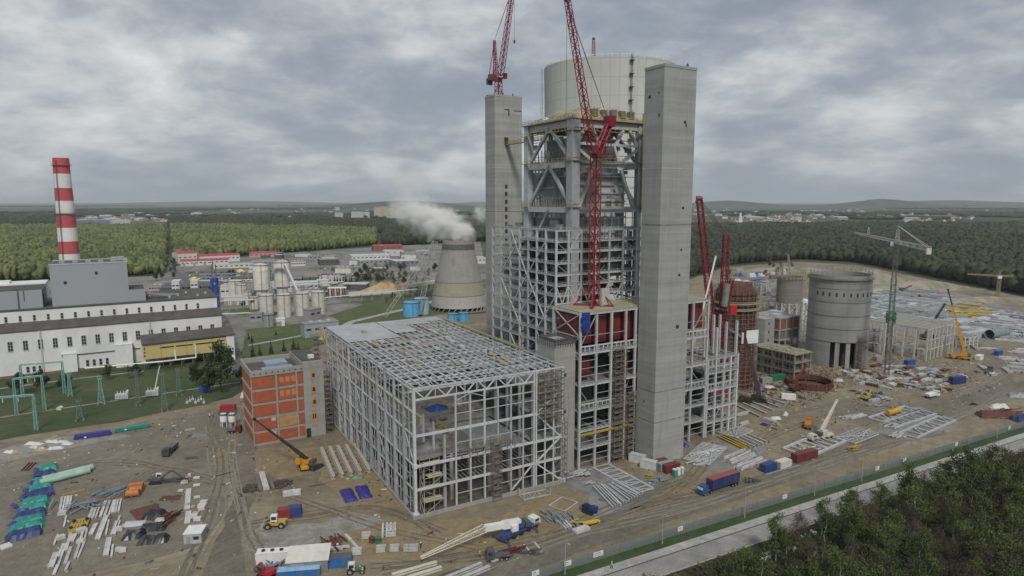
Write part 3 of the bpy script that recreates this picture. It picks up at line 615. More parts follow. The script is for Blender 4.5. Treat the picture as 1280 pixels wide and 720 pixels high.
    for k in range(60):
        u, v, z = r.choice(((r.uniform(2, 22), r.uniform(7, 28), 15.36), (r.uniform(12, 37), r.uniform(31, 70), 15.92), (r.uniform(41, 48), r.uniform(3, 60), r.choice((8.02, 15.32, 24.22))))); q = r.uniform(.6, 3.2); MB().box(u, v, z, u+q, v+r.uniform(.5, 2.6), z+r.uniform(.15, 1.1)).build('stored_part', FLM[k % 3], t)
    m = MB()
    for k in range(26): m.bar((11, 3+k*1.1, 14.7), (39, 3+k*1.1, 14.7), .2, .35) if k % 2 else m.bar((24, 3+k*1.1, 14.7), (39, 3+k*1.1, 14.7), .16, .3)
    for k in range(20): m.bar((12+k*1.4, 2, 7.6), (12+k*1.4, 29, 7.6), .18, .34)
    m.build('floor_beams', STEEL, t)
    m = MB()
    for i in range(8):
        for u in (14, 20, 27, 34): MB().box(u-.5, 6+i*11, 0, u+.5, 7+i*11, 14.9).build('pedestal', CONC, t)
    m = MB(); m.box(12, 38, 15.36, 36, 78, 15.9); m.box(18, 60, 15.9, 32, 74, 18.5); m.build('turbine_table', M('dark concrete', (.17, .165, .15), .9, .2, .2), t)
    m = MB(); m.box(-.8, -.9, 0, 50.4, -.42, 1.2); m.box(-1.0, -.42, 0, -.55, 102.4, 1.0); m.build('plinth', CONC, t)
    MB().box(0.8, 0.8, 0.02, 49.4, 99, 0.14).build('ground_slab', M('earth floor', (.095, .088, .075), .9, .3, .15), t)
    return t
turbine_hall()
o = MB(); r = random.Random(2)
n = 12; hts = {(i, j): 1.3*math.exp(-((i-6)**2+(j-4)**2)/14)+r.uniform(0, .45) for i in range(n+1) for j in range(9)}
o.add([(i*.7, j*.7, hts[i, j] if 0 < i < n and 0 < j < 8 else 0.02) for i in range(n+1) for j in range(9)], [(i*9+j, (i+1)*9+j, (i+1)*9+j+1, i*9+j+1) for i in range(n) for j in range(8)])
b = o.build('tarpaulin', BLUET); place(b, P(22.5, 40.5, 15.95), ANG); tag(b, 'crumpled blue tarpaulin over machinery inside the open hall frame', 'tarpaulin')
scaffold('stair_scaffold', 'cream steel stair tower just inside the near corner of the hall frame', P(3.0, .8), ANG, 6.2, 3.0, 14.4, SCAFC, lift=3.6, bay=3.1)
scaffold('scaffold_tower', 'tall brown scaffold against the middle of the hall front', P(24.0, -2.9), ANG, 2.8, 1.8, 19.5, SCAF)
scaffold('scaffold_deck', 'long brown scaffold bridge across the hall front at half height', P(14, -1.9, 15.8), ANG, 18, 1.4, 2.0, SCAF)
scaffold('scaffold_tower', 'brown scaffold on the upper right corner of the hall front', P(40.5, -2.2, 21), ANG, 9.5, 1.6, 16, SCAF)
scaffold('scaffold_tower', 'brown scaffold low on the right corner of the hall front', P(49.6, -2.3, 0), ANG, 1.8, 1.6, 20.5, SCAF)
scaffold('scaffold_tower', 'dark scaffold tower on the far left corner of the hall frame', P(-3.4, 96), ANG, 2.6, 5.2, 36, SCAF)
scaffold('scaffold_tower', 'dark scaffold tower beside the long left wall, behind the brick block', P(-2.9, 82), ANG, 2.2, 4.6, 24, SCAF)
r = random.Random(6)
for k in range(26):
    u, v = r.choice((9.5, 12.2, 22, 24.5, 34, 36.8))+r.uniform(-1, 1), r.uniform(10, 88)
    m = MB()
    for q in range(3): m.box(-.8-.1*q*(q-1), -1.7+.15*q, q*.22, .9-.1*q, 1.6-.1*q, q*.22+.2)
    b = m.build('sheeting_bundle', DECKY if k % 2 else ZINC); place(b, P(u, v, 38.83), ANG+r.uniform(-.1, .1))
    tag(b, 'ochre bundle of roof sheeting lying on the open hall roof' if k % 2 else 'grey bundle of roof sheeting lying on the open hall roof', 'bundle', 'ochre sheet bundles on the hall roof' if k % 2 else 'grey sheet bundles on the hall roof')
# ================================================================ concrete stair tower beside the hall
t = T('stair_tower', 'short square concrete stair tower between hall frame and red bunker bay', 'tower', P(50.75, 4.2), ANG)
m = MB(); m.box(0, 0, 0, 8.3, 10.2, 44.6); m.build('shaft', CONC, t)
m = MB(); m.box(.3, .3, 44.6, 8, .7, 45.5); m.box(.3, 9.4, 44.6, 8, 9.9, 45.5); m.box(.3, .7, 44.6, .7, 9.4, 45.5); m.box(7.6, .7, 44.6, 8, 9.4, 45.5)
for k in range(9): m.bar((.2+k*.98, -.18, 43.0), (.2+k*.98, -.18, 46.2), .16); m.bar((-.18, .2+k*1.2, 43.0), (-.18, .2+k*1.2, 46.0), .16)
m.bar((-.2, -.2, 46), (8.4, -.2, 46), .14); m.bar((-.2, -.2, 44.4), (8.4, -.2, 44.4), .2, .7); m.bar((-.2, 0, 45.9), (-.2, 10, 45.9), .14); m.build('formwork_ring', DSTEEL, t)
for z in (9, 20.5, 33): MB().box(3.9, -.05, z, 4.7, .1, z+1.1).build('opening', BLACK, t)
# ================================================================ the two tall concrete towers
STAIN = M('pour joint stain', (.19, .188, .18), .9, .3, .4); PALER_ = M('pale pour joint', (.37, .37, .35), .9, .15, .4)
def tower(label, u, v, h, mat, du, dv, ops, name='concrete_tower'):
    t = T(name, label, 'tower', P(u, v), ANG); m = MB(); m.box(0, 0, 0, du, dv, h); m.build('shaft', mat, t)
    m = MB(); m.box(-.12, -.12, h, du+.12, .3, h+.9); m.box(-.12, dv-.3, h, du+.12, dv+.12, h+.9); m.box(-.12, .3, h, .3, dv-.3, h+.9); m.box(du-.3, .3, h, du+.12, dv-.3, h+.9)
    m.build('parapet', mat, t)
    for z, c in ((h-32, PALER_), (h*.193, STAIN), (h*.112, STAIN), (h*.62, STAIN)): m = MB(); q = .05; m.box(-q, -q, z, du+q, -.002, z+.4); m.box(-q, 0, z, -.002, dv, z+.4); m.build('pour_joint', c, t)
    for f, a, z, w_, h_ in ops:
        m = MB(); m.box(a, -.05, z, a+w_, .12, z+h_) if f == 'r' else m.box(-.05, a, z, .12, a+w_, z+h_); m.build('opening', BLACK, t)
    r = random.Random(int(u)); m = MB()
    for k in range(5): x, y = r.uniform(.5, du-.5), r.choice((.2, dv-.2)); m.bar((x, y, h+.9), (x, y, h+r.uniform(1.6, 2.6)), .12); m.cbox((x, y, h+1.3), (.5, .5, .8))
    m.build('roof_fittings', DSTEEL, t); return t
TU, TV = 84.45, -6.87
tower('tall concrete tower nearest the camera, right of the boiler frame', TU, TV, 132.6, CONCT, 14.3, 9.0,
  [('r', 9.2, 115.4, 1.0, .9), ('r', 10.0, 114.2, .55, 1.2), ('r', 9.7, 87.5, .9, .8), ('r', 9.0, 65.0, .9, .8), ('r', 8.8, 47.0, 1.3, 1.2), ('r', 9.6, 73.5, .7, .7), ('l', 6.0, 123.5, 1.0, .9), ('l', 1.6, 117.0, .5, 1.2), ('l', 5.0, 21.0, .5, .8), ('l', 2.0, 124.5, .5, .5)])
LU, LV = TU-2, TV+106
tower('tall concrete tower behind the boiler frame, carrying a crimson crane', LU, LV, 137.4, CONCL, 14.6, 9.0,
  [('r', 5.2, 131.6, 2.6, .5), ('r', 7.2, 129.0, .6, 2.6), ('r', 10.2, 131.4, 4, .4), ('r', 5.0, 116.0, 2.2, 3.4)]+[('r', 5.4, z, 1.3, 1.9) for z in (96, 92.6, 89, 85.6, 82, 78.6, 75.2, 71.8, 68.4, 63, 59)])
t = T('access_bridge', 'yellow railed steel bridge high between left concrete tower and boiler frame', 'bridge', P(LU+5.5, LV-.1, 116.2), ANG)
bl = LV-66
m = MB(); m.box(-.2, -bl, -.3, 1.8, 0, 0); m.build('deck', DECKY, t)
m = MB()
for x in (-.2, 1.8): m.bar((x, -bl, 1.1), (x, 0, 1.1), .14); m.bar((x, -bl, .55), (x, 0, .55), .1); [m.bar((x, -bl*k/12, 0), (x, -bl*k/12, 1.1), .12) for k in range(13)]
m.build('railing', YELLOW, t)
# ================================================================ bunker bay (red hoppers behind a steel front)
def bay_frame(name, label, u0, u1, v0, v1, H, floors, us, redtop=True, label_cat='building frame', extra=None):
    t = T(name, label, label_cat, P(u0, v0), ANG); W, D = u1-u0, v1-v0
    for i, u in enumerate(us):
        MB().box(u-u0-.38, -.35, 0, u-u0+.38, .35, H).build('column', STEEL2, t)
        MB().box(u-u0-.4, D-.4, 0, u-u0+.4, D+.4, H).build('column', STEEL, t)
    for z, kind in floors:
        m = MB(); m.bar((0, 0, z), (W, 0, z), .4, .9); m.bar((0, D, z), (W, D, z), .4, .9)
        for u in us: m.bar((u-u0, 0, z), (u-u0, D, z), .35, .7)
        m.build('floor_beam', STEEL2, t)
        if kind == 'ladder':
            m = MB(); m.bar((0, -.1, z+2.4), (W, -.1, z+2.4), .3, .45); n = int(W/1.9)
            for k in range(n+1): m.bar((W*k/n, -.1, z), (W*k/n, -.1, z+2.4), .28)
            m.build('ladder_girder', STEEL2, t)
        m = MB()
        for q in (.6, 1.15): m.bar((0, -.45, z+q), (W, -.45, z+q), .09)
        for k in range(int(W/1.8)+1): m.bar((min(W, k*1.8), -.45, z), (min(W, k*1.8), -.45, z+1.15), .09)
        m.build('railing', STEEL2, t)
        if kind in ('slab', 'ladder'): MB().box(.5, 1.0, z+.2, W-.5, D-.5, z+.42).build('floor_slab', SLAB, t)
        if kind == 'yellow': MB().bar((.4, -.5, z-1.2), (W*.42, -.5, z-1.2), .4, .7).build('crane_rail', YELLOW, t)
    return t
usB = [60.2, 66.9, 73.3, 79.6, 84.0, 91.5, 99.3, 105.5, 112, 119.8]
BF = [(53.4, 'top'), (40.0, 'ladder'), (29.2, 'slab'), (20.3, 'ladder'), (13.5, 'yellow'), (7.2, 'slab')]
t = bay_frame('bunker_bay', 'tall steel bay with dark red hoppers at the top, around the nearest concrete tower', 60.2, 119.8, 3.2, 18.6, 53.8, BF, usB)
for i in range(len(usB)-1):
    a, b = usB[i]-60.2, usB[i+1]-60.2
    m = MB(); m.box(a+.55, 2.2, 42.8, b-.55, 13, 52.4); m.build('hopper', OXIDE, t)
    if i in (0, 3, 7): m = MB(); m.box(a+.6, 2.6, 31.0, b-.6, 9, 37.5); m.build('hopper', OXIDE, t)
MB().box(.2, .5, 53.86, 59.4, 15.2, 54.1).build('roof_deck', DECKY, t)
m = MB(); r = random.Random(12)
for i in range(len(usB)-1):
    a, b = usB[i]-60.2, usB[i+1]-60.2
    for z in (2.4, 4.6, 9.6, 11.6, 15.6, 17.8, 23.6, 25.8, 32.4, 35, 37.6, 46):
        if r.random() < .72: y_ = -.1; m.bar((a, y_, z), (b, y_, z), .2)
    if i not in (1, 2): m.bar((a, 2.0, 20.5 if i % 2 else 29), (b, 2.0, 29 if i % 2 else 20.5), .26)
    if i in (0, 4, 6, 8): m.bar((a, 0, 42.5), (b, 0, 53), .3)
m.build('secondary_steel', STEEL, t)
m = MB()
for i in range(len(usB)-1):
    a, b = usB[i]-60.2, usB[i+1]-60.2
    for z in (0.4, 7.7, 13.6, 20.8, 29.8): MB().box(a+1, 8+(i % 3), z, b-.8, 11+(i % 3), z+4.6).build('inner_plant', DSTEEL, t)
m = MB()      # left gable bracing seen above the stair tower
for z0, z1 in ((45.6, 53.4), (38, 45.6)): m.bar((-.1, 0, z0), (-.1, 15, z1), .3); m.bar((-.1, 15, z0), (-.1, 0, z1), .3); m.bar((-.1, 0, z0), (-.1, 15, z0), .3)
m.build('gable_bracing', STEEL2, t)
scaffold('stair_scaffold', 'brown scaffold stair climbing inside the red hopper bay', P(73.9, 1.2), ANG, 4.6, 1.7, 40, SCAF)
scaffold('stair_scaffold', 'brown scaffold beside the left edge of the nearest concrete tower', P(80.2, 1.1), ANG, 3.2, 1.6, 24, SCAF)
usR = [120.6, 125, 129.4, 133.2, 137.2]
t = bay_frame('side_bay', 'lower open steel bay with bare columns standing up, right of nearest concrete tower', 120.6, 137.2, 3.0, 19, 31.0, [(30.6, 'top'), (25.0, 'ladder'), (18.2, 'ladder'), (11.2, 'slab'), (5.4, 'slab')], usR)
for u, v, z in ((3.5, 5, 46), (6.3, 1.4, 42), (9.5, 6, 46), (12.4, 2.2, 43.5), (16.4, 9, 45), (16.2, 0.4, 44)): MB().box(u-.42, v, 0, u+.42, v+.8, z).build('column', STEEL2, t)
m = MB()
for z in (2, 4, 8, 13.5, 15.6, 21, 23, 28): m.bar((0, -.1, z), (16.6, -.1, z), .2); m.bar((16.6, 0, z), (16.6, 16, z), .2)
for k in range(4): m.bar((k*4.2, .2, 5.4 if k % 2 else 11.2), (k*4.2+4.2, .2, 11.2 if k % 2 else 5.4), .25)
m.build('secondary_steel', STEEL, t)
for q in ((1, 5, .3, 15.5, 12, 4.8), (2, 7, 11.6, 9, 12, 17), (4, 6, 18.7, 15, 11, 23.8)): MB().box(*q).build('inner_plant', DSTEEL, t)
# ================================================================ boiler house: lower lattice storey block, upper giant frame, boiler casing
def boiler_house():
    t = T('boiler_house', 'towering grey steel boiler frame with giant braces between the two concrete towers', 'building frame', P(62, 20), ANG)
    W, D, H = 43.0, 45.0, 80.2; us = [0, 5.2, 10.8, 17, 23.5, 30, 36.5, 43]; vs = [0, 6.4, 12.2, 18, 24, 31, 38, 45]
    for u in us: MB().box(u-.33, -.3, 0, u+.33, .3, H).build('column', STEEL2, t)
    for v in vs[1:]: MB().box(-.33, v-.3, 0, .33, v+.3, H).build('column', STEEL2, t)
    for v in vs[1:]: MB().box(W-.42, v-.4, 0, W+.42, v+.4, H).build('column', STEEL, t)
    zs = [80.0, 76.0, 72.4, 68.4, 64.4, 60.6, 57, 52.5, 48, 43.5, 39, 34, 29, 24, 19, 14, 9]
    for i, z in enumerate(zs):
        m = MB(); m.bar((0, 0, z), (W, 0, z), .35, .7 if i % 2 == 0 else .4); m.bar((0, 0, z), (0, D, z), .35, .5 if i % 2 == 0 else .36); m.bar((W, 0, z), (W, D, z), .4, .6)
        for u in us[1:-1]: m.bar((u, 0, z-.1), (u, 9, z-.1), .3, .5)
        for v in vs[1:-1]: m.bar((0, v, z-.1), (9, v, z-.1), .3, .5)
        m.build('floor_beam', STEEL2, t)
        if i in (1, 2, 3, 4, 6, 9, 12): MB().box(.8, .9, z+.1, W-.8, 12, z+.3).build('floor_slab', SLAB, t); MB().box(.8, 12.2, z+.1, 11, D-1, z+.3).build('floor_slab', SLAB, t)
    m = MB()
    for i in range(7):     # V girder above the bunker roof and braces
        a, b = us[i], us[i+1]; c = (a+b)/2; m.bar((a, -.15, 60.6), (c, -.15, 54.4), .32); m.bar((c, -.15, 54.4), (b, -.15, 60.6), .32)
    m.bar((0, -.15, 54.3), (W, -.15, 54.3), .4, .5)
    for (u0, z0, u1, z1) in ((5.2, 72.4, 10.8, 80), (36.5, 68, 43, 80), (30, 76, 36.5, 68), (43, 60.6, 36.5, 68)): m.bar((u0, -.2, z0), (u1, -.2, z1), .3)
    m.build('front_bracing', STEEL2, t)
    m = MB()
    for (v0, z0, v1, z1) in ((6.4, 76, 24, 57), (24, 57, 38, 39), (31, 80, 18, 62), (18, 62, 6.4, 48), (12.2, 60.6, 31, 39), (24, 76, 38, 62), (38, 60, 24, 44), (0, 57, 12.2, 43), (31, 39, 18, 24), (12.2, 43, 0, 30)): m.bar((-.2, v0, z0), (-.2, v1, z1), .36)
    m.build('side_bracing', STEEL2, t)
    for i, z in enumerate(zs[:13]):
        m = MB()
        for q in (.55, 1.1): m.bar((.3, -.32, z+q), (W-.3, -.32, z+q), .09); m.bar((-.3, .3, z+q), (-.3, D-.3, z+q), .09)
        for k in range(22): m.bar((W*k/22, -.32, z), (W*k/22, -.32, z+1.1), .09); m.bar((-.3, D*k/22, z), (-.3, D*k/22, z+1.1), .09)
        m.build('railing', STEEL2, t)
    r = random.Random(33)
    for i in range(34):
        m = MB(); z = r.choice(zs[:12]); k = r.randrange(6); m.bar((us[k], -.1, z), (us[k+1], -.1, z-3.8), .18) if i % 2 else m.bar((-.1, vs[k], z), (-.1, vs[k+1], z-3.8), .18); m.build('temporary_brace', STEEL, t)
    r = random.Random(3); MIXG = M('mixed grey equipment', (0.17, 0.17, 0.165), .7, .3, .2)
    for k in range(46): u, v, z = r.uniform(2, W-4), r.uniform(2.0, 10), r.choice(zs[:8]); MB().box(u, v, z+.32, u+r.uniform(1, 4), v+r.uniform(.8, 2), z+r.uniform(1, 3)).build('stored_part', MIXG, t)
    for k in range(52): v, u, z = r.uniform(2, D-4), r.uniform(2.0, 10), r.choice(zs[:13]); MB().box(u, v, z+.32, u+r.uniform(.8, 2), v+r.uniform(1, 4), z+r.uniform(1, 3.2)).build('stored_part', MIXG, t)
    m = MB()
    for k in range(30): u, z = r.uniform(1, W-2), r.choice(zs[:6]); m.bar((u, 1.2, z+.4), (u+r.uniform(1, 5), 1.2, z+r.uniform(.5, 3.4)), .14)
    for k in range(8): m.cyl((3+k*5, 4+k % 3, 55), (3+k*5, 4+k % 3, 79), .35+.2*(k % 3), n=8)
    m.build('pipes', STEEL, t)
    m = MB(); m.box(10, 12, 20, 34, 36, 84); m.build('inner_casing', M('inner casing dark', (0.19, 0.195, 0.20), .7, .25, .1), t)
    m = MB(); m.box(13, 14, 84, 33, 34, 88); m.build('inner_casing', DSTEEL, t)
    # ---- upper giant frame
    A, B, C, Dd = 8.0, 38.0, 1.6, 30.5; Z0, Z1, Z2, Z3 = 60, 87.0, 103.0, 118.0
    for (u, v, wd) in ((A, C, 1.7), (B, C, 1.0), (A, Dd, 1.35), (B, Dd, 1.2)): MB().box(u-wd, v-wd, 0.05, u+wd, v+wd, Z3+.3).build('giant_column', STEEL, t)
    for z, hh in ((Z1, 1.9), (Z2, 2.1), (Z3-1, 2.4)):
        m = MB(); m.bar((A, C, z), (B, C, z), 1.2, hh); m.bar((A, C, z), (A, Dd, z), 1.2, hh); m.bar((B, C, z), (B, Dd, z), 1.2, hh); m.bar((A, Dd, z), (B, Dd, z), 1.2, hh); m.build('giant_beam', STEEL2, t)
    m = MB(); mid = (C+Dd)/2
    for z0, z1 in ((Z2, Z3-1.5), (Z1, Z2)): m.bar((A-.1, C, z0+.4), (A-.1, mid, z1), 1.0, 1.2); m.bar((A-.1, Dd, z0+.4), (A-.1, mid, z1), 1.0, 1.2); m.bar((B, C, z0+.4), (B, mid, z1), 1.0, 1.2); m.bar((B, Dd, z0), (B, mid, z1), 1.0, 1.2)
    m.bar((A-.1, C, Z1-1), (A-.1, mid-4, 70), 1.0); m.bar((A-.1, Dd, 70), (A-.1, mid, Z1), 1.0)
    m.build('giant_brace', STEEL2, t)
    m = MB(); n1, n2 = A+9.3, B-9.3; zc = 110.0          # diamond braces on the front
    for n, e in ((n1, A), (n2, B)):
        m.bar((e, C-.1, zc-6.6), (n, C-.1, Z2+.3), 1.0); m.bar((e, C-.1, zc), (n, C-.1, zc+0), .9) if 0 else None
        m.bar((e, C-.1, Z3-9.5), (n-(n-e)*.42, C-.1, Z3-1.6), 1.0); m.bar((e, C-.1, zc-.5), (n, C-.1, Z2+.5), 1.0)
        m.bar((n, C-.1, Z2), ((A+B)/2+(n-(A+B)/2)*.45, C-.1, zc+.6), 1.0); m.bar((n-(n-e)*.2, C-.1, Z3-1.6), ((A+B)/2+(n-(A+B)/2)*.62, C-.1, zc), 1.0)
        m.bar((n, C-.1, Z2), (e+(n-e)*.25, C-.1, Z1+.5), 1.0)
    m.bar((A, C-.1, zc+.2), (B, C-.1, zc+.2), .8, .9); m.build('giant_brace', STEEL2, t)
    for n in (n1, n2):
        m = MB(); m.cyl((n, C-.8, Z2), (n, C+.4, Z2), 1.9, n=10); m.build('gusset', STEEL2, t)
    m = MB(); m.box(A+3, C+4, 62, B-3, Dd-3, 100.5); m.build('boiler_casing', M('boiler casing', (0.46, 0.47, 0.48), .55, .08, .05), t)
    m = MB(); m.box(A+5, C+6, 100.5, B-5, Dd-5, 113); m.build('boiler_top', M('boiler top plates', (0.20, 0.205, 0.21), .6, .3, .12), t)
    m = MB()
    for z in np.arange(64, 100, 2.9): m.bar((A+2.8, C+3.7, z), (B-2.8, C+3.7, z), .4, .5); m.bar((A+2.8, C+3.7, z), (A+2.8, Dd-2.8, z), .4, .5)
    for k in range(5): m.bar((A+3+k*5.8, C+3.7, 62), (A+3+k*5.8, C+3.7, 100), .3)
    m.build('buckstays', STEEL, t)
    m = MB()
    for k in range(60):
        z = r.uniform(66, 114); u, v = (r.uniform(A+1, B-4), C+r.uniform(1.2, 3)) if k % 2 else (A+r.uniform(.8, 2.5), r.uniform(C+2, Dd-3))
        m.box(u, v, z, u+(r.uniform(.8, 3) if k % 2 else .8), v+(.7 if k % 2 else r.uniform(.8, 3)), z+r.uniform(.5, 2.6))
    for k in range(34):
        v = C+2+k*.8; m.cyl((A+2.0, v, 88+4*(k % 2)), (A+2.0, v, 101+(k % 3)*4), .22, n=5)
    for z in (68, 72, 76, 80.5, 84, 91, 95, 99, 106.5, 112): m.bar((A, C+.9, z), (B, C+.9, z), .22); m.bar((A+.8, C, z), (A+.8, Dd, z), .22)
    for k in range(9): m.bar((A+2+k*3.3, C+.9, 62), (A+2+k*3.3, C+.9, Z1), .22); m.bar((A+.8, C+2+k*3.1, 62), (A+.8, C+2+k*3.1, Z1), .22)
    m.build('boiler_pipework', M('boiler steel bits', (0.24, 0.245, 0.25), .6, .3, .2), t)
    for z in (Z1+1.1, Z2+1.2, Z3-3.5):
        m = MB()
        for p, q in (((A-1.6, C-1.9, z), (B+1.6, C-1.9, z)), ((A-2.0, C-1.6, z), (A-2.0, Dd+1.6, z))):
            m.bar(p, q, 1.1, .15); m.bar((p[0], p[1], p[2]+1.1), (q[0], q[1], q[2]+1.1), .12)
            for k in range(17): f = k/16; x, y = p[0]+(q[0]-p[0])*f, p[1]+(q[1]-p[1])*f; m.bar((x, y, z), (x, y, z+1.1), .12)
        m.build('catwalk', M('catwalk yellow grey', (0.33, 0.29, 0.13), .7, .2), t)
    m = MB(); m.prism([(A-2, C-2), (B+2, C-2), (B+2, Dd+2), (A-2, Dd+2)], Z3+.35, Z3+.8); m.build('roof_slab', DECKY, t)
    m = MB(); z = Z3+.8; a = [(A-1.4, C-1.2, z), (B+1.4, C-1.2, z), (B+1.4, Dd+1.2, z), (A-1.4, Dd+1.2, z), (A+8, C+3.6, z+4.9), (B-7, C+3.6, z+4.9), (B-7, Dd-8, z+4.9), (A+8, Dd-8, z+4.9)]
    m.add(a, [(0,1,5,4), (1,2,6,5), (2,3,7,6), (3,0,4,7), (4,5,6,7), (0,3,2,1)]); m.build('roof_cap', M('weathered deck', (0.27, 0.255, 0.20), 0.85, 0.25, 0.3), t)
    for k in range(5): MB().box(A+8+k*4.2, C-.6, z+1.0, A+10.2+k*4.2, C+1.2, z+3.6).build('roof_vent', M('brown vent box', (0.17, 0.14, 0.11), .7, .2), t)
    m = MB()
    for x0, y0, x1, y1 in ((A-2, C-2, B+2, C-2), (B+2, C-2, B+2, Dd+2), (A-2, C-2, A-2, Dd+2)):
        for zz in (z+.5, z+1.1): m.bar((x0, y0, zz), (x1, y1, zz), .13)
        for k in range(15): f = k/14; m.bar((x0+(x1-x0)*f, y0+(y1-y0)*f, z-.3), (x0+(x1-x0)*f, y0+(y1-y0)*f, z+1.1), .13)
    m.build('roof_railing', YELLOW, t)
    m = MB(); m.bar((B+.5, C-1.5, 86), (B+.5, C-1.5, Z3+4), .5); m.bar((B+2.2, C-1.5, 86), (B+2.2, C-1.5, Z3+2), .4)
    for k in range(14): m.bar((B+.5, C-1.5, 86+k*2.4), (B+2.2, C-1.5, 88+k*2.4), .2)
    m.build('stair_mast', YELLOW, t)
    for k in range(2):
        m = MB(); m.lathe([(.05, 2.2), (1.5, 1.9), (2.1, 1.0), (2.1, 0)][::-1], 12, (A+2+13*k, Dd-9-17*k)); o = m.build('vent_dome', WHITE, t, True); o.location.z = Z3+.9+2.2*k
    return t
boiler_house()
# ================================================================ big new cooling tower behind
t = T('cooling_tower', 'huge new pale concrete cooling tower standing behind the boiler frame', 'cooling tower', (65.0, 450, 0))
def hyper(z, zt, rt, c): return rt*math.sqrt(1+((z-zt)/c)**2)
zz = np.linspace(12, 177.5, 40); prof = [(hyper(z, 148, 43.0, 182), z) for z in zz]
SHELL = bpy.data.materials.new('tower shell'); SHELL.use_nodes = True; tt = SHELL.node_tree; bb = tt.nodes['Principled BSDF']; bb.inputs['Roughness'].default_value = .85
co = nd(tt, 'ShaderNodeTexCoord').outputs['Object']; sp_ = nd(tt, 'ShaderNodeSeparateXYZ'); lk(tt, co, sp_.inputs[0])
an = mth(tt, 'FRACT', mth(tt, 'MULTIPLY', mth(tt, 'ARCTAN2', sp_.outputs['Y'], sp_.outputs['X']), 48/(2*math.pi)))
zl = mth(tt, 'FRACT', mth(tt, 'DIVIDE', sp_.outputs['Z'], 11.0)); jt = mth(tt, 'MAXIMUM', mth(tt, 'LESS_THAN', an, 0.075), mth(tt, 'LESS_THAN', zl, 0.05))
pan = mth(tt, 'ADD', mth(tt, 'MULTIPLY', mth(tt, 'FLOOR', mth(tt, 'MULTIPLY', mth(tt, 'ARCTAN2', sp_.outputs['Y'], sp_.outputs['X']), 48/(2*math.pi))), 7.13), mth(tt, 'MULTIPLY', mth(tt, 'FLOOR', mth(tt, 'DIVIDE', sp_.outputs['Z'], 11.0)), 3.7))
wn = nd(tt, 'ShaderNodeTexWhiteNoise', noise_dimensions='1D'); lk(tt, pan, wn.inputs['W'])
cc = ramp(tt, noise(tt, co, 0.03, 6, .6), [(.3, (.45, .46, .435)), (.7, (.515, .525, .49))]); cc = mix(tt, 1.0, cc, ramp(tt, wn.outputs[0], [(0, (.95,)*3), (1, (1.04,)*3)]), 'MULTIPLY'); cc = mix(tt, mth(tt, 'MULTIPLY', jt, .5), cc, (.30, .31, .285)); lk(tt, cc, bb.inputs['Base Color'])
m = MB(); inner = [(r-1.0, z) for r, z in reversed(prof)]; m.lathe(prof+inner+[prof[0]], 96); m.build('shell', SHELL, t, True)
m = MB()
for k in range(40): a = 2*math.pi*k/40; b = a+math.pi/40; c = a-math.pi/40; rb, rt_ = 55.5, prof[0][0]; m.bar((rb*math.cos(a), rb*math.sin(a), 0), (rt_*math.cos(b), rt_*math.sin(b), 12.2), 1.0); m.bar((rb*math.cos(a), rb*math.sin(a), 0), (rt_*math.cos(c), rt_*math.sin(c), 12.2), 1.0)
m.build('raking_columns', CONC, t)
m = MB()
for k in range(90): a = 2*math.pi*k/90; q = prof[-1][0]-.4; m.bar((q*math.cos(a), q*math.sin(a), 177.4), (q*math.cos(a), q*math.sin(a), 178.9), .2)
m.lathe([(prof[-1][0]-.3, 178.4), (prof[-1][0]-.5, 178.4), (prof[-1][0]-.5, 178.6), (prof[-1][0]-.3, 178.6), (prof[-1][0]-.3, 178.4)], 90); m.build('rim_railing', WHITE, t)
m = MB(); la = -math.pi/2+0.05+.12
for k in range(30):
    z = 120+k*1.95; r_ = hyper(z, 148, 43.0, 182)+.8; x, y = r_*math.cos(la), r_*math.sin(la); m.bar((x-.4, y, z), (x-.4, y, z+2), .25); m.bar((x+.4, y, z), (x+.4, y, z+2), .25)
    if k % 4 == 0: m.cbox((x, y-.5, z), (2.6, 2.0, .5), .3); m.bar((x-1.1, y-1.2, z), (x+1.1, y-.9, z+1.6), .3)
m.build('access_ladder', DSTEEL, t)
t = T('hoist_mast', 'thin pale hoist mast against the left edge of the new cooling tower', 'mast', (66.5-46.6, 446, 0)); m = MB(); m.lattice((0, 0, 0), (0, 0, 177), 1.1, 1.1, 90, .16, .09); m.build('mast', STEEL2, t)
m = MB(); [m.bar((0, 0, z), (2.2+.4*(abs(z-145)/60), 1.5, z), .25) for z in range(20, 176, 12)]; m.build('wall_ties', STEEL2, t)
# ================================================================ old power plant
WHITEW = M('white render wall', (0.67, 0.68, 0.69), 0.7, 0.035, 0.08, dirt=(0.40, 0.41, 0.41), dirt_amt=0.45, dscale=0.05); ROOFD = M('bitumen roof', (0.075, 0.072, 0.068), 0.85, 0.2, 0.15)
YELW = M('yellow cladding', (0.47, 0.39, 0.17), 0.6, 0.06, 0.1); WFRAME = M('window frame', (0.45, 0.46, 0.47), 0.5, 0.05); BROWNB = M('brown plinth', (0.16, 0.13, 0.10), 0.8, 0.15)
def window(t, u, v, z, w_, h_, nx=2, ny=3, name='window'):
    """recessed dark panes in a frame with mullions, on a wall facing -v"""
    m = MB(); m.box(u-w_/2, v-.06, z-h_/2, u+w_/2, v+.1, z+h_/2); o = m.build(name, GLASS, t); f = MB()
    for i in range(nx+1): x = u-w_/2+w_*i/nx; f.box(x-.08, v-.12, z-h_/2-.02, x+.08, v-.065, z+h_/2+.02)
    for k in range(ny+1): y = z-h_/2+h_*k/ny; f.box(u-w_/2, v-.125, y-.07, u+w_/2, v-.062, y+.07)
    f.box(u-w_/2-.15, v-.3, z-h_/2-.2, u+w_/2+.15, v-.02, z-h_/2-.04)
    f.build('frame', WFRAME, o); return o
t = T('power_hall', 'long white hall of the old power plant with two rows of dark windows', 'building', P(0, 0), ANG)
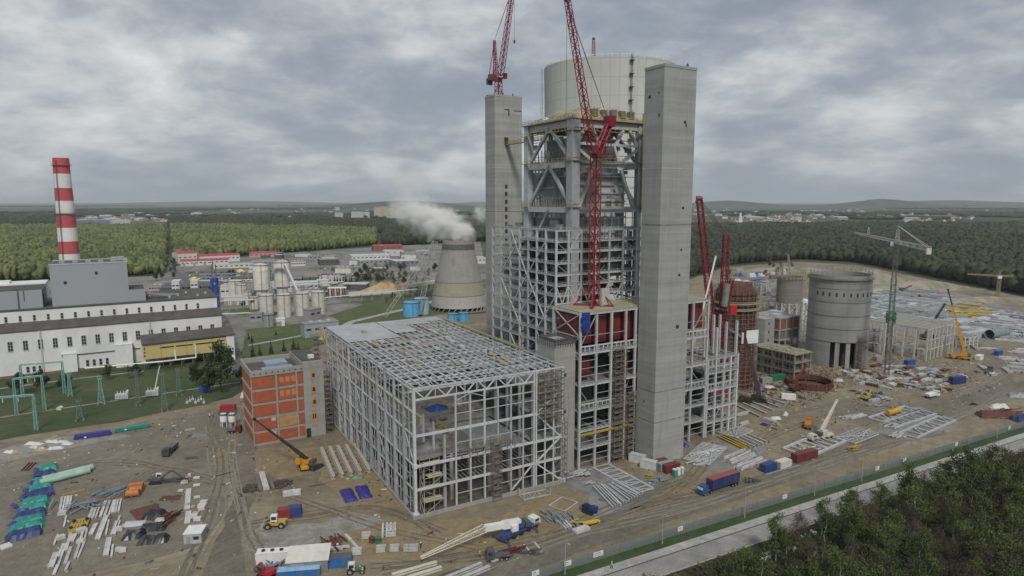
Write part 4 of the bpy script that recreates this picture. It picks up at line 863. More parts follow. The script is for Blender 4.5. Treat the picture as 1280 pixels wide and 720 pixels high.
m = MB(); m.wedge([(0, 0), (8, 0), (8, 26.6), (0, 23.6)], 0, 1)   # profile in x-z swept along y, mapped below
m.v = [(-175+y*155.4, 246+x, z) for x, y, z in m.v]; m.build('wall', WHITEW, t)
MB().box(-175, 254, 0, -20.6, 300, 33.4).build('upper_wall', WHITEW, t)
m = MB(); m.add([(-175.2, 245.6, 23.65), (-19.0, 245.6, 23.65), (-19.0, 253.95, 26.9), (-175.2, 253.95, 26.9), (-175.2, 245.6, 24.1), (-19.0, 245.6, 24.1), (-19.0, 253.95, 27.4), (-175.2, 253.95, 27.4)], [(0,3,2,1),(4,5,6,7),(0,1,5,4),(1,2,6,5),(2,3,7,6),(3,0,4,7)]); m.build('lean_to_roof', ROOFD, t)
m = MB(); m.box(-175.2, 253.7, 33.4, -20.2, 300.3, 34.0); m.build('roof', ROOFD, t)
for k in range(16): window(t, -119.3+6.3*k, 246, 16.4, 2.1, 5.0, 2, 3); window(t, -121.0+6.0*k, 254, 29.3, 1.25, 3.0, 1, 2)
for k in range(4): window(t, -87+k*3.0, 246, 3.7, 1.4, 3.4, 1, 2)
for k in range(3): window(t, -113+k*2.6, 246, 3.6, 1.4, 3.0, 1, 2)
m = MB(); m.box(-74, 242.2, .1, -65.8, 245.95, 12.4); m.build('stair_annex', WHITEW, t); MB().box(-74.2, 242.0, 12.4, -65.6, 245.95, 12.8).build('annex_roof', WHITE, t)
m = MB(); m.box(-97.5, 244.2, .1, -91.5, 245.9, 9.8); m.box(-98.5, 244, 9.8, -92, 245.9, 10.3); m.build('porch', WHITEW, t)
MB().bar((-97, 245.7, 9.0), (-62, 245.7, 9.0), .35).build('cornice', ROOFD, t)
m = MB(); m.box(-170, 245.6, 0, -62, 245.98, 1.4); m.build('plinth', BROWNB, t)
for u in (-106.5, -56.5): MB().box(u-.35, 245.5, 1.4, u+.35, 245.97, 23.6).build('downpipe', WFRAME, t)
m = MB()
for k in range(8): m.cyl((-60+k*5, 262+k % 3*8, 34), (-60+k*5, 262+k % 3*8, 35.2), .6, n=8)
m.build('roof_vent', WFRAME, t)
t = T('boiler_block', 'tall plain grey block with a lower step, rising behind the white power hall', 'building', P(0, 0), ANG)
MB().box(-101, 258, 33.9, -65.2, 285, 56.2).build('wall', GREYP, t); MB().box(-65.2, 258.05, 33.9, -57.2, 280, 40.6).build('wall', GREYP, t)
MB().box(-100.6, 258.4, 56.2, -65.6, 284.6, 56.5).build('roof', ROOFD, t); MB().box(-65.19, 258.4, 40.6, -57.5, 279.6, 40.8).build('roof', ROOFD, t)
m = MB(); m.box(-101.2, 257.8, 56.2, -65.0, 258.2, 56.9); m.box(-65.3, 258.2, 56.2, -65.0, 285.2, 56.9); m.box(-101.2, 284.8, 56.2, -65.3, 285.2, 56.9); m.build('parapet', M('pale trim', (0.42, 0.44, 0.46)), t)
for u, z in ((-94.5, 46.5), (-80, 51)): MB().box(u-.7, 257.9, z-.8, u+.7, 258.2, z+.8).build('window', GLASS, t)
m = MB()
for k in range(6): m.box(-97+k*6, 266, 56.5, -94.5+k*6, 269, 57.4)
m.box(-73, 270, 56.5, -66.5, 277, 58.3); m.build('roof_unit', GREYP, t)
m = MB(); m.bar((-57, 262, 38), (-44, 268, 34.4), 1.6, 1.2); m.bar((-57, 266, 37), (-40, 272, 34.4), .9, .9); m.build('duct', GREYP, t)
t = T('grey_block', 'lower plain grey block left of the tall grey block, behind the white power hall', 'building', P(0, 0), ANG)
MB().box(-175, 258, 33.9, -105.2, 284, 43.6).build('wall', GREYP, t); MB().box(-174.8, 258.3, 43.6, -105.5, 283.7, 43.9).build('roof', ROOFD, t)
m = MB(); m.bar((-115.5, 257.8, 34), (-115.5, 257.8, 43.6), .5); m.bar((-113, 257.8, 38), (-113, 257.8, 43.6), .3); m.bar((-104.9, 262, 35), (-104.9, 262, 41), .6); m.build('downpipe', DSTEEL, t)
m = MB(); [m.box(-105.25, 262+5*k, 37.5, -105.05, 263.5+5*k, 39) for k in range(4)]; m.build('window', GLASS, t)
t = T('rear_hall', 'low white hall with a dark window band behind the lower grey block', 'building', P(0, 0), ANG)
MB().box(-185, 300.4, 0, -107, 318, 42.2).build('wall', WHITEW, t); MB().box(-185.3, 300.1, 42.2, -106.7, 318.3, 42.9).build('roof', WHITE, t); MB().box(-150, 304, 42.9, -124, 312, 44.4).build('roof_light', WHITE, t)
for k in range(7): window(t, -129+k*2.2, 300.4, 40.1, 1.9, 1.3, 1, 1)
t = T('switch_building', 'yellow clad building on stilts with dark roof, against the white power hall', 'building', P(0, 0), ANG)
MB().box(-61, 230, 5.6, -19.7, 242, 13.6).build('wall', YELW, t); MB().box(-19.6, 229.8, 0, -15.4, 243, 14.4).build('end_wall', WHITEW, t)
m = MB(); m.add([(-61.6, 229.2, 13.65), (-14.8, 229.2, 14.5), (-14.8, 243.5, 16.6), (-61.6, 243.5, 16.2), (-61.6, 229.2, 14.2), (-14.8, 229.2, 15.1), (-14.8, 243.5, 17.2), (-61.6, 243.5, 16.8)], [(0,3,2,1),(4,5,6,7),(0,1,5,4),(1,2,6,5),(2,3,7,6),(3,0,4,7)]); m.build('roof', ROOFD, t)
m = MB()
for k in range(8): m.box(-60+k*5.6, 230.4, 0, -59.4+k*5.6, 231, 5.6); m.bar((-59.7+k*5.6, 230.7, .1), (-57+k*5.6, 230.7, 5.5), .3)
m.build('stilts', DSTEEL, t)
for a, b in ((-53, -46.2), (-45.2, -36.8), (-35.6, -23.8)): MB().box(a, 229.92, 10.9, b, 230.1, 11.6).build('window', GLASS, t)
for z in (7.6, 9.6, 11.6): MB().box(-23.2, 229.92, z, -20.4, 230.1, z+.6).build('window', GLASS, t); MB().box(-60.7, 229.92, z-.6, -60, 230.1, z+.3).build('window', GLASS, t)
for u in (-52.5, -40, -27): MB().box(u-.12, 229.85, 5.7, u+.12, 229.99, 13.6).build('cladding_strip', M('dull yellow', (0.33, 0.27, 0.12)), t)
t = T('pipe_bridge', 'white pipe on posts running along the foot of the power hall to the yellow building', 'pipe bridge', P(0, 0), ANG)
m = MB(); m.cyl((-88, 236, 3.2), (-52, 225, 4.6), .45, n=8); m.cyl((-52, 225, 4.6), (-36, 225, 4.8), .4, n=8); m.cyl((-36, 225, 4.8), (-36, 225, 12), .4, n=8); m.cyl((-46, 225, 4.8), (-46, 226, 10), .35, n=8); m.build('pipe', WHITE, t, True)
m = MB()
for f in (0, .25, .5, .75, 1): m.bar((-88+36*f, 236-11*f, 0), (-88+36*f, 236-11*f, 3.2+1.4*f), .3)
m.build('posts', DSTEEL, t)
# chimney
CHR, CHW = M('chimney red', (0.42, 0.075, 0.09), .7, .07, .1), M('chimney white', (0.66, 0.65, 0.64), .7, .05, .1, dirt=(.45, .42, .4), dirt_amt=.4)
t = T('chimney', 'tall chimney with red and white bands behind the grey boiler block', 'chimney', (-341.4, 500, 0)); zf = lambda y: 121.8-(y-199)*0.607; rf = lambda z: 5.35+(121.8-z)*0.0195
bands = [(198, 'r'), (217, 'w'), (234.5, 'r'), (250.5, 'w'), (267.5, 'r'), (284, 'w'), (301, 'r'), (317, 'w'), (330, 'g')]
for i, (y, c) in enumerate(bands):
    z1, z0 = zf(y), (zf(bands[i+1][0]) if i < 8 else 0); MB().lathe([(rf(z0), z0), (rf(z1), z1)], 32).build('band', {'r': CHR, 'w': CHW, 'g': CONC}[c], t, True)
for z in (zf(206.5), zf(266)):
    m = MB(); m.lathe([(rf(z), z-.25), (rf(z)+1.2, z-.25), (rf(z)+1.2, z), (rf(z), z), (rf(z), z-.25)], 32); m.lathe([(rf(z)+1.1, z+1.0), (rf(z)+1.2, z+1.0), (rf(z)+1.2, z+1.15), (rf(z)+1.1, z+1.15), (rf(z)+1.1, z+1.0)], 32); m.build('gallery', CHR if z > 100 else DSTEEL, t)
m = MB(); m.lathe([(rf(121)-.1, 121.9), (rf(121)-.1, 122.6), (rf(121)-.9, 122.6), (rf(121)-.9, 121.95)], 32); m.build('cap', DSTEEL, t)
m = MB()
for k in (-.35, .35): m.bar((k, -rf(40)-.5, 40), (k, -rf(121)-.5, 121), .2)
m.build('ladder', DSTEEL, t)
# old cooling tower with steam
t = T('small_cooling_tower', 'old tapering grey cooling tower with a steaming mouth and yellowish band', 'cooling tower', (-45.2, 546, 0))
pr = [(23.4, 3.0), (21.9, 13), (19.9, 24), (17.2, 35), (15.2, 44), (13.6, 50.5)]
G1, G2, G3 = concrete('old shell grey', (.27, .265, .25), 60, .1, .5), concrete('old shell yellowish', (.31, .30, .225), 60, .06, .4), concrete('old shell pale', (.38, .37, .34), 60, .06, .4)
MB().lathe(pr[0:2], 48).build('lower_shell', G3, t, True); MB().lathe(pr[1:3], 48).build('middle_shell', G2, t, True); MB().lathe(pr[2:], 48).build('upper_shell', G1, t, True)
for r_, z in ((22.0, 13), (20.0, 24)): MB().lathe([(r_, z-.3), (r_+.25, z-.3), (r_+.25, z+.3), (r_, z+.3)], 48).build('ring', G1, t)
MB().lathe([(13.7, 50.5), (13.9, 50.5), (13.3, 55), (12.6, 55), (13.0, 50.6)], 48).build('dark_band', DSTEEL, t, True)
MB().lathe([(13.2, 55), (13.2, 58.2), (12.4, 58.2), (12.4, 55.1)], 48).build('rim', G1, t, True)
m = MB()
for k in range(30): a = 2*math.pi*k/30; m.bar((23.6*math.cos(a), 23.6*math.sin(a), 0), (23.2*math.cos(a+.1), 23.2*math.sin(a+.1), 3.2), .6)
m.build('columns', CONC, t)
def steam(c, rad, dens, seed, rz=0.0, ry=0.0):
    import bmesh
    bm = bmesh.new(); bmesh.ops.create_icosphere(bm, subdivisions=3, radius=1.0); me = bpy.data.meshes.new('steam_plume'); bm.to_mesh(me); bm.free()
    o = bpy.data.objects.new('steam_plume', me); COL.objects.link(o); o.location = c; o.scale = rad; o.rotation_euler = (0, ry, rz); o['kind'] = 'stuff'
    m = bpy.data.materials.new('steam'); m.use_nodes = True; t = m.node_tree; t.nodes.clear(); ou = nd(t, 'ShaderNodeOutputMaterial'); v = nd(t, 'ShaderNodeVolumePrincipled'); v.inputs['Color'].default_value = (.97, .97, .97, 1); v.inputs['Anisotropy'].default_value = .1
    co = nd(t, 'ShaderNodeTexCoord'); ln = nd(t, 'ShaderNodeVectorMath', operation='LENGTH'); lk(t, co.outputs['Object'], ln.inputs[0])
    of = nd(t, 'ShaderNodeVectorMath', operation='ADD'); lk(t, co.outputs['Object'], of.inputs[0]); of.inputs[1].default_value = (seed*3.1, seed*1.7, seed)
    n = noise(t, of.outputs[0], 1.7, 5, .6, .5)
    d = mth(t, 'SUBTRACT', mth(t, 'ADD', mth(t, 'SUBTRACT', 1.0, ln.outputs['Value']), mth(t, 'MULTIPLY', n, 1.5)), 0.95, True)
    lk(t, mth(t, 'MULTIPLY', mth(t, 'MULTIPLY', d, d), dens), v.inputs['Density']); lk(t, v.outputs[0], ou.inputs['Volume']); me.materials.append(m); return o
def at(x, y, d): r = ray(x, y); k = d/r[1]; return (r[0]*k, d, CAM_H+r[2]*k)
steam(at(577, 292, 548), (17, 14, 13), 2.2, 1); steam(at(557, 281, 552), (26, 17, 19), 2.2, 2); steam(at(532, 270, 556), (25, 18, 21), 1.4, 3); steam(at(508, 260, 560), (24, 17, 24), .45, 4); steam(at(518, 232, 562), (32, 18, 32), .13, 5); steam(at(601, 268, 700), (14, 12, 17), .3, 6)
# ================================================================ lime silos, tanks, sheds of the old plant
SILO = M('silo off white', (0.60, 0.58, 0.53), 0.6, 0.06, 0.15, dirt=(.36, .33, .28), dirt_amt=.4, dscale=.25); SILOB = M('tank blue', (0.10, 0.36, 0.62), .5, .07, .2); SILOG = M('tank grey', (.27, .29, .29), .5, .06)
def silo(name, label, loc, r, h, mat, cone=.12, hoops=3, base=0.0, cat='silo', group=None, legs=0, ladder=True):
    t = T(name, label, cat, loc, 0, group)
    MB().lathe([(r, base), (r, h), (r*.9, h+r*cone*.5), (r*.1, h+r*cone)], 28).build('shell', mat, t, True)
    if base and not legs: MB().lathe([(r*.72, 0), (r*.72, base), (r, base+.1)], 24).build('skirt', mat, t, True)
    if legs: m = MB(); [m.cyl((r*.85*math.cos(k*6.283/legs), r*.85*math.sin(k*6.283/legs), 0), (r*.85*math.cos(k*6.283/legs), r*.85*math.sin(k*6.283/legs), base), .35, n=6) for k in range(legs)]; m.build('legs', STEEL, t); MB().lathe([(r, base), (r*.25, max(1.0, base-r))], 24).build('hopper', mat, t, True)
    if hoops:
        m = MB()
        for k in range(hoops): z = base+(h-base)*(k+.5)/hoops; m.lathe([(r+.02, z), (r+.14, z), (r+.14, z+.25), (r+.02, z+.25), (r+.02, z)], 28)
        m.build('hoops', mat, t)
    m = MB(); m.lathe([(r+.05, h), (r+.5, h), (r+.5, h+.2), (r+.05, h+.2), (r+.05, h)], 28); m.lathe([(r+.4, h+1.1), (r+.5, h+1.1), (r+.5, h+1.2), (r+.4, h+1.2), (r+.4, h+1.1)], 28); [m.bar(((r+.45)*math.cos(k*.39), (r+.45)*math.sin(k*.39), h), ((r+.45)*math.cos(k*.39), (r+.45)*math.sin(k*.39), h+1.1), .1) for k in range(16)]; m.build('top_railing', DSTEEL, t)
    if ladder:
        m = MB(); a = -1.2; x, y = (r+.35)*math.cos(a), (r+.35)*math.sin(a); m.bar((x-.3, y, .1), (x-.3, y, h+1), .12); m.bar((x+.3, y, .1), (x+.3, y, h+1), .12); [m.bar((x-.3, y, z), (x+.3, y, z), .08) for z in np.arange(1, h, 1.2)]; m.build('ladder', DSTEEL, t)
    return t
for (x, y), l in zip(((331,398),(353,397),(376,395),(396,393)), ('first from the left of the four squat white silos in a row', 'second from the left of the four squat white silos in a row', 'third from the left of the four squat white silos in a row', 'rightmost of the four squat white silos in a row')): p = G(x, y); silo('squat_silo', l, (p[0], p[1]+5, 0), 5.3, 17.6, SILO, .2, 4)
silo('tall_silo', 'left of the two tall white silos on slim skirts behind the squat row', (-216, 556, 0), 6.6, 36, SILO, .28, 2, 15); silo('tall_silo', 'right of the two tall white silos on slim skirts behind the squat row', (-204, 572, 0), 6.6, 37, SILO, .28, 2, 15.5)
m = MB(); tw = T('silo_gantry', 'open steel stair gantry linking the two tall white silos', 'gantry', (-210.5, 557, 0)); m.lattice((0, 0, 0), (0, 0, 39), 4.2, 4.2, 12, .3, .2); m.build('frame', STEEL, tw); m = MB(); m.box(-14, -2, 39, 14, 2, 39.4); m.bar((-14, -2, 40.4), (14, -2, 40.4), .15); m.build('top_deck', STEEL, tw)
t = T('inclined_conveyor', 'inclined conveyor climbing to the tall white silos from the right', 'conveyor', (-203, 566, 0)); m = MB(); m.bar((4, 0, 36), (26, -20, 2.5), 1.8, 1.6); m.build('gallery', STEEL2, t); m = MB(); m.bar((15, -10, 0), (15, -10, 19), .6); m.bar((23, -17, 0), (23, -17, 7), .6); m.build('trestles', STEEL, t)
silo('grey_tank', 'small dark grey tank in front of the squat white silos', G(336.5, 408), 3.8, 9, SILOG, .1, 0, cat='tank')
silo('blue_tank', 'left larger blue tank behind the hall roof', G(514, 395), 6.6, 11, SILOB, .12, 0, cat='tank'); silo('blue_tank', 'right paler blue tank touching the larger blue tank behind the hall roof', G(527, 392), 6.2, 12.5, M('tank pale blue', (0.30, 0.48, 0.62), .5, .06), .12, 0, cat='tank')
silo('blue_tank', 'small blue tank under the old cooling tower, the left one', G(566, 401), 3.9, 5.5, SILOB, .1, 0, cat='tank'); silo('blue_tank', 'small blue tank under the old cooling tower, the right one', G(580, 401), 4.0, 6.2, SILOB, .1, 0, cat='tank')
silo('white_tank', 'white cylinder tank left of the tall white silos', G(295, 372), 6.3, 16, SILO, .1, 3, cat='tank'); silo('white_tank', 'small white tank half hidden behind the first squat silo', G(318, 386), 3.6, 10, SILO, .2, 2, cat='tank')
def shed(name, label, a, b, depth, h, wall, roof, kind='flat', cat='building', group=None, wins=0, wmat=None, wz=None, rise=2.0, doors=0, wh=1.4, rows=1):
    """building standing on the ground line a-b, running back by depth"""
    L = math.hypot(b[0]-a[0], b[1]-a[1]); t = T(name, label, cat, (a[0], a[1], 0), head(a, b), group); m = MB()
    if kind == 'gable':
        m.wedge([(0, 0), (depth, 0), (depth, h), (depth/2, h+rise), (0, h)], 0, L); m.v = [(y, x, z) for x, y, z in m.v]; m.build('wall', wall, t)
        r = MB(); ov = .4
        for x0, z0, x1, z1 in ((-ov, h-rise*ov/(depth/2), depth/2, h+rise), (depth+ov, h-rise*ov/(depth/2), depth/2, h+rise)):
            r.add([(-ov, x0, z0+.05), (L+ov, x0, z0+.05), (L+ov, x1, z1+.05), (-ov, x1, z1+.05), (-ov, x0, z0+.3), (L+ov, x0, z0+.3), (L+ov, x1, z1+.3), (-ov, x1, z1+.3)], [(0,3,2,1),(4,5,6,7),(0,1,5,4),(1,2,6,5),(2,3,7,6),(3,0,4,7)])
        r.build('roof', roof, t)
    else:
        m.box(0, 0, 0, L, depth, h); m.build('wall', wall, t); MB().box(-.25, -.25, h, L+.25, depth+.25, h+.5).build('roof', roof, t)
        if L > 14: r = MB(); [r.box(L*k/4-1.2, depth*.4, h+.5, L*k/4+1.2, depth*.4+2, h+1.4) for k in (1, 2, 3)]; r.build('roof_unit', wmat or WFRAME, t)
    for rw in range(rows):
        for k in range(wins): x = L*(k+.5)/wins; z = (wz or h*.6)+rw*3.6; MB().box(x-min(1.6, L/wins*.36), -.05, z-wh/2, x+min(1.6, L/wins*.36), .1, z+wh/2).build('window', GLASS, t)
    for k in range(doors): x = L*(k+.3)/max(1, doors); MB().box(x-1.8, -.06, .05, x+1.8, .1, min(4, h*.7)).build('door', SILOG, t)
    return t
WALLW, WALLG, WALLD, REDR, GREYR, PALER = M('shed white', (.55, .54, .52), .6, .06), M('shed grey', (.27, .275, .28), .6, .08), M('shed dark', (.085, .085, .09), .7, .15), M('red roof', (.36, .045, .055), .6, .1), M('grey roof', (.22, .225, .235), .6, .12), M('pale roof', (.47, .485, .51), .5, .06)
shed('works_block', 'white three storey works block with windows behind the white power hall', G(215.5, 372), G(225, 371.6), 16, 15, WALLW, WALLW, wins=2, wz=4, rows=3); shed('works_block', 'narrow white works block right of the pipes, behind the power hall', G(239, 371), G(248, 370.6), 12, 15, WALLW, WALLW, wins=2, wz=4, rows=3)
shed('silo_hall', 'long white hall with many doors right behind the tall silos', G(352, 366), G(398, 364), 16, 9, WALLW, PALER, wins=8, doors=4); shed('silo_hall', 'white boxy hall left of the tall silos', G(276, 373), G(300, 372), 12, 11, WALLW, PALER, wins=4); shed('silo_hall', 'grey boxy hall under the inclined conveyor', G(372, 382), G(392, 380), 8, 6, WALLG, GREYR, wins=3)
shed('coal_bunker', 'long black coal store behind the white works blocks', G(200, 370), G(290, 366), 40, 7, WALLD, WALLD); shed('depot_shed', 'low red striped shed left of the white works block', G(186, 365), G(214, 364), 10, 6, M('pinkish wall', (.42, .30, .27)), GREYR, wins=8)
shed('grey_shed', 'grey flat roofed hut left of the dark grey tank', G(312, 403), G(328, 402.4), 8, 6, WALLG, GREYR, wins=2); shed('white_kiosk', 'small white kiosk right of the dark grey tank', G(346, 408), G(356, 407.4), 5, 5, WHITE, WHITE, doors=1); shed('pump_hut', 'grey hut at the foot of the rightmost squat silo', G(388, 401), G(402, 398), 7, 8, WALLG, GREYR, wins=2)
shed('low_store', 'pale open store with dark mouth behind the squat silos', G(280, 382), G(308, 381), 12, 7, WALLW, PALER, doors=3); shed('annex_block', 'flat grey annex block at the far end of the hall frame', G(381, 423), G(424, 418), 9, 9, GREYP, GREYR, wins=4)
BLUES = M('blue steel', (.03, .09, .36), .5, .1)
t = T('blue_stair_tower', 'bright blue lattice stair tower at the right end of the white power hall', 'stair tower', (*G(271.5, 410)[:2], 0)); m = MB(); m.lattice((0, 0, 0), (0, 0, 36), 3.6, 3.6, 12, .6, .4); m.build('frame', BLUES, t); m = MB(); m.box(-1.7, -1.7, 33, 1.7, 1.7, 36); m.build('head_house', BLUES, t); m = MB(); [m.bar((x, 0, 36), (x, 0, 46), .45) for x in (-1.2, 1.4)]; m.build('vent_pipe', DSTEEL, t)
def piperack(name, label, a, b, z, n, w_=2.2, mat=None, cat='pipe rack'):
    t = T(name, label, cat, (a[0], a[1], 0), head(a, b)); L = math.hypot(b[0]-a[0], b[1]-a[1]); m = MB()
    for k in range(4): m.cyl((0, -w_/2+w_*k/3, z+.35), (L, -w_/2+w_*k/3, z+.35), .28+.14*(k % 2), n=6)
    m.build('pipes', mat or STEEL2, t); m = MB()
    for k in range(n): x = L*(k+.5)/n; m.bar((x, -w_/2, 0), (x, -w_/2, z), .35); m.bar((x, w_/2, 0), (x, w_/2, z), .35); m.bar((x, -w_/2, z-.2), (x, w_/2, z-.2), .35)
    m.build('posts', CONC, t); return t
piperack('pipe_rack', 'high pipe rack running right from the white works blocks', G(248, 368), G(322, 366), 13, 7); piperack('pipe_rack', 'lower pipe rack between blue stair tower and squat silos', G(274, 389), G(318, 387), 8, 5); piperack('pipe_rack', 'pale low pipe rack at ground behind the blue stair tower', G(274, 398), G(322, 396), 3, 6, 1.6); piperack('pipe_rack', 'long pale pipe rack across the lawn in front of the sand heap', G(402, 383), G(522, 371), 7, 9, 2.6, PALER)
for i, (x, y, r_, h_, l) in enumerate(((262, 386, 3.4, 9, 'short white tank just right of the blue stair tower'), (303, 376, 4.2, 15, 'slim white tank between two others left of the tall silos'), (311, 381, 3.0, 12, 'thin pale tank left of the squat silo row'), (285, 366, 5, 11, 'broad pale tank on the lot beyond the pipe racks'), (372, 372, 3.6, 10, 'pale tank right of the tall white silos'), (418, 366, 4, 9, 'white tank left of the orange heap'), (426, 367, 3.4, 8, 'lower white tank touching the one left of the orange heap'))): silo('white_tank', l, G(x, y), r_, h_, SILO, .15, 2, cat='tank')
piperack('pipe_rack', 'upper pale pipe rack from the tall silos to the orange heap', G(362, 372), G(430, 366), 11, 6, 2.4, PALER); piperack('pipe_rack', 'dark pipe rack behind the squat white silos', G(322, 383), G(410, 377), 9, 7, 2.2, STEEL); piperack('pipe_rack', 'blue grey pipe rack crossing above the black coal store', G(246, 362), G(318, 359), 15, 5, 2.0, M('rack blue', (.16, .22, .34)))
t = T('conveyor_gallery', 'pale raised conveyor gallery leading to the old cooling tower', 'conveyor', (*G(508, 370)[:2], 0), head(G(508, 370), G(548, 363))); m = MB(); m.box(0, -2, 8, 46, 2, 11); m.build('gallery', SILO, t); m = MB(); [m.box(6+k*9, -1.6, 0, 7+k*9, 1.6, 8) for k in range(5)]; m.build('trestles', CONC, t); MB().box(-9, -4, 0, 0, 4, 12).build('head_house', TIMBER, t)
t = T('crushing_block', 'pale blocky plant with rusty frames between silos and sand heap', 'building', (*G(410, 372)[:2], 0), .1); MB().box(0, 0, 0, 16, 9, 8).build('wall', SILO, t); MB().box(-.4, -.4, 8, 16.4, 9.4, 9).build('roof', WHITE, t); m = MB(); [m.lattice((k*5, -3, 0), (k*5, -3, 9), 2.4, 2.4, 4, .3, .2) for k in range(4)]; m.build('frames', RUST, t)
hs = hill('sand_heap', G(482, 365), 38, 14, 9.5, dirt_mat('woodchip heap', [(.34, (.34, .22, .10)), (.5, (.45, .31, .15)), (.66, (.30, .20, .11))], .05, .3), 15, rz=.1); hs['kind'] = 'thing'; tag(hs, 'long heap of orange woodchips behind a pale retaining wall', 'heap')
t = T('retaining_wall', 'pale concrete retaining wall in front of the orange heap', 'wall', (*G(436, 371)[:2], 0), head(G(436, 371), G(502, 366))); MB().box(0, 0, 0, math.dist(G(436, 371)[:2], G(502, 366)[:2]), .8, 4.5).build('wall', SILO, t)
# ---- sheds with red roofs and the industrial estate
shed('warehouse', 'highest gable of the red roofed white warehouses at the forest edge', G(223, 330), G(247, 328.5), 26, 15, WALLW, REDR, 'gable', rise=3, wins=4); shed('warehouse', 'lowest front red roofed warehouse before the highest gable', G(226, 333), G(265, 331.5), 14, 7, WALLW, REDR, 'gable', wins=7, doors=3); shed('warehouse', 'long red roofed white warehouse right of the highest gable', G(250, 329), G(300, 326.5), 24, 10, WALLW, REDR, 'gable', wins=9); shed('warehouse', 'red roofed low extension in front of the long warehouse', G(262, 331), G(286, 330), 10, 6.5, WALLW, REDR, 'gable', wins=4)
shed('warehouse', 'narrow pink red roofed shed far right of the long warehouse', G(312, 322), G(346, 321), 14, 7, M('pink wall', (.45, .28, .26)), REDR, 'gable', wins=6); shed('warehouse', 'dark red roofed long shed at the forest edge above the grey estate', G(467, 314), G(503, 313), 24, 9, M('dull red wall', (.24, .10, .09)), REDR, 'gable', wins=5)
shed('estate_hall', 'wide pale roofed hall in the middle of the grey estate', G(440, 326), G(487, 324.5), 34, 7, WALLW, PALER, wins=9); shed('estate_hall', 'pale roofed hall in front of the wide hall in the grey estate', G(450, 332), G(490, 330), 22, 7, WALLG, PALER, wins=7); shed('estate_hall', 'bright striped roof hall with blue front near the old cooling tower', G(495, 333), G(524, 331.5), 30, 7, M('bluish front', (.16, .20, .25)), PALER, wins=5)
shed('estate_hall', 'dark fronted hall left in the grey estate', G(401, 332), G(424, 331), 22, 8, WALLD, GREYR, wins=4); shed('estate_hall', 'grey low hall behind the tall white silos', G(364, 333), G(382, 332.5), 16, 6, WALLW, GREYR, wins=6); shed('estate_hall', 'low grey hall with dark parked rows before it', G(425, 340), G(466, 338), 14, 5, WALLG, GREYR, wins=6); shed('estate_hall', 'small white hall under the dark red roofed shed', G(481, 319), G(505, 318), 12, 7, WALLW, PALER, wins=3)
shed('estate_hall', 'pale long store on the lot in front of the red roofed warehouses', G(267, 336), G(318, 334), 10, 5, SILO, PALER, wins=8); shed('estate_hall', 'white hall seen right of the old cooling tower', G(594, 330), G(607, 329.5), 18, 9, WALLW, PALER, wins=3); shed('estate_hall', 'grey hall far behind the pale lattice crane', G(505, 322), G(530, 321), 22, 7, WALLG, GREYR, wins=4); shed('estate_hall', 'small grey hall at the left end of the estate trees', G(386, 325), G(402, 324.5), 14, 6, WALLG, GREYR, wins=3)
rs = random.Random(17)
for k in range(34):
    x, y = (rs.uniform(300, 520), rs.uniform(316, 345)) if k < 20 else (rs.uniform(285, 440), rs.uniform(352, 372)); a = G(x, y); b = (a[0]+rs.uniform(9, 26), a[1]+rs.uniform(-2, 3))
    shed('estate_shed', 'small flat shed among the many on the far industrial estate', a, b, rs.uniform(8, 16), rs.uniform(3.5, 6.5), rs.choice((WALLW, WALLG, WALLD, SILO)), rs.choice((GREYR, PALER, GREYR)), group='small sheds on the far industrial estate')
YB = M('bright yellow tarp', (.62, .55, .08)); 
for (x, y), l in zip(((243, 349), (301, 339)), ('yellow tarped heap on the lot behind the white works blocks', 'yellow tarped heap nearer the red roofed warehouses')): o = hill('covered_heap', G(x, y), 7, 4, 3, YB, x); o['kind'] = 'thing'; tag(o, l, 'heap')
def car_mesh(col):
    t = T('parked_car', 'car', 'car', (0, 0, -500)); m = MB(); m.wedge([(-2.1, .35), (2.1, .35), (2.15, .85), (1.2, .95), (.7, 1.45), (-1.1, 1.45), (-1.9, .95), (-2.1, .9)], -.85, .85); m.build('body', col, t); m = MB(); m.wedge([(-1.0, .98), (1.1, .98), (.68, 1.40), (-1.05, 1.40)], -.87, .87); m.build('windows', GLASS, t)
    for x in (-1.3, 1.3):
        for y in (-.8, .8): MB().cyl((x, y-.1, .33), (x, y+.1, .33), .33, n=10).build('wheel', BLACK, t)
    return t
CARP = [car_mesh(M('car paint %d' % i, c, .35, .03)) for i, c in enumerate(((.6, .6, .6), (.05, .05, .06), (.35, .03, .03), (.2, .22, .25), (.04, .09, .25)))]; used = set()
for k in range(150):
    i = k % 5; x, y = (rs.uniform(398, 470), rs.choice((336.5, 338, 343.5, 345))) if k < 95 else (rs.uniform(235, 310), rs.choice((341, 345, 349))); p = G(x+rs.uniform(-1, 1), y); l = ['pale car', 'black car', 'red car', 'grey car', 'blue car'][i]+' parked in the long rows on the industrial estate'; g_ = 'parked cars on the industrial estate, '+['pale', 'black', 'red', 'grey', 'blue'][i]
    if i not in used: used.add(i); o = CARP[i]; place(o, p, 1.5); o['label'] = l; o['group'] = g_
    else: dup(CARP[i], p, 1.5+rs.uniform(-.1, .1), l, g_)
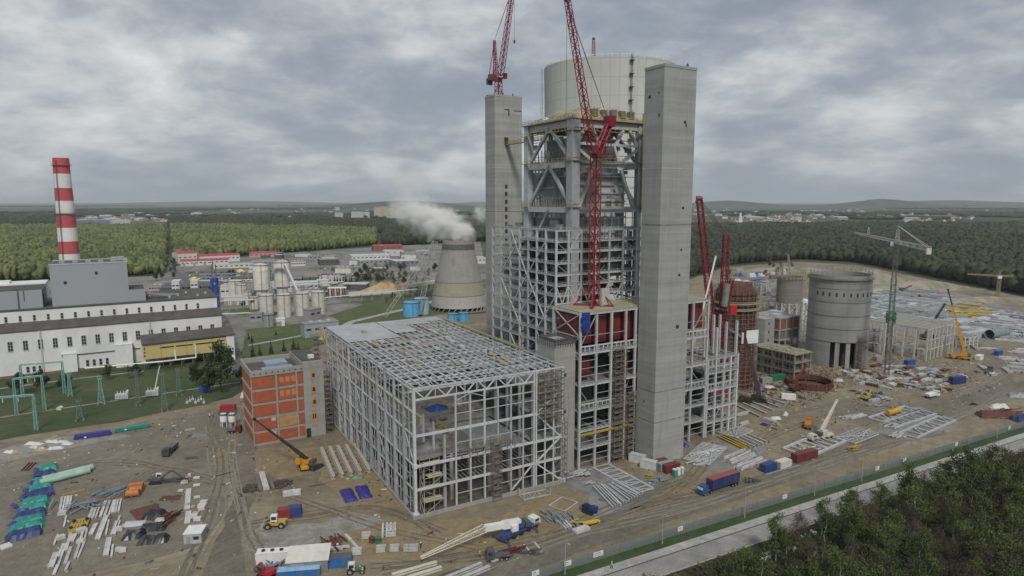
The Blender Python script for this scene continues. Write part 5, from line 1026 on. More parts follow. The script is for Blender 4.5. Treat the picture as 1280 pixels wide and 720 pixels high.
# ================================================================ cranes
def vadd(a, b, s=1.0): return tuple(a[i]+b[i]*s for i in range(3))
def luffer(label, base, mast_h, rz, tip, mat, mw=2.3, jw=1.9, apex=(-4, 0, 16), cw=True, jib_n=22):
    """luffing tower crane: mast, slewing ring, machinery deck, cab, A-frame, luffing jib, pendants, hook line. local +x = jib side"""
    t = T('luffing_crane', label, 'crane', base, rz); m = MB(); m.lattice((0, 0, 0), (0, 0, mast_h), mw, mw, max(3, int(mast_h/2.6)), .34, .18); m.build('mast', mat, t)
    z = mast_h; m = MB(); m.cyl((0, 0, z), (0, 0, z+1.0), mw*.75, n=14); m.box(-6.5, -1.5, z+1, 2.4, 1.5, z+1.6); m.build('slewing_deck', mat, t)
    MB().box(-6.3, -1.4, z+1.6, -3.2, 1.4, z+3.8).build('winch_house', DSTEEL, t)
    if cw: m = MB(); [m.box(-7.4, -1.5+k*.8, z-.6, -6.5, -.8+k*.8, z+2.2) for k in range(4)]; m.build('counterweight', DSTEEL, t)
    c = MB(); c.box(1.2, 1.55, z+1.2, 3.0, 2.9, z+3.6); o = c.build('cab', mat, t); MB().box(2.95, 1.65, z+2.2, 3.05, 2.8, z+3.4).build('window', GLASS, o)
    a = (apex[0], 0, z+1.6+apex[2]); f = MB(); f.lattice((-1.6, 0, z+1.6), a, 1.5, .8, 7, .3, .16); f.bar((-5.8, -1.2, z+1.6), a, .25); f.bar((-5.8, 1.2, z+1.6), a, .25); f.build('a_frame', mat, t)
    j0 = (1.5, 0, z+2.2); j1 = (tip[0], tip[1], tip[2]-base[2]) if len(tip) == 3 else tip
    b = MB(); q = tuple(j0[i]+(j1[i]-j0[i])*.06 for i in range(3)); b.lattice(q, j1, jw, jw*.62, jib_n, .26, .14); b.lattice(j0, q, .5, jw, 1, .26, .14); b.build('jib', mat, t)
    b = MB(); b.cyl(vadd(j1, (0, -.7, 0)), vadd(j1, (0, .7, 0)), .8, n=10); b.build('jib_head', DSTEEL, t)
    l = MB(); l.bar(a, tuple(j0[i]+(j1[i]-j0[i])*.93 for i in range(3)), .10); l.bar(a, vadd(tuple(j0[i]+(j1[i]-j0[i])*.93 for i in range(3)), (0, .4, 0)), .10); l.build('pendant', DSTEEL, t)
    h = MB(); hz_ = max(1.0, j1[2]-min(60, j1[2]*.55)); h.bar(j1, (j1[0], j1[1], hz_), .09); h.cbox((j1[0], j1[1], hz_), (.8, .5, 1.4)); h.build('hook', DSTEEL, t)
    return t
def rot2(v, a): return (v[0]*math.cos(a)-v[1]*math.sin(a), v[0]*math.sin(a)+v[1]*math.cos(a))
def local(base, rz, w): d = rot2((w[0]-base[0], w[1]-base[1]), -rz); return (d[0], d[1], w[2]-base[2])
# crane on the left concrete tower
b = P(LU+4.6, LV+4.5, 138.3); tp = at(643, -28, b[1]-9); rz = head(b, tp); L = local(b, rz, tp); luffer('crimson luffing crane standing on top of the left concrete tower', b, 6.6, rz, (L[0], L[1], tp[2]), CPINK, 2.4, 2.2, (-3.0, 0, 17), True, 26)
# crane on the bunker roof in front of the boiler
b = P(71.9, 11.4, 54.15); tp = P(59.2, 11.2, 153.6); rz = head(b, tp); L = local(b, rz, tp); t = luffer('crimson tower crane in front of the boiler frame, jib leaning left', b, 50.5, rz, (L[0], L[1], tp[2]), CRED, 2.6, 2.2, (-5.8, 0, 9.5), False, 22)
m = MB(); m.lattice((-.6, 0, 52), (-5.6, 0, 62.5), 2.0, 1.6, 5, .45, .3); m.box(-7.2, -1.6, 61, -4.2, 1.6, 64.5); m.build('counter_jib', CRED, t)
m = MB(); m.bar((-5, -5, .15), (5, 5, .15), .9, .6); m.bar((-5, 5, .16), (5, -5, .16), .9, .58); m.bar((0, 0, 8), (-4.6, -4.6, .5), .35); m.bar((0, 0, 8), (4.6, -4.6, .5), .35); m.bar((0, 0, 8), (4.6, 4.6, .5), .35); m.bar((0, 0, 8), (-4.6, 4.6, .5), .35); m.build('foot_cross', CRED, t)
o = MB(); o.cbox((0, 0, 3.2), (3.4, 1.2, 6.0)); o.cbox((0, -.65, 3.2), (3.0, .1, 5.4)); o = o.build('control_cabinet', M('cabinet grey', (.42, .41, .38), .6, .1)); place(o, P(75.0, 9.2, 54.15), ANG); tag(o, 'pale tall cabinet at the foot of the crimson tower crane', 'cabinet')
o = MB(); r = random.Random(31)
for k in range(9): o.cbox((r.uniform(-1.2, 1.2), r.uniform(-.5, .5), r.uniform(.6, 5.5)), (1.6, 1.0, 1.4), r.uniform(0, 1))
o.box(-1.2, -.7, 0, 1.2, .7, 6.4); o = o.build('tarpaulin', BLUET); place(o, P(61.6, 2.2, 47.6), ANG); tag(o, 'blue tarpaulin hanging at the corner of the red hopper bay roof', 'tarpaulin')
# crane inside the big cooling tower
b = (55, 452, 0); tp = at(742, 48, 445); rz = head(b, tp); L = local(b, rz, tp); luffer('red and white crane whose tip shows above the new cooling tower', b, 168, rz, (L[0], L[1], tp[2]), M('crane dull red', (.30, .05, .05)), 2.6, 2.6, (-4, 0, 8), True, 10)
# ---- big red crawler crane
b = (94.5, 287, 0); t = T('crawler_crane', 'huge red crawler crane with raised boom and derrick mast, right of nearest concrete tower', 'crane', b, 0)
for y in (-4.2, 4.2):
    m = MB(); m.wedge([(-5.5, .5), (-4.6, 0), (4.6, 0), (5.5, .5), (5.5, 1.3), (4.6, 1.8), (-4.6, 1.8), (-5.5, 1.3)], y-.7, y+.7); m.build('crawler_track', BLACK, t)
m = MB(); m.box(-3, -3.5, .7, 3, 3.5, 2.0); m.cyl((0, 0, 2), (0, 0, 2.8), 2.2, n=16); m.build('undercarriage', CRED, t); MB().box(-4, -9, 2.8, 3, 3, 5.2).build('machine_house', CRED, t); MB().box(-2.5, 3, 2.8, -.6, 5, 5.0).build('cab', CRED, t)
tp = local(b, 0, at(874, 248, 283)); m = MB(); m.lattice((-.3, 1, 3.4), (-1.9, .6, 18), 1.0, 2.6, 4, .34, .2); m.lattice((-1.9, .6, 18), tp, 2.7, 2.0, 26, .34, .2); m.build('boom', CRED, t); m = MB(); m.cyl(vadd(tp, (-1.2, 0, 0)), vadd(tp, (1.2, 0, 0)), 1.1, n=10); m.bar(tp, vadd(tp, (-1.6, -1, -1.5)), .8); m.build('boom_head', CPINK, t)
tq = local(b, 0, at(908, 294, 290)); m = MB(); m.lattice((-.6, -1.5, 3.4), (-.5, -1, 22), 1.6, 2.6, 7, .34, .2); m.lattice((-.5, -1, 22), tq, 2.7, 2.1, 18, .36, .22); m.build('derrick_mast', CRED, t)
m = MB()
for d in (-.9, -.3, .3, .9): m.bar(vadd(tp, (d, 0, -1)), vadd(tq, (d, 0, 0)), .12); m.bar(vadd(tq, (d, 0, 0)), (d+3.5, -6, 5.2), .14)
m.build('pendant', DSTEEL, t); m = MB(); m.bar(vadd(tq, (-1.5, 0, -6)), (1.4, -2, 56), .12); m.build('counterweight_line', DSTEEL, t); m = MB(); m.cyl((-.4, -2.6, 44), (.4, -2.6, 54), 1.5, n=14); m.build('counterweight_drum', M('drum grey', (.20, .195, .18), .6, .15), t, True)
m = MB(); m.box(2.6, -1.8, 40, 5.6, 1.4, 44); m.bar((4, 0, 44), (1.2, -1, 62), .12); m.build('ballast_box', M('bright red', (.42, .01, .02), .5, .08), t); m = MB(); m.lattice((1.6, 0, 44), (3.4, 0, 56), 1.4, 1.4, 5, .25, .16); m.build('ladder_frame', CRED, t)
t = T('derrick_boom', 'thin white boom leaning beside the huge red crawler crane', 'boom', P(121.5, 12, 31.2)); d0 = Vector(P(121.5, 12, 31.2)); m = MB(); m.bar((0, 0, 0), tuple(Vector(at(895, 320, 262))-d0), .5); m.build('boom', WHITE, t); m = MB(); m.box(-1.2, -1.2, 0, 1.2, 1.2, 1.0); m.build('foot', DSTEEL, t)
# ---- telescopic mobile cranes
def mobile(label, base, rz, bz, pitch, length, body, boomc, axles=4, secs=3, lattice_ext=None, cabc=None, hook=True, name='mobile_crane', outr=True, thick=1.0, tipc=None):
    t = T(name, label, 'crane', base, rz); L = 2.6*axles+1.2; m = MB(); m.box(-L/2, -1.25, .9, L/2, 1.25, 1.7); m.box(-L/2+.4, -1.0, 1.7, L/2-2.8, 1.0, 1.95); m.build('chassis', body, t)
    for k in range(axles):
        x = -L/2+1.5+k*(L-3.0)/max(1, axles-1)
        for y in (-1.25, 1.25): MB().cyl((x, y-.28, .62), (x, y+.28, .62), .62, n=14).build('wheel', BLACK, t)
    c = MB(); c.wedge([(L/2-2.3, 1.0), (L/2+.4, 1.0), (L/2+.4, 1.9), (L/2, 2.9), (L/2-2.2, 2.9)], -1.25, 1.25); c = c.build('carrier_cab', cabc or body, t); w_ = MB(); w_.box(L/2-1.8, -1.29, 1.9, L/2-.2, 1.29, 2.6); w_.build('window', GLASS, c)
    s, cs = math.sin(bz), math.cos(bz); R_ = lambda p: (p[0]*cs-p[1]*s-1.2, p[0]*s+p[1]*cs, p[2])
    m = MB(); m.cyl(R_((0, 0, 1.9)), R_((0, 0, 2.3)), 1.15, n=14); m.cbox(R_((-.6, 0, 2.9)), (3.6, 2.4, 1.2), bz); m.build('turntable', body, t); MB().cbox(R_((-3.4, 0, 2.9)), (1.4, 2.6, 1.5), bz).build('counterweight', DSTEEL, t)
    c = MB(); c.cbox(R_((1.1, 1.5, 3.1)), (1.9, .9, 1.8), bz); c = c.build('operator_cab', cabc or body, t)
    d = (math.cos(pitch), 0, math.sin(pitch)); p0 = (-1.4, 0, 3.4)
    for k in range(secs):
        a, e = length*k/secs, length*(k+1)/secs; m = MB(); wd = thick*(1.05-.2*k); m.bar(R_(vadd(p0, d, a)), R_(vadd(p0, d, e+.01)), wd*.8, wd); m.build('boom_section', boomc if k < secs-1 or not tipc else tipc, t)
    tip = vadd(p0, d, length); m = MB(); m.cbox(R_(tip), (.9, .8, .9), bz); m.build('boom_head', tipc or boomc, t); m = MB(); m.bar(R_((.9, 0, 2.6)), R_(vadd(p0, d, length/secs*.7)), .3); m.build('lift_cylinder', DSTEEL, t)
    if lattice_ext: m = MB(); dl = (math.cos(lattice_ext[1]), 0, math.sin(lattice_ext[1])); m.lattice(R_(vadd(p0, d, length)), R_(vadd(tip, dl, lattice_ext[0])), lattice_ext[2], .5, int(lattice_ext[0]/1.4), .16, .09); m.build('lattice_jib', lattice_ext[3], t)
    if hook: hp = R_(tip); m = MB(); m.bar(hp, (hp[0], hp[1], max(1.4, hp[2]*.35)), .08); m.cbox((hp[0], hp[1], max(1.2, hp[2]*.35)), (.5, .4, .9)); m.build('hook', DSTEEL, t)
    if outr:
        m = MB()
        for x in (-L/2+.6, L/2-3.0):
            m.bar((x, -3.2, 1.0), (x, 3.2, 1.0), .3)
            for y in (-3.2, 3.2): m.bar((x, y, 1.0), (x, y, .12), .22); m.cbox((x, y, .08), (.9, .9, .14))
        m.build('outriggers', body, t)
    return t, tip
def toward(base, target, off=(-1.2, 0)):   # boom heading and pitch that carry the head to a point
    return target
def aim(base, rz, target):
    l = local(base, rz, target); x, y = l[0]+1.2, l[1]; bz = math.atan2(y, x); h = math.hypot(x, y)+1.4; return bz, math.atan2(l[2]-3.4, h), math.hypot(h, l[2]-3.4)
def mob(label, base, rz, target, *a, **k): bz, pi_, L = aim(base, rz, target); return mobile(label, base, rz, bz, pi_, L, *a, **k)
CWH = M('crane off white', (.52, .50, .42), .45, .07); CYEL = M('crane yellow', (.50, .25, .03), .45, .1); CBLU = M('crane blue', (.03, .07, .21), .45, .12, dirt=(.12, .11, .10), dirt_amt=.5, dscale=.6); CBLK = M('boom black', (.03, .028, .028), .5, .2)
b = G(1026, 549); mob('cream mobile crane with raised boom on the open dirt yard', b, math.pi+.45, at(1046, 501, b[1]+6), CWH, CWH, thick=1.3)
b = G(380, 584); mob('orange mobile crane with a long black boom before the brick block', b, math.pi*.62, at(318, 524, b[1]+3), CYEL, CBLK, axles=3, secs=4, thick=1.0, outr=False)
b = G(1199, 449); t, _ = mob('orange mobile crane with steep dark boom at the laydown field', b, 2.6, at(1185, 362, b[1]+4), CYEL, CYEL, secs=4, thick=1.5, tipc=CBLK)
b = G(1160, 424); mob('dark mobile crane with short black boom behind the pale steel frame', b, .3, at(1181, 380, b[1]+4), CBLK, CBLK, secs=3, thick=1.6)
b = G(941, 503); mob('black mobile crane lifting a white wall panel', b, ANG+2.6, at(928, 408, b[1]+2), CBLK, M('boom umber', (.06, .045, .04), .5, .2), secs=3, thick=1.9, hook=False)
pc = Vector(at(933, 421, b[1]+2)); t = T('wall_panel', 'white wall panel hanging on the black mobile crane', 'panel', tuple(pc), .35); MB().box(-.2, -.3, -3.2, 6.4, .1, 2.8).build('panel', WHITE, t); m = MB(); m.bar((.3, -.1, 2.8), (-1.2, 0, 5.6), .12); m.bar((6.0, -.1, 2.8), (-1.2, 0, 5.6), .12); m.build('slings', DSTEEL, t); MB().box(-2.6, -.3, -3.0, -1.8, .1, 2.0).build('edge_strip', WHITE, t)
b = G(996, 488); mob('rust red mobile crane bent over the rusty ring foundation', b, ANG, at(1008, 456, b[1]+5), OXIDE, OXIDE, axles=3, secs=2, thick=1.2, outr=False)
b = (*G(648, 667)[:2], 0); mob('blue and white mobile crane with its long lattice jib laid down', b, head(G(648, 667), G(672, 655)), (*G(606, 662, 4.2)[:2], 4.6), CBLU, WHITE, axles=5, secs=2, lattice_ext=(18.5, R(-9), 1.6, CWH), cabc=WHITE, hook=False, thick=1.9)
# ---- lattice boom cranes
def crawler(label, base, rz, tip, col, w_=2.0, back=None, body=None):
    t = T('crawler_crane', label, 'crane', base, rz); body = body or col
    for y in (-2.4, 2.4): m = MB(); m.wedge([(-3.5, .4), (-2.9, 0), (2.9, 0), (3.5, .4), (3.5, .9), (2.9, 1.2), (-2.9, 1.2), (-3.5, .9)], y-.45, y+.45); m.build('crawler_track', BLACK, t)
    MB().box(-4.2, -1.6, 1.3, 2.2, 1.6, 3.6).build('machine_house', body, t); MB().box(1.0, 1.62, 1.3, 2.8, 2.6, 3.4).build('cab', body, t)
    l = local(base, rz, tip); m = MB(); n = max(6, int(Vector(l).length/2.6)); m.lattice((2.2, 0, 1.8), l, w_*.8, w_, n, .24, .14); m.build('boom', col, t); m = MB(); m.cbox(l, (1, 1, 1)); m.build('boom_head', DSTEEL, t)
    if back: q = local(base, rz, back); m = MB(); m.lattice(l, q, w_*.6, w_*.6, n, .2, .12); m.build('back_mast', col, t)
    m = MB(); m.bar((-3.8, 0, 3.6), l, .1); m.build('pendant', DSTEEL, t); return t
PALEC = M('pale lattice', (.34, .35, .34), .5, .08)
b = (*G(521, 395)[:2], 0); crawler('pale lattice crane with a back mast beside the blue tanks', b, .8, at(544, 302, b[1]+2), PALEC, 4.2, G(481, 396, .5))
b = (*G(417, 452)[:2], 0); crawler('yellow lattice crane between brick block and hall frame', b, 1.9, at(399, 410, b[1]+6), YELLOW, 1.5)
b = (*G(985, 372)[:2], 0); crawler('small dark crane rising behind the scaffolded round silo', b, 2.4, at(976, 329, b[1]), DSTEEL, 1.6); crawler('small pale crane rising behind the scaffolded round silo', vadd(b, (6, 4, 0)), .6, at(985, 318, b[1]+4), PALEC, 1.4)
b = (*G(1060, 372)[:2], 0); crawler('small pale crane peeping over the big concrete silo', b, .6, at(1068, 331, b[1]), PALEC, 1.4)
b = (*G(1128, 364)[:2], 0); crawler('tiny dark crane standing before the pale spoil bank', b, .6, at(1139, 357, b[1]), DSTEEL, 1.2)
# ---- green hammerhead
zj = 69.4; b = (*G(1121, 303.5, zj)[:2], 0); jl, jr = G(1062, 292, zj), G(1152, 312, zj); rz = head(jr, jl); t = T('hammerhead_crane', 'tower crane with green and black mast and long pale jib', 'crane', b, rz)
GRN = M('crane green', (.055, .15, .095), .5, .1)
m = MB(); m.lattice((0, 0, 0), (0, 0, 26), 2.0, 2.0, 12, .2, .11); m.build('lower_mast', DSTEEL, t); m = MB(); m.lattice((0, 0, 26), (0, 0, 52), 2.0, 2.0, 12, .22, .12); m.build('upper_mast', GRN, t); m = MB(); m.lattice((0, 0, 52), (0, 0, zj), 1.7, 1.7, 9, .18, .1); m.build('top_mast', M('mast dark grey', (.12, .125, .12)), t)
m = MB(); m.lattice((0, 0, 28), (0, 0, 34), 3.4, 3.4, 3, .3, .2, xb=True); m.box(-2.6, -2.6, 31, 2.6, 2.6, 31.3); m.build('climbing_frame', GRN, t)
ll = local(b, rz, jl); lr = local(b, rz, jr); m = MB(); m.lattice((1, 0, zj+.6), (ll[0], 0, zj+.6), 1.4, 1.0, 34, .15, .08); m.build('jib', PALEC, t); m = MB(); m.lattice((-1, 0, zj+.4), (lr[0], 0, zj+.4), 1.6, 1.6, 9, .25, .14); m.build('counter_jib', PALEC, t); MB().box(lr[0]-.4, -.9, zj-2.0, lr[0]+1.4, .9, zj+.6).build('counterweight', SILO, t)
m = MB(); m.lattice((0, 0, zj), (0, 0, zj+8.5), 1.9, .5, 5, .26, .14); m.build('tower_head', PALEC, t); m = MB(); m.bar((0, 0, zj+8.5), (ll[0]*.62, 0, zj+1.4), .16); m.bar((0, 0, zj+8.5), (lr[0]*.95, .6, zj+1.2), .26); m.bar((0, 0, zj+8.5), (lr[0]*.95, -.6, zj+1.2), .26); m.lattice((ll[0]*.62, 0, zj+1), (ll[0]*.62, 0, zj+5.5), 1.3, .4, 3, .2, .12); m.build('tie_bars', PALEC, t); MB().box(.6, 1.1, zj-1.8, 2.2, 2.4, zj+.4).build('cab', WHITE, t)
m = MB(); [m.box(-3+k*1.6, -3, 0, -1.6+k*1.6, 3, 1.0) for k in range(4)]; m.build('ballast', CONC, t)
b = (*G(1247, 370)[:2], 0); t = T('hammerhead_crane', 'far tan tower crane before the forest at the right edge', 'crane', b, 2.9); TAN = M('crane tan', (.28, .24, .15), .6, .1); m = MB(); m.lattice((0, 0, 0), (0, 0, 19), 2.4, 2.4, 8, .3, .2); m.build('mast', TAN, t); m = MB(); m.lattice((1, 0, 19.4), (27, 0, 20.5), 1.4, .9, 16, .22, .14); m.build('jib', TAN, t); m = MB(); m.lattice((-1, 0, 19.4), (-11, 0, 19.4), 1.4, 1.2, 6, .22, .14); m.build('counter_jib', TAN, t); MB().box(-1.6, -1.4, 17, 1.6, 1.4, 19.6).build('cab', WHITE, t); m = MB(); m.lattice((0, 0, 19), (0, 0, 24), 1.4, .5, 3, .2, .14); m.build('tower_head', TAN, t)
# ================================================================ works on the right: vessel, silos, frames
b = G(922, 487); t = T('absorber_vessel', 'rust red ribbed cylinder vessel with yellow scaffold bands right of the crawler crane', 'vessel', (b[0], b[1]+9, 0)); Rv = 9.3
MB().lathe([(Rv, 0), (Rv, 46.5), (Rv*.82, 50.2), (Rv*.80, 51.0), (.05, 51.4)], 40).build('shell', RUST, t, True)
m = MB(); [m.lathe([(Rv+.02, z), (Rv+.55, z), (Rv+.55, z+.35), (Rv+.02, z+.35), (Rv+.02, z)], 40) for z in np.arange(2, 47, 2.3)]; m.build('ring_stiffeners', M('rust light', (.135, .062, .047), .8, .2), t)
m = MB(); [m.bar(((Rv+.2)*math.cos(k*.314), (Rv+.2)*math.sin(k*.314), 0), ((Rv+.2)*math.cos(k*.314), (Rv+.2)*math.sin(k*.314), 47), .3) for k in range(20)]; m.build('vertical_ribs', RUST, t)
for z in (41.5, 38.5): m = MB(); m.lathe([(Rv+.6, z), (Rv+2.0, z), (Rv+2.0, z+.5), (Rv+.6, z+.5), (Rv+.6, z)], 40); m.lathe([(Rv+1.9, z+1), (Rv+2, z+1), (Rv+2, z+1.25), (Rv+1.9, z+1.25), (Rv+1.9, z+1)], 40); m.build('scaffold_band', DECKY, t)
m = MB(); [m.bar(((Rv+1.7)*math.cos(k*.2618), (Rv+1.7)*math.sin(k*.2618), 0), ((Rv+1.7)*math.cos(k*.2618), (Rv+1.7)*math.sin(k*.2618), 49+1.5*(k % 3)), .16) for k in range(24)]; [m.lathe([(Rv+1.65, z), (Rv+1.8, z), (Rv+1.8, z+.12), (Rv+1.65, z+.12), (Rv+1.65, z)], 24) for z in np.arange(3, 50, 2.1)]; [m.bar(((Rv+1.7)*math.cos(k*.2618), (Rv+1.7)*math.sin(k*.2618), z), ((Rv+1.7)*math.cos(k*.2618+.26), (Rv+1.7)*math.sin(k*.2618+.26), z+4.2), .1) for k in range(0, 24, 2) for z in (3, 11.4, 19.8, 28.2, 36.6)]; m.build('scaffold_cage', SCAF, t)
m = MB(); a0 = -2.6
for k in range(9): a = a0+k*.14; c = a+.14; z = 33-k*.9; m.bar(((Rv+1.2)*math.cos(a), (Rv+1.2)*math.sin(a), z), ((Rv+1.2)*math.cos(c), (Rv+1.2)*math.sin(c), z-.9), .5, .8)
m.build('winding_stair', M('stair grey', (.3, .26, .23)), t)
b = G(889, 400); t = T('duct_drum', 'grey steel duct drum lying behind the bay right of the nearest tower', 'duct', P(134, 58, 0)); m = MB(); m.cyl((-6, 0, 33), (12, -4, 29), 4.2, n=20); m.build('drum', SILOG, t, True); m = MB(); [m.box(x, -3, 0, x+1, 2, 28) for x in (-5, 2, 8)]; m.build('supports', STEEL, t); m = MB(); m.cyl((12, -4, 29), (12.4, -4.1, 29), 4.4, n=20); m.build('flange', STEEL2, t)
# big concrete silo
cx_, cy_ = 182.6, 358.5; Rs = 15.8; t = T('concrete_silo', 'big round concrete silo with dark doorways at its foot', 'silo', (cx_, cy_, 0)); SC = concrete('silo concrete', (.25, .255, .25), 7.2, .10, .25, (.09, .09, .088))
for z0, z1, a0, a1 in ((0, 14.5, .9, 4.05), (0, 14.5, 4.9, 7.1832)):     # wall arcs leave the doorway open at the foot
    n = 30; m = MB(); vs = []
    for i in range(n+1): a = a0+(a1-a0)*i/n; vs += [(Rs*math.cos(a), Rs*math.sin(a), z0), (Rs*math.cos(a), Rs*math.sin(a), z1), ((Rs-1)*math.cos(a), (Rs-1)*math.sin(a), z1), ((Rs-1)*math.cos(a), (Rs-1)*math.sin(a), z0)]
    fs = [q for i in range(n) for q in ((4*i, 4*i+4, 4*i+5, 4*i+1), (4*i+2, 4*i+6, 4*i+7, 4*i+3))]+[(0, 1, 2, 3), (4*n+3, 4*n+2, 4*n+1, 4*n)]; m.add(vs, fs); m.build('lower_wall', SC, t)
m = MB(); m.lathe([(Rs, 14.5), (Rs, 50.5), (Rs-.9, 50.5), (Rs-.9, 14.5), (Rs, 14.5)], 64); m.build('shell', SC, t, True); m = MB(); m.lathe([(Rs-.95, 46), (.05, 46)], 48); m.build('inner_floor', SLAB, t)
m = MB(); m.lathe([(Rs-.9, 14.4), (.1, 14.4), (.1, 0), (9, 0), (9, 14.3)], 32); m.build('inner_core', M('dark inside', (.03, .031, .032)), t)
for a in (4.28, 4.62): m = MB(); m.cbox((15.0*math.cos(a), 15.0*math.sin(a), 7), (1.6, 2.2, 14), a); m.build('pier', CONC, t)
for z in (46.5, 43.4, 36.0, 28.6, 21.4, 14.4): MB().lathe([(Rs+.01, z), (Rs+.22, z), (Rs+.22, z+.3), (Rs+.01, z+.3), (Rs+.01, z)], 64).build('pour_ledge', M('ledge grey', (.15, .152, .15)) if z < 40 else SC, t)
for k in range(13): a = 3.5+k*.22; m = MB(); m.cbox(((Rs-.02)*math.cos(a), (Rs-.02)*math.sin(a), 40.4), (.3, .8, 2.0), a); m.build('opening', BLACK, t)
m = MB(); [m.bar(((Rs-.4)*math.cos(k*.2), (Rs-.4)*math.sin(k*.2), 50.4), ((Rs-.4)*math.cos(k*.2), (Rs-.4)*math.sin(k*.2), 52.0+.4*(k % 3)), .18) for k in range(31)]; m.lathe([(Rs+.25, 48.2), (Rs+1.0, 48.2), (Rs+1.0, 49), (Rs+.25, 49), (Rs+.25, 48.2)], 48); m.build('top_formwork', M('formwork grey', (.17, .17, .165)), t)
a = 4.95; m = MB(); m.cbox(((Rs+.02)*math.cos(a+.42), (Rs+.02)*math.sin(a+.42), 11), (.2, 3.4, .9), a+.42); m.build('opening', BLACK, t)
scaffold('scaffold_tower', 'scaffold stair against the foot of the big concrete silo', (cx_-1.5+5, cy_-Rs-2.4, 0), .0, 4, 2, 19, SCAF); scaffold('scaffold_tower', 'scaffold at the right edge of the big concrete silo', (cx_+Rs-4, cy_-9.5, 0), .9, 3, 2, 13, SCAF)
# scaffolded round silo behind
t = T('scaffolded_silo', 'smaller round silo on a steel frame with scaffold crown on top', 'silo', (214, 497, 0)); MB().lathe([(9.2, 13), (9.2, 33), (8.4, 33), (8.4, 13.1)], 36).build('shell', concrete('brownish concrete', (.18, .172, .15), 3, .15, .3), t, True); m = MB()
for k in range(10): a = k*.628; c = a+.628; m.bar((9*math.cos(a), 9*math.sin(a), 0), (9*math.cos(a), 9*math.sin(a), 13), .8); m.bar((9*math.cos(a), 9*math.sin(a), 5), (9*math.cos(c), 9*math.sin(c), 12.6), .4); m.bar((9*math.cos(a), 9*math.sin(a), 12.6), (9*math.cos(c), 9*math.sin(c), 12.6), .6)
m.build('support_frame', STEEL2, t); m = MB()
for k in range(26): a = k*.2417; c = a+.2417; [m.bar((r_*math.cos(a), r_*math.sin(a), 31), (r_*math.cos(a), r_*math.sin(a), 38.5), .2) for r_ in (9.6, 11)]; [m.bar((11*math.cos(a), 11*math.sin(a), z), (11*math.cos(c), 11*math.sin(c), z), .22) for z in (32.5, 35, 37.5)]
m.build('scaffold_crown', DECKY, t)
t = T('conveyor_tower', 'slim white lattice tower with round white head beside the big concrete silo', 'tower', (*G(1003, 428)[:2], 0)); m = MB(); m.lattice((0, 0, 0), (0, 0, 26), 3.2, 3.0, 8, .7, .4); m.build('frame', WHITE, t); m = MB(); m.lathe([(.05, 28.6), (1.5, 28.2), (2.0, 27), (1.9, 26)][::-1], 12); m.build('head', WHITE, t, True)
# concrete and brick block
RBR = M('dull red brick', (.20, .085, .072), .85, .12, .6); u0, v0 = UV(at(975, 397, 372)); t = T('brick_annex', 'flat roofed concrete block with dull red brick top storey behind the rusty ring', 'building', P(u0, v0), ANG); h = 23.0
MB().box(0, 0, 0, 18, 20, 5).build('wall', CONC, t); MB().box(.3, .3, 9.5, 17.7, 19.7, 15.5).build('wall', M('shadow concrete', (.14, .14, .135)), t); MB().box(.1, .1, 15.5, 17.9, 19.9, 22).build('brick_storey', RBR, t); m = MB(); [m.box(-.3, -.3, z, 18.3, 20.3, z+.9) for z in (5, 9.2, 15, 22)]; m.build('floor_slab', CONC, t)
m = MB(); [m.box(x-.4, -.25, 0, x+.4, .4, 22) for x in (.4, 6, 12, 17.6)]; [m.box(-.25, y-.4, 0, .4, y+.4, 22) for y in (6, 12, 19.4)]; m.build('columns', CONC, t); MB().box(-9, 3, 0, -.4, 20, 22.5).build('stair_core', CONC, t); m = MB(); m.box(2, 4, 22.95, 8, 9, 24); m.box(10, 8, 22.95, 15, 16, 24.4); m.build('roof_unit', ZINC, t)
for z in (9, 14, 19): MB().box(-6, 2.94, z, -5, 3.1, z+1.4).build('window', BLACK, t)
u0, v0 = UV(G(992, 476)); t = T('ochre_frame', 'ochre concrete frame building with open storeys beside the rusty ring', 'building frame', P(u0, v0), ANG); OC = concrete('ochre concrete', (.22, .215, .165), 4, .1, .2); W_, D_ = 13.5, 26
for x in (.4, 6.7, 13.1):
    for y in (.4, 6.7, 13, 19.3, 25.6): MB().box(x-.4, y-.4, 0, x+.4, y+.4, 13).build('column', OC, t)
for z in (4.2, 8.6, 13): MB().box(-.4, -.4, z, W_+.4, D_+.4, z+.6).build('floor_slab', OC, t)
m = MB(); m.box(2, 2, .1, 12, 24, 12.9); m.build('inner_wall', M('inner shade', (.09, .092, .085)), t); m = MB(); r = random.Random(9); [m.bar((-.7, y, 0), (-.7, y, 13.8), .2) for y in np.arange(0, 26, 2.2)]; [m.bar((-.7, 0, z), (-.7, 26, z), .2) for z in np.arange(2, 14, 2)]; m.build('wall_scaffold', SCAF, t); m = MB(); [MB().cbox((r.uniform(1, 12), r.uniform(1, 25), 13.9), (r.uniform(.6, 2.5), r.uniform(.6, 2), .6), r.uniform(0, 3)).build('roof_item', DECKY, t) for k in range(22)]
# rusty ring
c = G(1018, 486); Rr = 10.5; t = T('ring_foundation', 'round rusty ring of upright plates lying on the dirt', 'ring', (c[0], c[1]+6, 0)); m = MB(); m.lathe([(Rr, .1), (Rr, 3.0), (Rr-.5, 3.0), (Rr-.5, .1), (Rr, .1)], 40); m.build('ring_wall', RUST, t); m = MB(); [m.bar(((Rr+.4)*math.cos(k*.209), (Rr+.4)*math.sin(k*.209), 0), ((Rr+.1)*math.cos(k*.209), (Rr+.1)*math.sin(k*.209), 3.6), .25) for k in range(30)]; m.build('stays', RUST, t); m = MB(); m.lathe([(Rr-.6, .35), (Rr-3.4, .35), (Rr-3.4, .25), (Rr-.6, .25)], 40); m.build('inner_deck', M('rusty plate', (.10, .048, .036)), t)
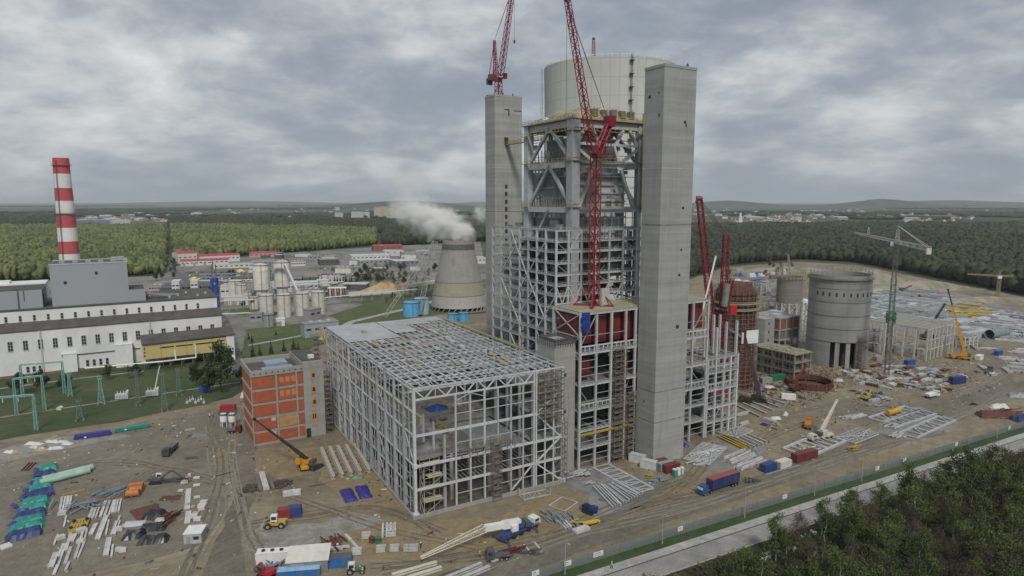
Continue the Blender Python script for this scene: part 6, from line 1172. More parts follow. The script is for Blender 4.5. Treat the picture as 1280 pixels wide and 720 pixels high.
# pale steel frames near the green crane
def hall_frame(name, label, o, rz, W_, D_, H_, nx, ny, mat, roof=True, extra=False):
    t = T(name, label, 'building frame', o, rz)
    for i in range(nx+1):
        for j in range(ny+1):
            if j in (0, ny) or i in (0, nx): MB().box(W_*i/nx-.4, D_*j/ny-.4, 0, W_*i/nx+.4, D_*j/ny+.4, H_).build('column', mat, t)
    if roof:
        for i in range(nx+1): MB().bar((W_*i/nx, 0, H_), (W_*i/nx, D_, H_), .8, 1.2).build('roof_beam', mat, t)
    m = MB()
    for z in (H_*.33, H_*.62, H_*.97): m.bar((0, 0, z), (W_, 0, z), .35); m.bar((0, 0, z), (0, D_, z), .35); m.bar((W_, 0, z), (W_, D_, z), .35); m.bar((0, D_, z), (W_, D_, z), .35)
    m.build('girts', mat, t); m = MB(); r = random.Random(int(W_*3)); [MB().cbox((r.uniform(4, W_-4), r.uniform(4, D_-4), 2.2), (r.uniform(2, 5), r.uniform(2, 5), 4.4), r.uniform(0, 1)).build('inner_plant', M('pale equipment', (.30, .30, .295), .7, .2), t) for k in range(7)]; return t
PALEB = M('pale columns', (.46, .455, .42), .6, .08)
o = G(1157, 451); hall_frame('pump_house_frame', 'pale column frame with slanting roof beams behind the green crane', o, head(o, G(1190, 441)), 34, 32, 18.5, 7, 5, PALEB); o = G(1104, 444); hall_frame('narrow_hall_frame', 'narrow pale frame between big concrete silo and green crane', o, head(o, G(1122, 438)), 16, 22, 19, 2, 2, PALEB, False); scaffold('scaffold_tower', 'grey scaffold stack between concrete silo and the narrow pale frame', (*G(1093, 440)[:2], 0), .4, 6, 5, 14, STEEL)
# ================================================================ laydown field: hundreds of steel bundles
def bundle_mesh(mat, n, L, seed):
    r = random.Random(seed); m = MB()
    for k in range(n): y = (k % 4-1.5)*.75+r.uniform(-.1, .1); z = .3+.5*(k//4); x = r.uniform(-.8, .8); m.box(-L/2+x, y-.24, z-.2, L/2+x, y+.24, z+.2)
    for x in (-L*.3, L*.3): m.box(x-.12, -1.7, 0.0, x+.12, 1.7, .1)
    return m.build('steel_bundle', mat)
LB = [tag(bundle_mesh(c, n, L, 60+i), 'x', 'steel bundle') for i, (c, n, L) in enumerate(((STEEL2, 8, 12), (ZINC, 6, 14), (STEEL, 11, 10), (WHITE, 5, 11), (YELLOW, 8, 11)))]; used = set(); rs = random.Random(21); LN = ['pale', 'sheet grey', 'mid grey', 'white', 'yellow']
poly = [G(*p) for p in ((1085,358),(1160,362),(1290,398),(1300,432),(1205,414),(1150,400),(1090,398))]; n = 0
while n < 290:
    x, y = rs.uniform(1085, 1300), rs.uniform(358, 432); g_ = G(x, y)
    if not inpoly(np.array([g_[0]]), np.array([g_[1]]), poly)[0]: continue
    i = rs.choice((0, 0, 1, 1, 2, 2, 3)); 
    if 1192 < x < 1236 and 381 < y < 396: i = 4
    rz = ANG+(1.57 if rs.random() < .75 else 0)+rs.uniform(-.08, .08); l = LN[i]+' bundle of steel members on the wide laydown field by the forest'; gr = LN[i]+' bundles on the laydown field'; n += 1; s = rs.uniform(1.0, 1.55)
    if i not in used: used.add(i); place(LB[i], g_, rz); LB[i]['label'] = l; LB[i]['group'] = gr
    else: q = LB[i].copy(); COL.objects.link(q); place(q, g_, rz); q.scale = (s, s, rs.uniform(.8, 1.6)); q['label'] = l; q['group'] = gr
def cyl_thing(name, label, a, b, r, mat, cat, z=None):
    t = T(name, label, cat, (a[0], a[1], 0), head(a, b)); L = math.dist(a[:2], b[:2]); m = MB(); m.lathe([(r, 0), (r, L), (r-.25, L), (r-.25, 0), (r, 0)], 20); m.v = [(zz_, x, y+r) for x, y, zz_ in m.v]; m.build('pipe_wall', mat, t, True); m = MB(); [m.box(L*f-.2, -r*.8, 0, L*f+.2, r*.8, .25) for f in (.2, .8)]; m.build('sleepers', TIMBER, t); return t
cyl_thing('steel_pipe', 'big greenish steel tube lying right of the steep orange crane', G(1236, 424), G(1256, 421), 3.2, M('pipe green grey', (.16, .21, .19)), 'pipe'); o = MB(); o.box(0, 0, 0, 24, 5, 4.2); o = o.build('sheet_stack', ZINC); place(o, G(1206, 425), head(G(1206, 425), G(1236, 421))); tag(o, 'long pale stack of sheets right of the steep orange crane', 'stack')
# ================================================================ things on the site ground
BC = [0]
def beam(name, label, a, b, w_, h_, mat, group=None, z=0.1, cat='beam', flange=True):
    BC[0] += 1; z += .006*(BC[0] % 11); m = MB(); L = math.dist(a[:2], b[:2])
    if flange: m.box(0, -w_/2, 0, L, w_/2, h_*.16); m.box(0, -w_*.12, h_*.16, L, w_*.12, h_*.84); m.box(0, -w_/2, h_*.84, L, w_/2, h_)
    else: m.box(0, -w_/2, 0, L, w_/2, h_)
    o = m.build(name, mat); place(o, (a[0], a[1], z), head(a, b)); return tag(o, label, cat, group)
def container(label, a, rz, L, mat, z=0.1, W_=2.44, H_=2.6, roofm=None, name='container', group=None, door=True):
    t = T(name, label, 'container', (a[0], a[1], z), rz, group); m = MB(); n = int(L/.6); m.box(0, 0, .05, L, W_, H_-.05)
    for k in range(n): x = L*(k+.25)/n; m.box(x, -.05, .2, x+L/n*.45, 0, H_-.2); m.box(x, W_, .2, x+L/n*.45, W_+.05, H_-.2)
    m.build('body', mat, t); m = MB(); [m.box(x-.09, y-.09, 0, x+.09, y+.09, H_) for x in (0, L) for y in (0, W_)]; [m.bar((0, y, zz_), (L, y, zz_), .14) for y in (0, W_) for zz_ in (.07, H_-.05)]; m.build('frame', mat, t); MB().box(.05, .05, H_-.04, L-.05, W_-.05, H_+.03).build('roof', roofm or mat, t)
    if door: d = MB(); d.box(-.07, .12, .15, -.01, W_/2-.03, H_-.15); d.box(-.07, W_/2+.03, .15, -.01, W_-.12, H_-.15); d = d.build('door', mat, t); q = MB(); [q.bar((-.12, y, .2), (-.12, y, H_-.2), .06) for y in (.5, 1.0, 1.5, 2.0)]; q.build('lock_bars', DSTEEL, d)
    return t
def tarp(name, label, a, rz, L, W_, h_, mat, seed, cat='covered load', group=None, rough=.25, z=.1):
    r = random.Random(seed); n, k = max(4, int(L/.8)), max(3, int(W_/.8)); m = MB(); vs = []
    for i in range(n+1):
        for j in range(k+1): e = i in (0, n) or j in (0, k); vs.append((L*i/n+r.uniform(-.15, .15), W_*j/k+r.uniform(-.15, .15), 0 if e else h_*(1+r.uniform(-rough, rough))*(0.75 if i in (1, n-1) or j in (1, k-1) else 1)))
    m.add(vs, [(i*(k+1)+j, (i+1)*(k+1)+j, (i+1)*(k+1)+j+1, i*(k+1)+j+1) for i in range(n) for j in range(k)]); o = m.build(name, mat); place(o, (a[0], a[1], z), rz); return tag(o, label, cat, group)
def pile(name, label, a, r_, h_, mat, seed, n=26, cat='pile', sz=(.5, 1.8), group=None):
    r = random.Random(seed); m = MB()
    for k in range(n): d = abs(r.gauss(0, .45)); an_ = r.uniform(0, 6.28); z = max(.15, h_*(1-d)*r.uniform(.2, 1)); m.cbox((r_[0]*d*math.cos(an_), r_[1]*d*math.sin(an_), z*.5+.05), (r.uniform(*sz), r.uniform(sz[0]*.5, sz[1]*.6), z), r.uniform(0, 3.1))
    o = m.build(name, mat); place(o, (a[0], a[1], .08), 0); return tag(o, label, cat, group)
def flat_truss(label, a, b, width, n, mat, group=None, w_=.5, name='roof_truss', z=.15, posts=False):
    t = T(name, label, 'truss', (a[0], a[1], z), head(a, b), group); L = math.dist(a[:2], b[:2]); m = MB(); m.bar((0, 0, w_/2), (L, 0, w_/2), w_); m.bar((0, width, w_/2), (L, width, w_/2), w_); m.build('chords', mat, t); m = MB()
    for k in range(n+1): m.bar((L*k/n, 0, w_*.5), (L*k/n, width, w_*.5), w_*.55)
    for k in range(n):
        if k % 2: m.bar((L*k/n, 0, w_*.5), (L*(k+1)/n, width, w_*.5), w_*.45)
    m.build('web_members', mat, t)
    if posts: m = MB(); [m.bar((x, y, -z), (x, y, 2.4), .22) for x in (0, L) for y in (0, width)]; m.build('legs', mat, t)
    return t
def heap_of_beams(label, a, rz, L, W_, n, mat, seed, name='steel_bundle', group=None, lay=1):
    r = random.Random(seed); m = MB()
    for k in range(n): y = W_*(k % max(1, n//lay)+.5)/max(1, n//lay); z = .12+.5*(k//max(1, n//lay)); x = r.uniform(0, L*.25); m.box(x, y-.2, z, x+L*r.uniform(.6, .95), y+.2, z+.4)
    for f in (.15, .6, .85): m.box(L*f, 0, 0.0, L*f+.2, W_, .11)
    o = m.build(name, mat); place(o, (a[0], a[1], .09), rz); return tag(o, label, 'steel bundle', group)
# ---- brick and concrete office block left of the hall
ORB = M('orange brick infill', (.35, .088, .040), .9, .13, .5, dirt=(.24, .10, .062), dirt_amt=.6, dscale=.3); PINKF = M('pinkish concrete frame', (.31, .26, .235), .85, .08); OCHB = M('ochre infill', (.36, .24, .11), .8, .1)
t = T('brick_block', 'five storey block of orange brick panels in concrete frames with a grey stair core', 'building', P(-29.9, 82.2), ANG); FL = [0, 5.0, 10.3, 15.6, 20.9, 26.0]; XC = [0, 8.9, 16.2, 18.6]
MB().box(.35, .4, 0, 18.5, 22, 26.2).build('wall', CONC, t)
for i in range(5):
    for j in range(3):
        z0, z1 = FL[i]+(.75 if i else .9), FL[i+1]-.1; x0, x1 = XC[j]+.55, XC[j+1]-(.4 if j < 2 else .05); oc = (j == 1 and i == 1); p = MB().box(x0, .12, z0, x1, .38, z1).build('infill_panel', OCHB if oc else ORB, t)
        if j == 1 and i in (3, 4): [MB().box(x0+.6+k*2.1, .02, z0+1.2, x0+2.1+k*2.1, .2, z1-1.0).build('shutter', M('ochre board', (.46, .20, .075)), p) for k in range(3)]
        if oc: MB().box(x0+2, .0, z0+1, x0+4.4, .2, z1-1.2).build('shutter', M('ochre board', (.46, .20, .075)), p)
        if j == 0 and i in (0, 1): MB().box(x1-2, .0, z1-1.6, x1-.4, .2, z1-.3).build('shutter', M('pale board', (.45, .38, .30)), p)
    for k in range(3): MB().box(.12, 1.0+k*7, FL[i]+.9, .34, 7.2+k*7, FL[i+1]-.3).build('infill_panel', ORB, t)
m = MB(); [m.box(-.1, 0, z-.35, 18.6, .39, z+.4) for z in FL[1:-1]]; [m.box(-.1, -.02, 0, 18.6, .36, .8) for _ in (0,)]; [m.box(x-.35 if x else -.12, -.06, 0, x+.3, .34, 26.1) for x in XC[:3]]; [m.box(-.12, .4, z-.3, .32, 22, z+.35) for z in FL[1:-1]]; m.build('concrete_frame', PINKF, t)
m = MB(); m.box(-.2, -.1, 26.2, 18.6, .35, 28.6); m.box(-.2, .35, 26.2, .25, 22.2, 28.6); m.box(.25, 21.8, 26.2, 18.6, 22.2, 28.6); m.build('parapet', CONC, t); [MB().box(1+k*2.1, -.14, 27.0, 1.5+k*2.1, .0, 27.5).build('vent_hole', BLACK, t) for k in range(9)]
MB().box(.3, .4, 26.2, 18.5, 21.7, 26.6).build('roof', ROOFD, t); BG = M('blue grey sheets', (.22, .29, .34), .4, .1); m = MB(); m.box(5, 4, 26.7, 16, 8, 27.6); m.box(7, 9, 26.7, 15, 16, 28.4); m.box(4, 3, 26.7, 9, 5, 27.3); m.build('roof_skylight', BG, t); MB().box(2, 2, 26.65, 5.5, 4.5, 27.1).build('roof_pallet', TIMBER, t)
MB().box(18.6, -.6, 0, 26.3, 22.2, 29.4).build('stair_core', CONC, t)
for k, z in enumerate((22.5, 17.0, 12.0)): MB().box(21.4, -.75, z, 23.2, -.55, z+3.8).build('ochre_board', OCHB, t); MB().box(21.9, -.82, z+1.0, 22.8, -.76, z+2.5).build('window', BLACK, t)
MB().box(21.2, -.75, 4.3, 23.2, -.55, 10.6).build('ochre_board', OCHB, t); [MB().box(21.5+.8*k, -.82, 7.2, 21.95+.8*k, -.76, 9.0).build('window', BLACK, t) for k in (0, 1)]; MB().box(18.9, -.72, .1, 20.6, -.58, 3.6).build('door', BLACK, t); MB().box(19, 2, 29.4, 26, 21, 29.8).build('roof', ROOFD, t); m = MB(); m.box(22, 4, 29.8, 24, 6, 31); m.build('roof_unit', WHITE, t)
# ---- storage yard left: violet and green girders, tarps, tubes
VIO = M('violet tarpaulin', (.045, .04, .22), .5, .12, .4); TUR = M('turquoise tarpaulin', (.02, .22, .19), .45, .15, .4); NAVY = M('navy sheet', (.02, .04, .13), .5, .2); PGRN = M('pale green tube', (.30, .42, .36), .5, .12, .3)
def girder(label, a, b, mat, h_=1.8, w_=2.2, nm='covered_girder'):
    t = T(nm, label, 'covered load', (a[0], a[1], .12), head(a, b)); L = math.dist(a[:2], b[:2]); m = MB(); m.box(0, 0, .2, L, w_, h_*.45); m.box(.3, .15, h_*.45, L-.3, w_-.15, h_); [m.box(L*k/6, -.08, .2, L*k/6+.18, w_+.08, h_+.06) for k in range(1, 6)]; m.build('load', mat, t); m = MB(); [m.box(L*f, -.2, 0, L*f+.3, w_+.2, .2) for f in (.15, .5, .85)]; m.build('sleepers', TIMBER, t); m = MB(); m.box(L*.28, -.1, .4, L*.34, -.02, .9); m.build('label_plate', WHITE, t)
girder('long violet wrapped girder at the edge of the lawn', G(92, 551), G(139, 544.5), VIO); girder('long turquoise wrapped girder at the edge of the lawn', G(143, 541.5), G(188, 534.5), TUR, 1.3)
vt = T('tube_pair', 'pale green twin steel tubes lying across the storage yard', 'pipe', (*G(50, 608)[:2], .1), head(G(50, 608), G(119, 590))); L = math.dist(G(50, 608)[:2], G(119, 590)[:2]); [MB().cyl((x0, y, 1.1), (L-x1, y, 1.1), 1.05, n=18).build('tube', PGRN, vt, True) for y, x0, x1 in ((0, 0, 1.5), (2.3, 1.2, 0))]; m = MB(); [m.box(L*f, -1.2, 0, L*f+.3, 3.4, .2) for f in (.2, .5, .8)]; m.build('sleepers', TIMBER, vt)
r = random.Random(41); 
for k in range(11):
    f = k/10; x, y = 12+40*f, 677-88*f; a = G(x-6, y+4); tarp('tarpaulin_load', 'turquoise sheeted load in the long slanting pile at the left yard edge' if k % 3 else 'navy sheeted load in the long slanting pile at the left yard edge', a, head(G(0, 680), G(50, 590))-1.35, 8.4-2.2*f, 5.2, 1.7, TUR if k % 3 else NAVY, 90+k, group='turquoise loads in the slanting pile' if k % 3 else 'navy loads in the slanting pile', rough=.16)
for k in range(9): f = k/9; x, y = 6+42*f, 664-80*f; tarp('tarpaulin_scrap', 'violet sheet draped over the slanting turquoise pile', G(x+5, y), r.uniform(0, 3), 2.8, 1.4, .5, VIO, 130+k, group='violet sheets on the slanting pile', rough=.5, z=1.4)
for l, p, q, w_ in (('upper violet covered flat load beside the turquoise pile', (42, 626), (69, 619), 6.2), ('lower violet covered flat load beside the turquoise pile', (29, 654), (50, 650), 6.0)): girder(l, G(*p), G(*q), VIO, 1.1, w_, 'covered_load')
for k in range(3): beam('rusty_rod', 'thin rusty bar beside the top of the slanting turquoise pile', G(27+k*4, 589), G(37+k*4, 579), .35, .35, RUST, 'rusty bars by the turquoise pile', flange=False)
r = random.Random(43)
for k in range(16): x, y = r.uniform(0, 78), 0; y = 565-.12*x+r.uniform(-6, 5); tarp('rubble_slab', 'pale broken slab heap along the lawn edge', G(x, y), r.uniform(-.3, .3), r.uniform(2, 6), r.uniform(1, 2.4), r.uniform(.4, 1.1), (SILO, PALER, TIMBER)[k % 3], 150+k, 'rubble', 'broken slab heaps along the lawn edge', .5)
beam('concrete_slab', 'pale concrete slab at the bottom of the turquoise pile', G(0, 687), G(14, 682), 2.6, .5, SILO, flange=False, cat='slab')
# white members in rows
WS = M('white shuttering', (.52, .52, .52), .55, .1, .5, rnd=.2, dirt=(.34, .32, .29), dirt_amt=.5, dscale=.4); rows = []
Z2 = lambda x, y: (60+x/4, 540+y/4)
for (x0, y0, x1, y1, n, dx) in ((60, 395, 72, 330, 4, 15), (80, 480, 92, 425, 1, 0), (205, 440, 225, 385, 3, 16), (262, 430, 290, 350, 3, 20), (322, 410, 336, 345, 3, 15), (240, 545, 285, 425, 2, 14), (290, 520, 305, 445, 1, 0), (318, 520, 345, 450, 2, 14), (205, 520, 232, 465, 2, 12), (160, 560, 178, 490, 2, 20), (90, 600, 115, 510, 1, 0), (52, 630, 78, 565, 2, 14), (5, 685, 35, 610, 2, 16), (48, 685, 78, 600, 1, 0), (86, 665, 115, 580, 1, 0), (134, 640, 160, 560, 1, 0), (150, 635, 188, 545, 1, 0), (282, 625, 300, 535, 2, 14), (318, 630, 325, 570, 1, 0), (30, 718, 50, 670, 1, 0), (88, 700, 108, 655, 1, 0), (30, 570, 50, 520, 1, 0), (110, 555, 130, 515, 2, 12), (342, 480, 360, 425, 1, 0)):
    for k in range(n): rows.append((x0+dx*k, y0-k*2, x1+dx*k, y1-k*2))
for k, (x0, y0, x1, y1) in enumerate(rows): a, b = G(*Z2(x0, y0)), G(*Z2(x1, y1)); beam('white_beam', 'white steel member in the loose rows on the storage yard', a, b, (.62, .46, .72)[k % 3], .4, WS, 'white members laid out on the storage yard')
for (x, y, w_) in ((300, 310, 2), (46, 420, 2.2), (55, 410, 1.4), (150, 510, 2.4), (330, 500, 2), (355, 605, 1.6), (335, 600, 1.5), (140, 560, 1.8), (45, 545, 2)): o = MB(); o.box(0, 0, 0, w_, w_*.7, .8); o.box(.2, .1, .8, w_-.2, w_*.6, 1.0); o = o.build('white_crate', WS); place(o, G(*Z2(x, y), .08), r.uniform(0, 1)); tag(o, 'white crate among the loose white members on the storage yard', 'crate', 'white crates on the storage yard')
beam('yellow_beam', 'thin yellow beam lying above the white members', G(78, 620), G(106, 613.5), .5, .4, YELLOW)
t = T('yellow_frame', 'yellow slotted lifting frame lying among the white members', 'frame', (*G(85, 667)[:2], .1), head(G(85, 667), G(108, 663))); L = math.dist(G(85, 667)[:2], G(108, 663)[:2]); m = MB(); [m.box(0, y, 0, L, y+.7, .8) for y in (0, 2.9, 5.8)]; [m.box(x, .7, .1, x+.5, 5.8, .7) for x in np.linspace(0, L-.5, 6)]; m.build('frame', YELLOW, t); m = MB(); [m.cyl((x, y, .8), (x, y, 1.3), .45, n=10) for x in (.6, L-.6) for y in (1, 5.2)]; m.build('sheaves', BLACK, t)
def steelpile(label, c, mat, seed, n=20, ext=(3, 2), ln=(2, 6), dirz=None):
    q = random.Random(seed); m = MB()
    for k in range(n): x, y, a, L = q.gauss(0, ext[0]*.5), q.gauss(0, ext[1]*.5), (dirz if dirz is not None else q.uniform(0, 3.14))+q.uniform(-.25, .25), q.uniform(*ln); z = q.uniform(.1, 1.3); m.bar((x-L/2*math.cos(a), y-L/2*math.sin(a), z), (x+L/2*math.cos(a), y+L/2*math.sin(a), z+q.uniform(-.05, .3)), q.uniform(.15, .4))
    o = m.build('steel_pile', mat); place(o, (c[0], c[1], .1)); return tag(o, label, 'steel pile')
SBL = M('blue grey steel', (.20, .24, .28), .5, .12)
steelpile('blue grey steel pile left of the orange machine parts', G(143, 617), SBL, 1, 30, (4, 4), dirz=1.1); steelpile('blue grey steel pile above the yellow lifting frame', G(104, 634), SBL, 2, 26, (5, 2.5)); steelpile('rusty red scrap steel right of the black sheeted loads', G(208, 650), RUST, 3, 20, (2.5, 4), dirz=1.2)
ORG = M('machine orange', (.42, .15, .05), .6, .15); t = T('machine_parts', 'orange machine sections on skids in the storage yard', 'machine', (*G(158, 622)[:2], .1), .3); m = MB(); m.cyl((0, 0, 1.2), (3.5, 0, 1.2), 1.1, n=14); m.cyl((.5, 2.6, 1.1), (3.8, 2.6, 1.1), 1.0, n=14); m.box(-.6, 4.2, .2, 3.6, 6.2, 2); m.build('casings', ORG, t); m = MB(); [m.bar((x, -1, .3), (x, 7, .3), .4) for x in (-.4, 1.6, 3.6)]; [m.bar((x, -1, .3), (x, -1, 2.4), .25) for x in (-.4, 3.6)]; m.build('skids', M('dull orange', (.25, .12, .06)), t)
tarp('rusty_plate', 'flat rusty plate, the long left one in the storage yard', G(172, 652), head(G(172, 652), G(198, 644)), 7.2, 8.6, .35, RUST, 5, 'plate', rough=.1); tarp('rusty_plate', 'flat rusty plate, the right arm beside the long left one', G(197, 627), .12, 6.0, 3.6, .3, RUST, 6, 'plate', rough=.1)
BTARP = M('black foil', (.022, .024, .028), .35, .3); tarp('pale_sheet', 'pale grey sheet left of the black sheeted loads', G(151, 660), .2, 5.6, 3.6, .3, PALER, 9, rough=.2)
for i, (x, y, L, W_, l) in enumerate(((175, 652, 6, 4.6, 'upper right'), (150, 677, 5.5, 4.4, 'lower left'), (172, 667, 6.8, 3.4, 'middle'), (170, 683, 7.4, 3.8, 'lowest'))): tarp('foil_load', 'black foil covered load, the %s of four' % l, G(x, y), .22, L, W_, 1.7, BTARP, 11+i, rough=.3)
tarp('white_bag', 'white sack lying on the black foil loads', G(193, 654, 1.2), .4, 2.4, 2.2, .8, WS, 20, 'sack', z=1.4)
t = T('site_hut', 'white flat roofed site hut standing alone in the storage yard corner', 'hut', (*G(230, 681)[:2], .1), .15); MB().box(0, 0, 0, 4.4, 4.6, 2.7).build('wall', M('hut grey', (.36, .38, .39)), t); MB().box(-.15, -.15, 2.7, 4.55, 4.75, 2.95).build('roof', WHITE, t); MB().box(.6, -.04, .1, 1.6, .05, 2.1).build('door', SILOG, t); MB().box(2.4, -.04, 1.1, 3.8, .05, 2.0).build('window', GLASS, t)
for k in range(16): x, y = r.uniform(222, 250), r.uniform(592, 655); o = MB(); q_, h_ = r.uniform(.9, 2.4), r.uniform(.4, 1.0); o.box(0, 0, .14, q_, q_*.7, h_); [o.box(x_, 0, 0, x_+.14, q_*.7, .14) for x_ in (0, q_*.45, q_-.14)]; o.box(.06, .04, h_, q_*.94, q_*.62, h_+.08); o = o.build('pallet_load', (WS, M('pink bricks', (.42, .33, .31)), SILO)[k % 3]); place(o, (*G(x, y)[:2], .1), r.uniform(0, .5)); tag(o, ('white', 'pink', 'cream')[k % 3]+' pallet load in the column beside the site hut track', 'pallet load', ('white', 'pink', 'cream')[k % 3]+' pallet loads along the track')
for k, (y0, y1) in enumerate(((637, 612), (655, 640))): beam('shutter_board', ('long white panel, the upper of two beside the track', 'shorter white panel, the lower of two beside the track')[k], G(234, y0), G(236, y1), 1.5, .3, WS, flange=False, cat='panel')
# vehicles of the site
def wheel_set(t, L, w_, r_, xs, wd=.5):
    for x in xs:
        for y in (-w_/2, w_/2): o = MB(); o.cyl((x, y-wd/2, r_), (x, y+wd/2, r_), r_, n=16); o = o.build('wheel', BLACK, t); q = MB(); q.cyl((x, y-wd/2-.02, r_), (x, y+wd/2+.02, r_), r_*.5, n=12); q.build('rim', SILOG, o)
def excavator(label, base, rz, col, cabm, boom=True, reach=7.0, up=2.6):
    t = T('excavator', label, 'excavator', base, rz)
    for y in (-1.1, 1.1): m = MB(); m.wedge([(-1.9, .35), (-1.6, .05), (1.6, .05), (1.9, .35), (1.9, .65), (1.6, .95), (-1.6, .95), (-1.9, .65)], y-.3, y+.3); m.build('track', BLACK, t)
    m = MB(); m.cyl((0, 0, .95), (0, 0, 1.15), .8, n=14); m.wedge([(-2.2, 1.15), (1.4, 1.15), (1.4, 1.6), (-.4, 2.1), (-2.1, 2.2)], -1.25, 1.25); m.build('body', col, t); c = MB(); c.wedge([(-.3, 1.4), (1.5, 1.4), (1.3, 2.9), (-.3, 3.0)], .35, 1.25); c = c.build('cab', cabm, t); q = MB(); q.wedge([(0, 1.95), (1.35, 1.95), (1.22, 2.75), (0, 2.8)], .32, 1.28); q.build('window', GLASS, c)
    m = MB(); m.bar((1.2, -.3, 1.6), (reach*.55, -.3, up+1.6), .5, .6); m.build('boom', col, t); m = MB(); m.bar((reach*.55, -.3, up+1.6), (reach, -.3, 1.1), .4, .45); m.build('arm', col, t); m = MB(); m.wedge([(reach-.7, .9), (reach+.3, 1.3), (reach+.4, .5), (reach-.3, .1), (reach-.8, .4)], -.9, .3); m.build('bucket', DSTEEL, t); return t
def truck(label, base, rz, cabc, bodym=None, L=8.5, bed='flat', bedm=None):
    t = T('truck', label, 'truck', base, rz); m = MB(); m.box(-L/2, -.5, .75, L/2-.2, .5, 1.1); m.build('chassis', DSTEEL, t); c = MB(); c.wedge([(L/2-2.1, .6), (L/2, .6), (L/2+.05, 1.8), (L/2-.25, 3.0), (L/2-2.1, 3.1)], -1.22, 1.22); c = c.build('cab', cabc, t); q = MB(); q.wedge([(L/2-.06, 1.85), (L/2+.08, 1.85), (L/2-.2, 2.85), (L/2-.3, 2.85)], -1.1, 1.1); q.box(L/2-1.5, -1.25, 1.9, L/2-.4, 1.25, 2.7); q.build('windscreen', GLASS, c)
    wheel_set(t, L, 2.1, .5, (L/2-1.2, -L/2+2.2, -L/2+.9))
    if bed == 'tip': m = MB(); m.wedge([(-L/2, 1.2), (L/2-2.4, 1.2), (L/2-2.4, 2.5), (-L/2-.3, 2.3)], -1.2, 1.2); m.build('tipper_body', bedm or cabc, t)
    elif bed == 'flat': m = MB(); m.box(-L/2-.2, -1.22, 1.1, L/2-2.3, 1.22, 1.3); m.build('flatbed', bedm or DSTEEL, t)
    elif bed == 'tank': m = MB(); m.cyl((-L/2, 0, 2.1), (L/2-2.5, 0, 2.1), 1.05, n=18); m.build('tank', bedm or cabc, t, True)
    return t
truck('dark truck with white cab roof driving on the left yard', G(213, 566), -1.45, M('truck dark', (.06, .065, .07)), bed='tip', bedm=M('tipper grey', (.12, .125, .12)), L=9); excavator('white and black excavator reaching right on the storage yard', G(196, 604), .12, DSTEEL, WHITE, reach=9); steelpile('dark steel joists in front of the white and black excavator', G(218, 603), DSTEEL, 5, 8, (3, 1.2), (5, 9), .1)
tarp('spoil_heap', 'low grey gravel heap near the dark truck', G(236, 548), .2, 7, 5, .8, M('gravel grey', (.17, .165, .155)), 3, 'heap'); o = pile('pipe_scrap', 'small dark scrap pile on the grey gravel heap', G(238, 546), (2, 1.5), 1, DSTEEL, 3, 14, sz=(.4, 1.2)); beam('white_pipe', 'short white pipe lying above the grey gravel heap', G(231, 539), G(244, 537), .6, .5, WS); pile('timber_scrap', 'dark planks lying below the grey gravel heap', G(238, 573), (4, .8), .5, DSTEEL, 8, 16, sz=(.8, 2.2))
container('red container left of the brick block', G(275, 515), .12, 6, M('container red', (.33, .025, .03), .5, .1, dirt=(.16, .07, .06), dirt_amt=.4)); container('small blue container at the lawn under the large round tree', G(249, 491), .2, 4.2, BLUES); 
for i, x in enumerate((280, 290.5)): silo('cement_silo', ('left', 'right')[i]+' one of two small white cement silos left of the brick block', G(x, 533), 1.35, 5.2, WHITE, .3, 0, 2.2, 'silo', None, 4, False)
truck('small dark truck under the two cement silos', G(293, 541), .1, OXIDE, L=5.5); tarp('white_tents', 'white shelter at the lawn edge behind the brick block', G(300, 498), .2, 8, 4, 3, WS, 30, 'shelter'); pile('rubble_heap', 'small grey rubble heap left of the brick block foot', G(297, 557), (3, 1.6), .8, PALE, 13, 22, sz=(.4, 1.2))
# in front of the brick block
pile('timber_pile', 'dark weathered timber pile, left of the white plank', G(313, 612), (2.6, 5), 1.7, M('old timber', (.075, .062, .05), .9, .25), 14, 60, sz=(.4, 2.4)); pile('timber_pile', 'dark tangled timber pile, right of the white plank', G(352, 606), (4.4, 4.2), 1.5, M('old timber', (.075, .062, .05), .9, .25), 15, 80, sz=(.4, 2.2)); beam('plank_stack', 'long white plank stack between the two dark timber piles', G(333, 613), G(327, 593), 1.7, .9, WS, flange=False, cat='stack'); 
for k, (x, y) in enumerate(((320, 596), (336, 594))): beam('timber_beam', ('long brown beam at the left of the white plank stack', 'long brown beam at the right of the white plank stack')[k], G(x+6, y+19), G(x, y), .9, .6, M('brown beam', (.16, .13, .10)), flange=False)
for i, (x, y) in enumerate(((364, 620), (354, 622))): o = MB(); o.box(0, 0, 0, 2.8, 2.0, 1.2); o.box(.1, .1, 1.2, 2.7, 1.9, 1.3); o = o.build('white_crate', WS); place(o, (*G(x, y)[:2], .1), .2+i*.2); tag(o, ('white crate at the lower right corner of the tangled timber pile', 'white crate left of another at the foot of the tangled timber')[i], 'crate')
PRC = M('precast concrete', (.37, .35, .31), .85, .1); BRN = M('brown boards', (.12, .10, .075), .9, .2)
for k in range(6):
    a, b = G(402+k*10.2, 563.5-k*1.2), G(417+k*11.2, 600-k*2.2); t = T('precast_girder', 'long precast concrete girder in the row beside the hall', 'girder', (a[0], a[1], .1), head(a, b), 'precast girders in a row beside the hall'); L = math.dist(a[:2], b[:2]); m = MB(); m.box(0, -.6, 0, L, .6, .3); m.box(0, -.2, .3, L, .2, 1.1); m.box(0, -.55, 1.1, L, .55, 1.4); m.build('girder', PRC, t); m = MB(); [m.box(L*q/7, .61, .05, L*q/7+1.2, 1.6, .3) for q in range(7)]; m.build('side_boards', BRN, t)
tarp('covered_load', 'dark rack of pipes left of the precast girders', G(392, 590), 1.1, 6, 2.4, 1.2, BTARP, 17)
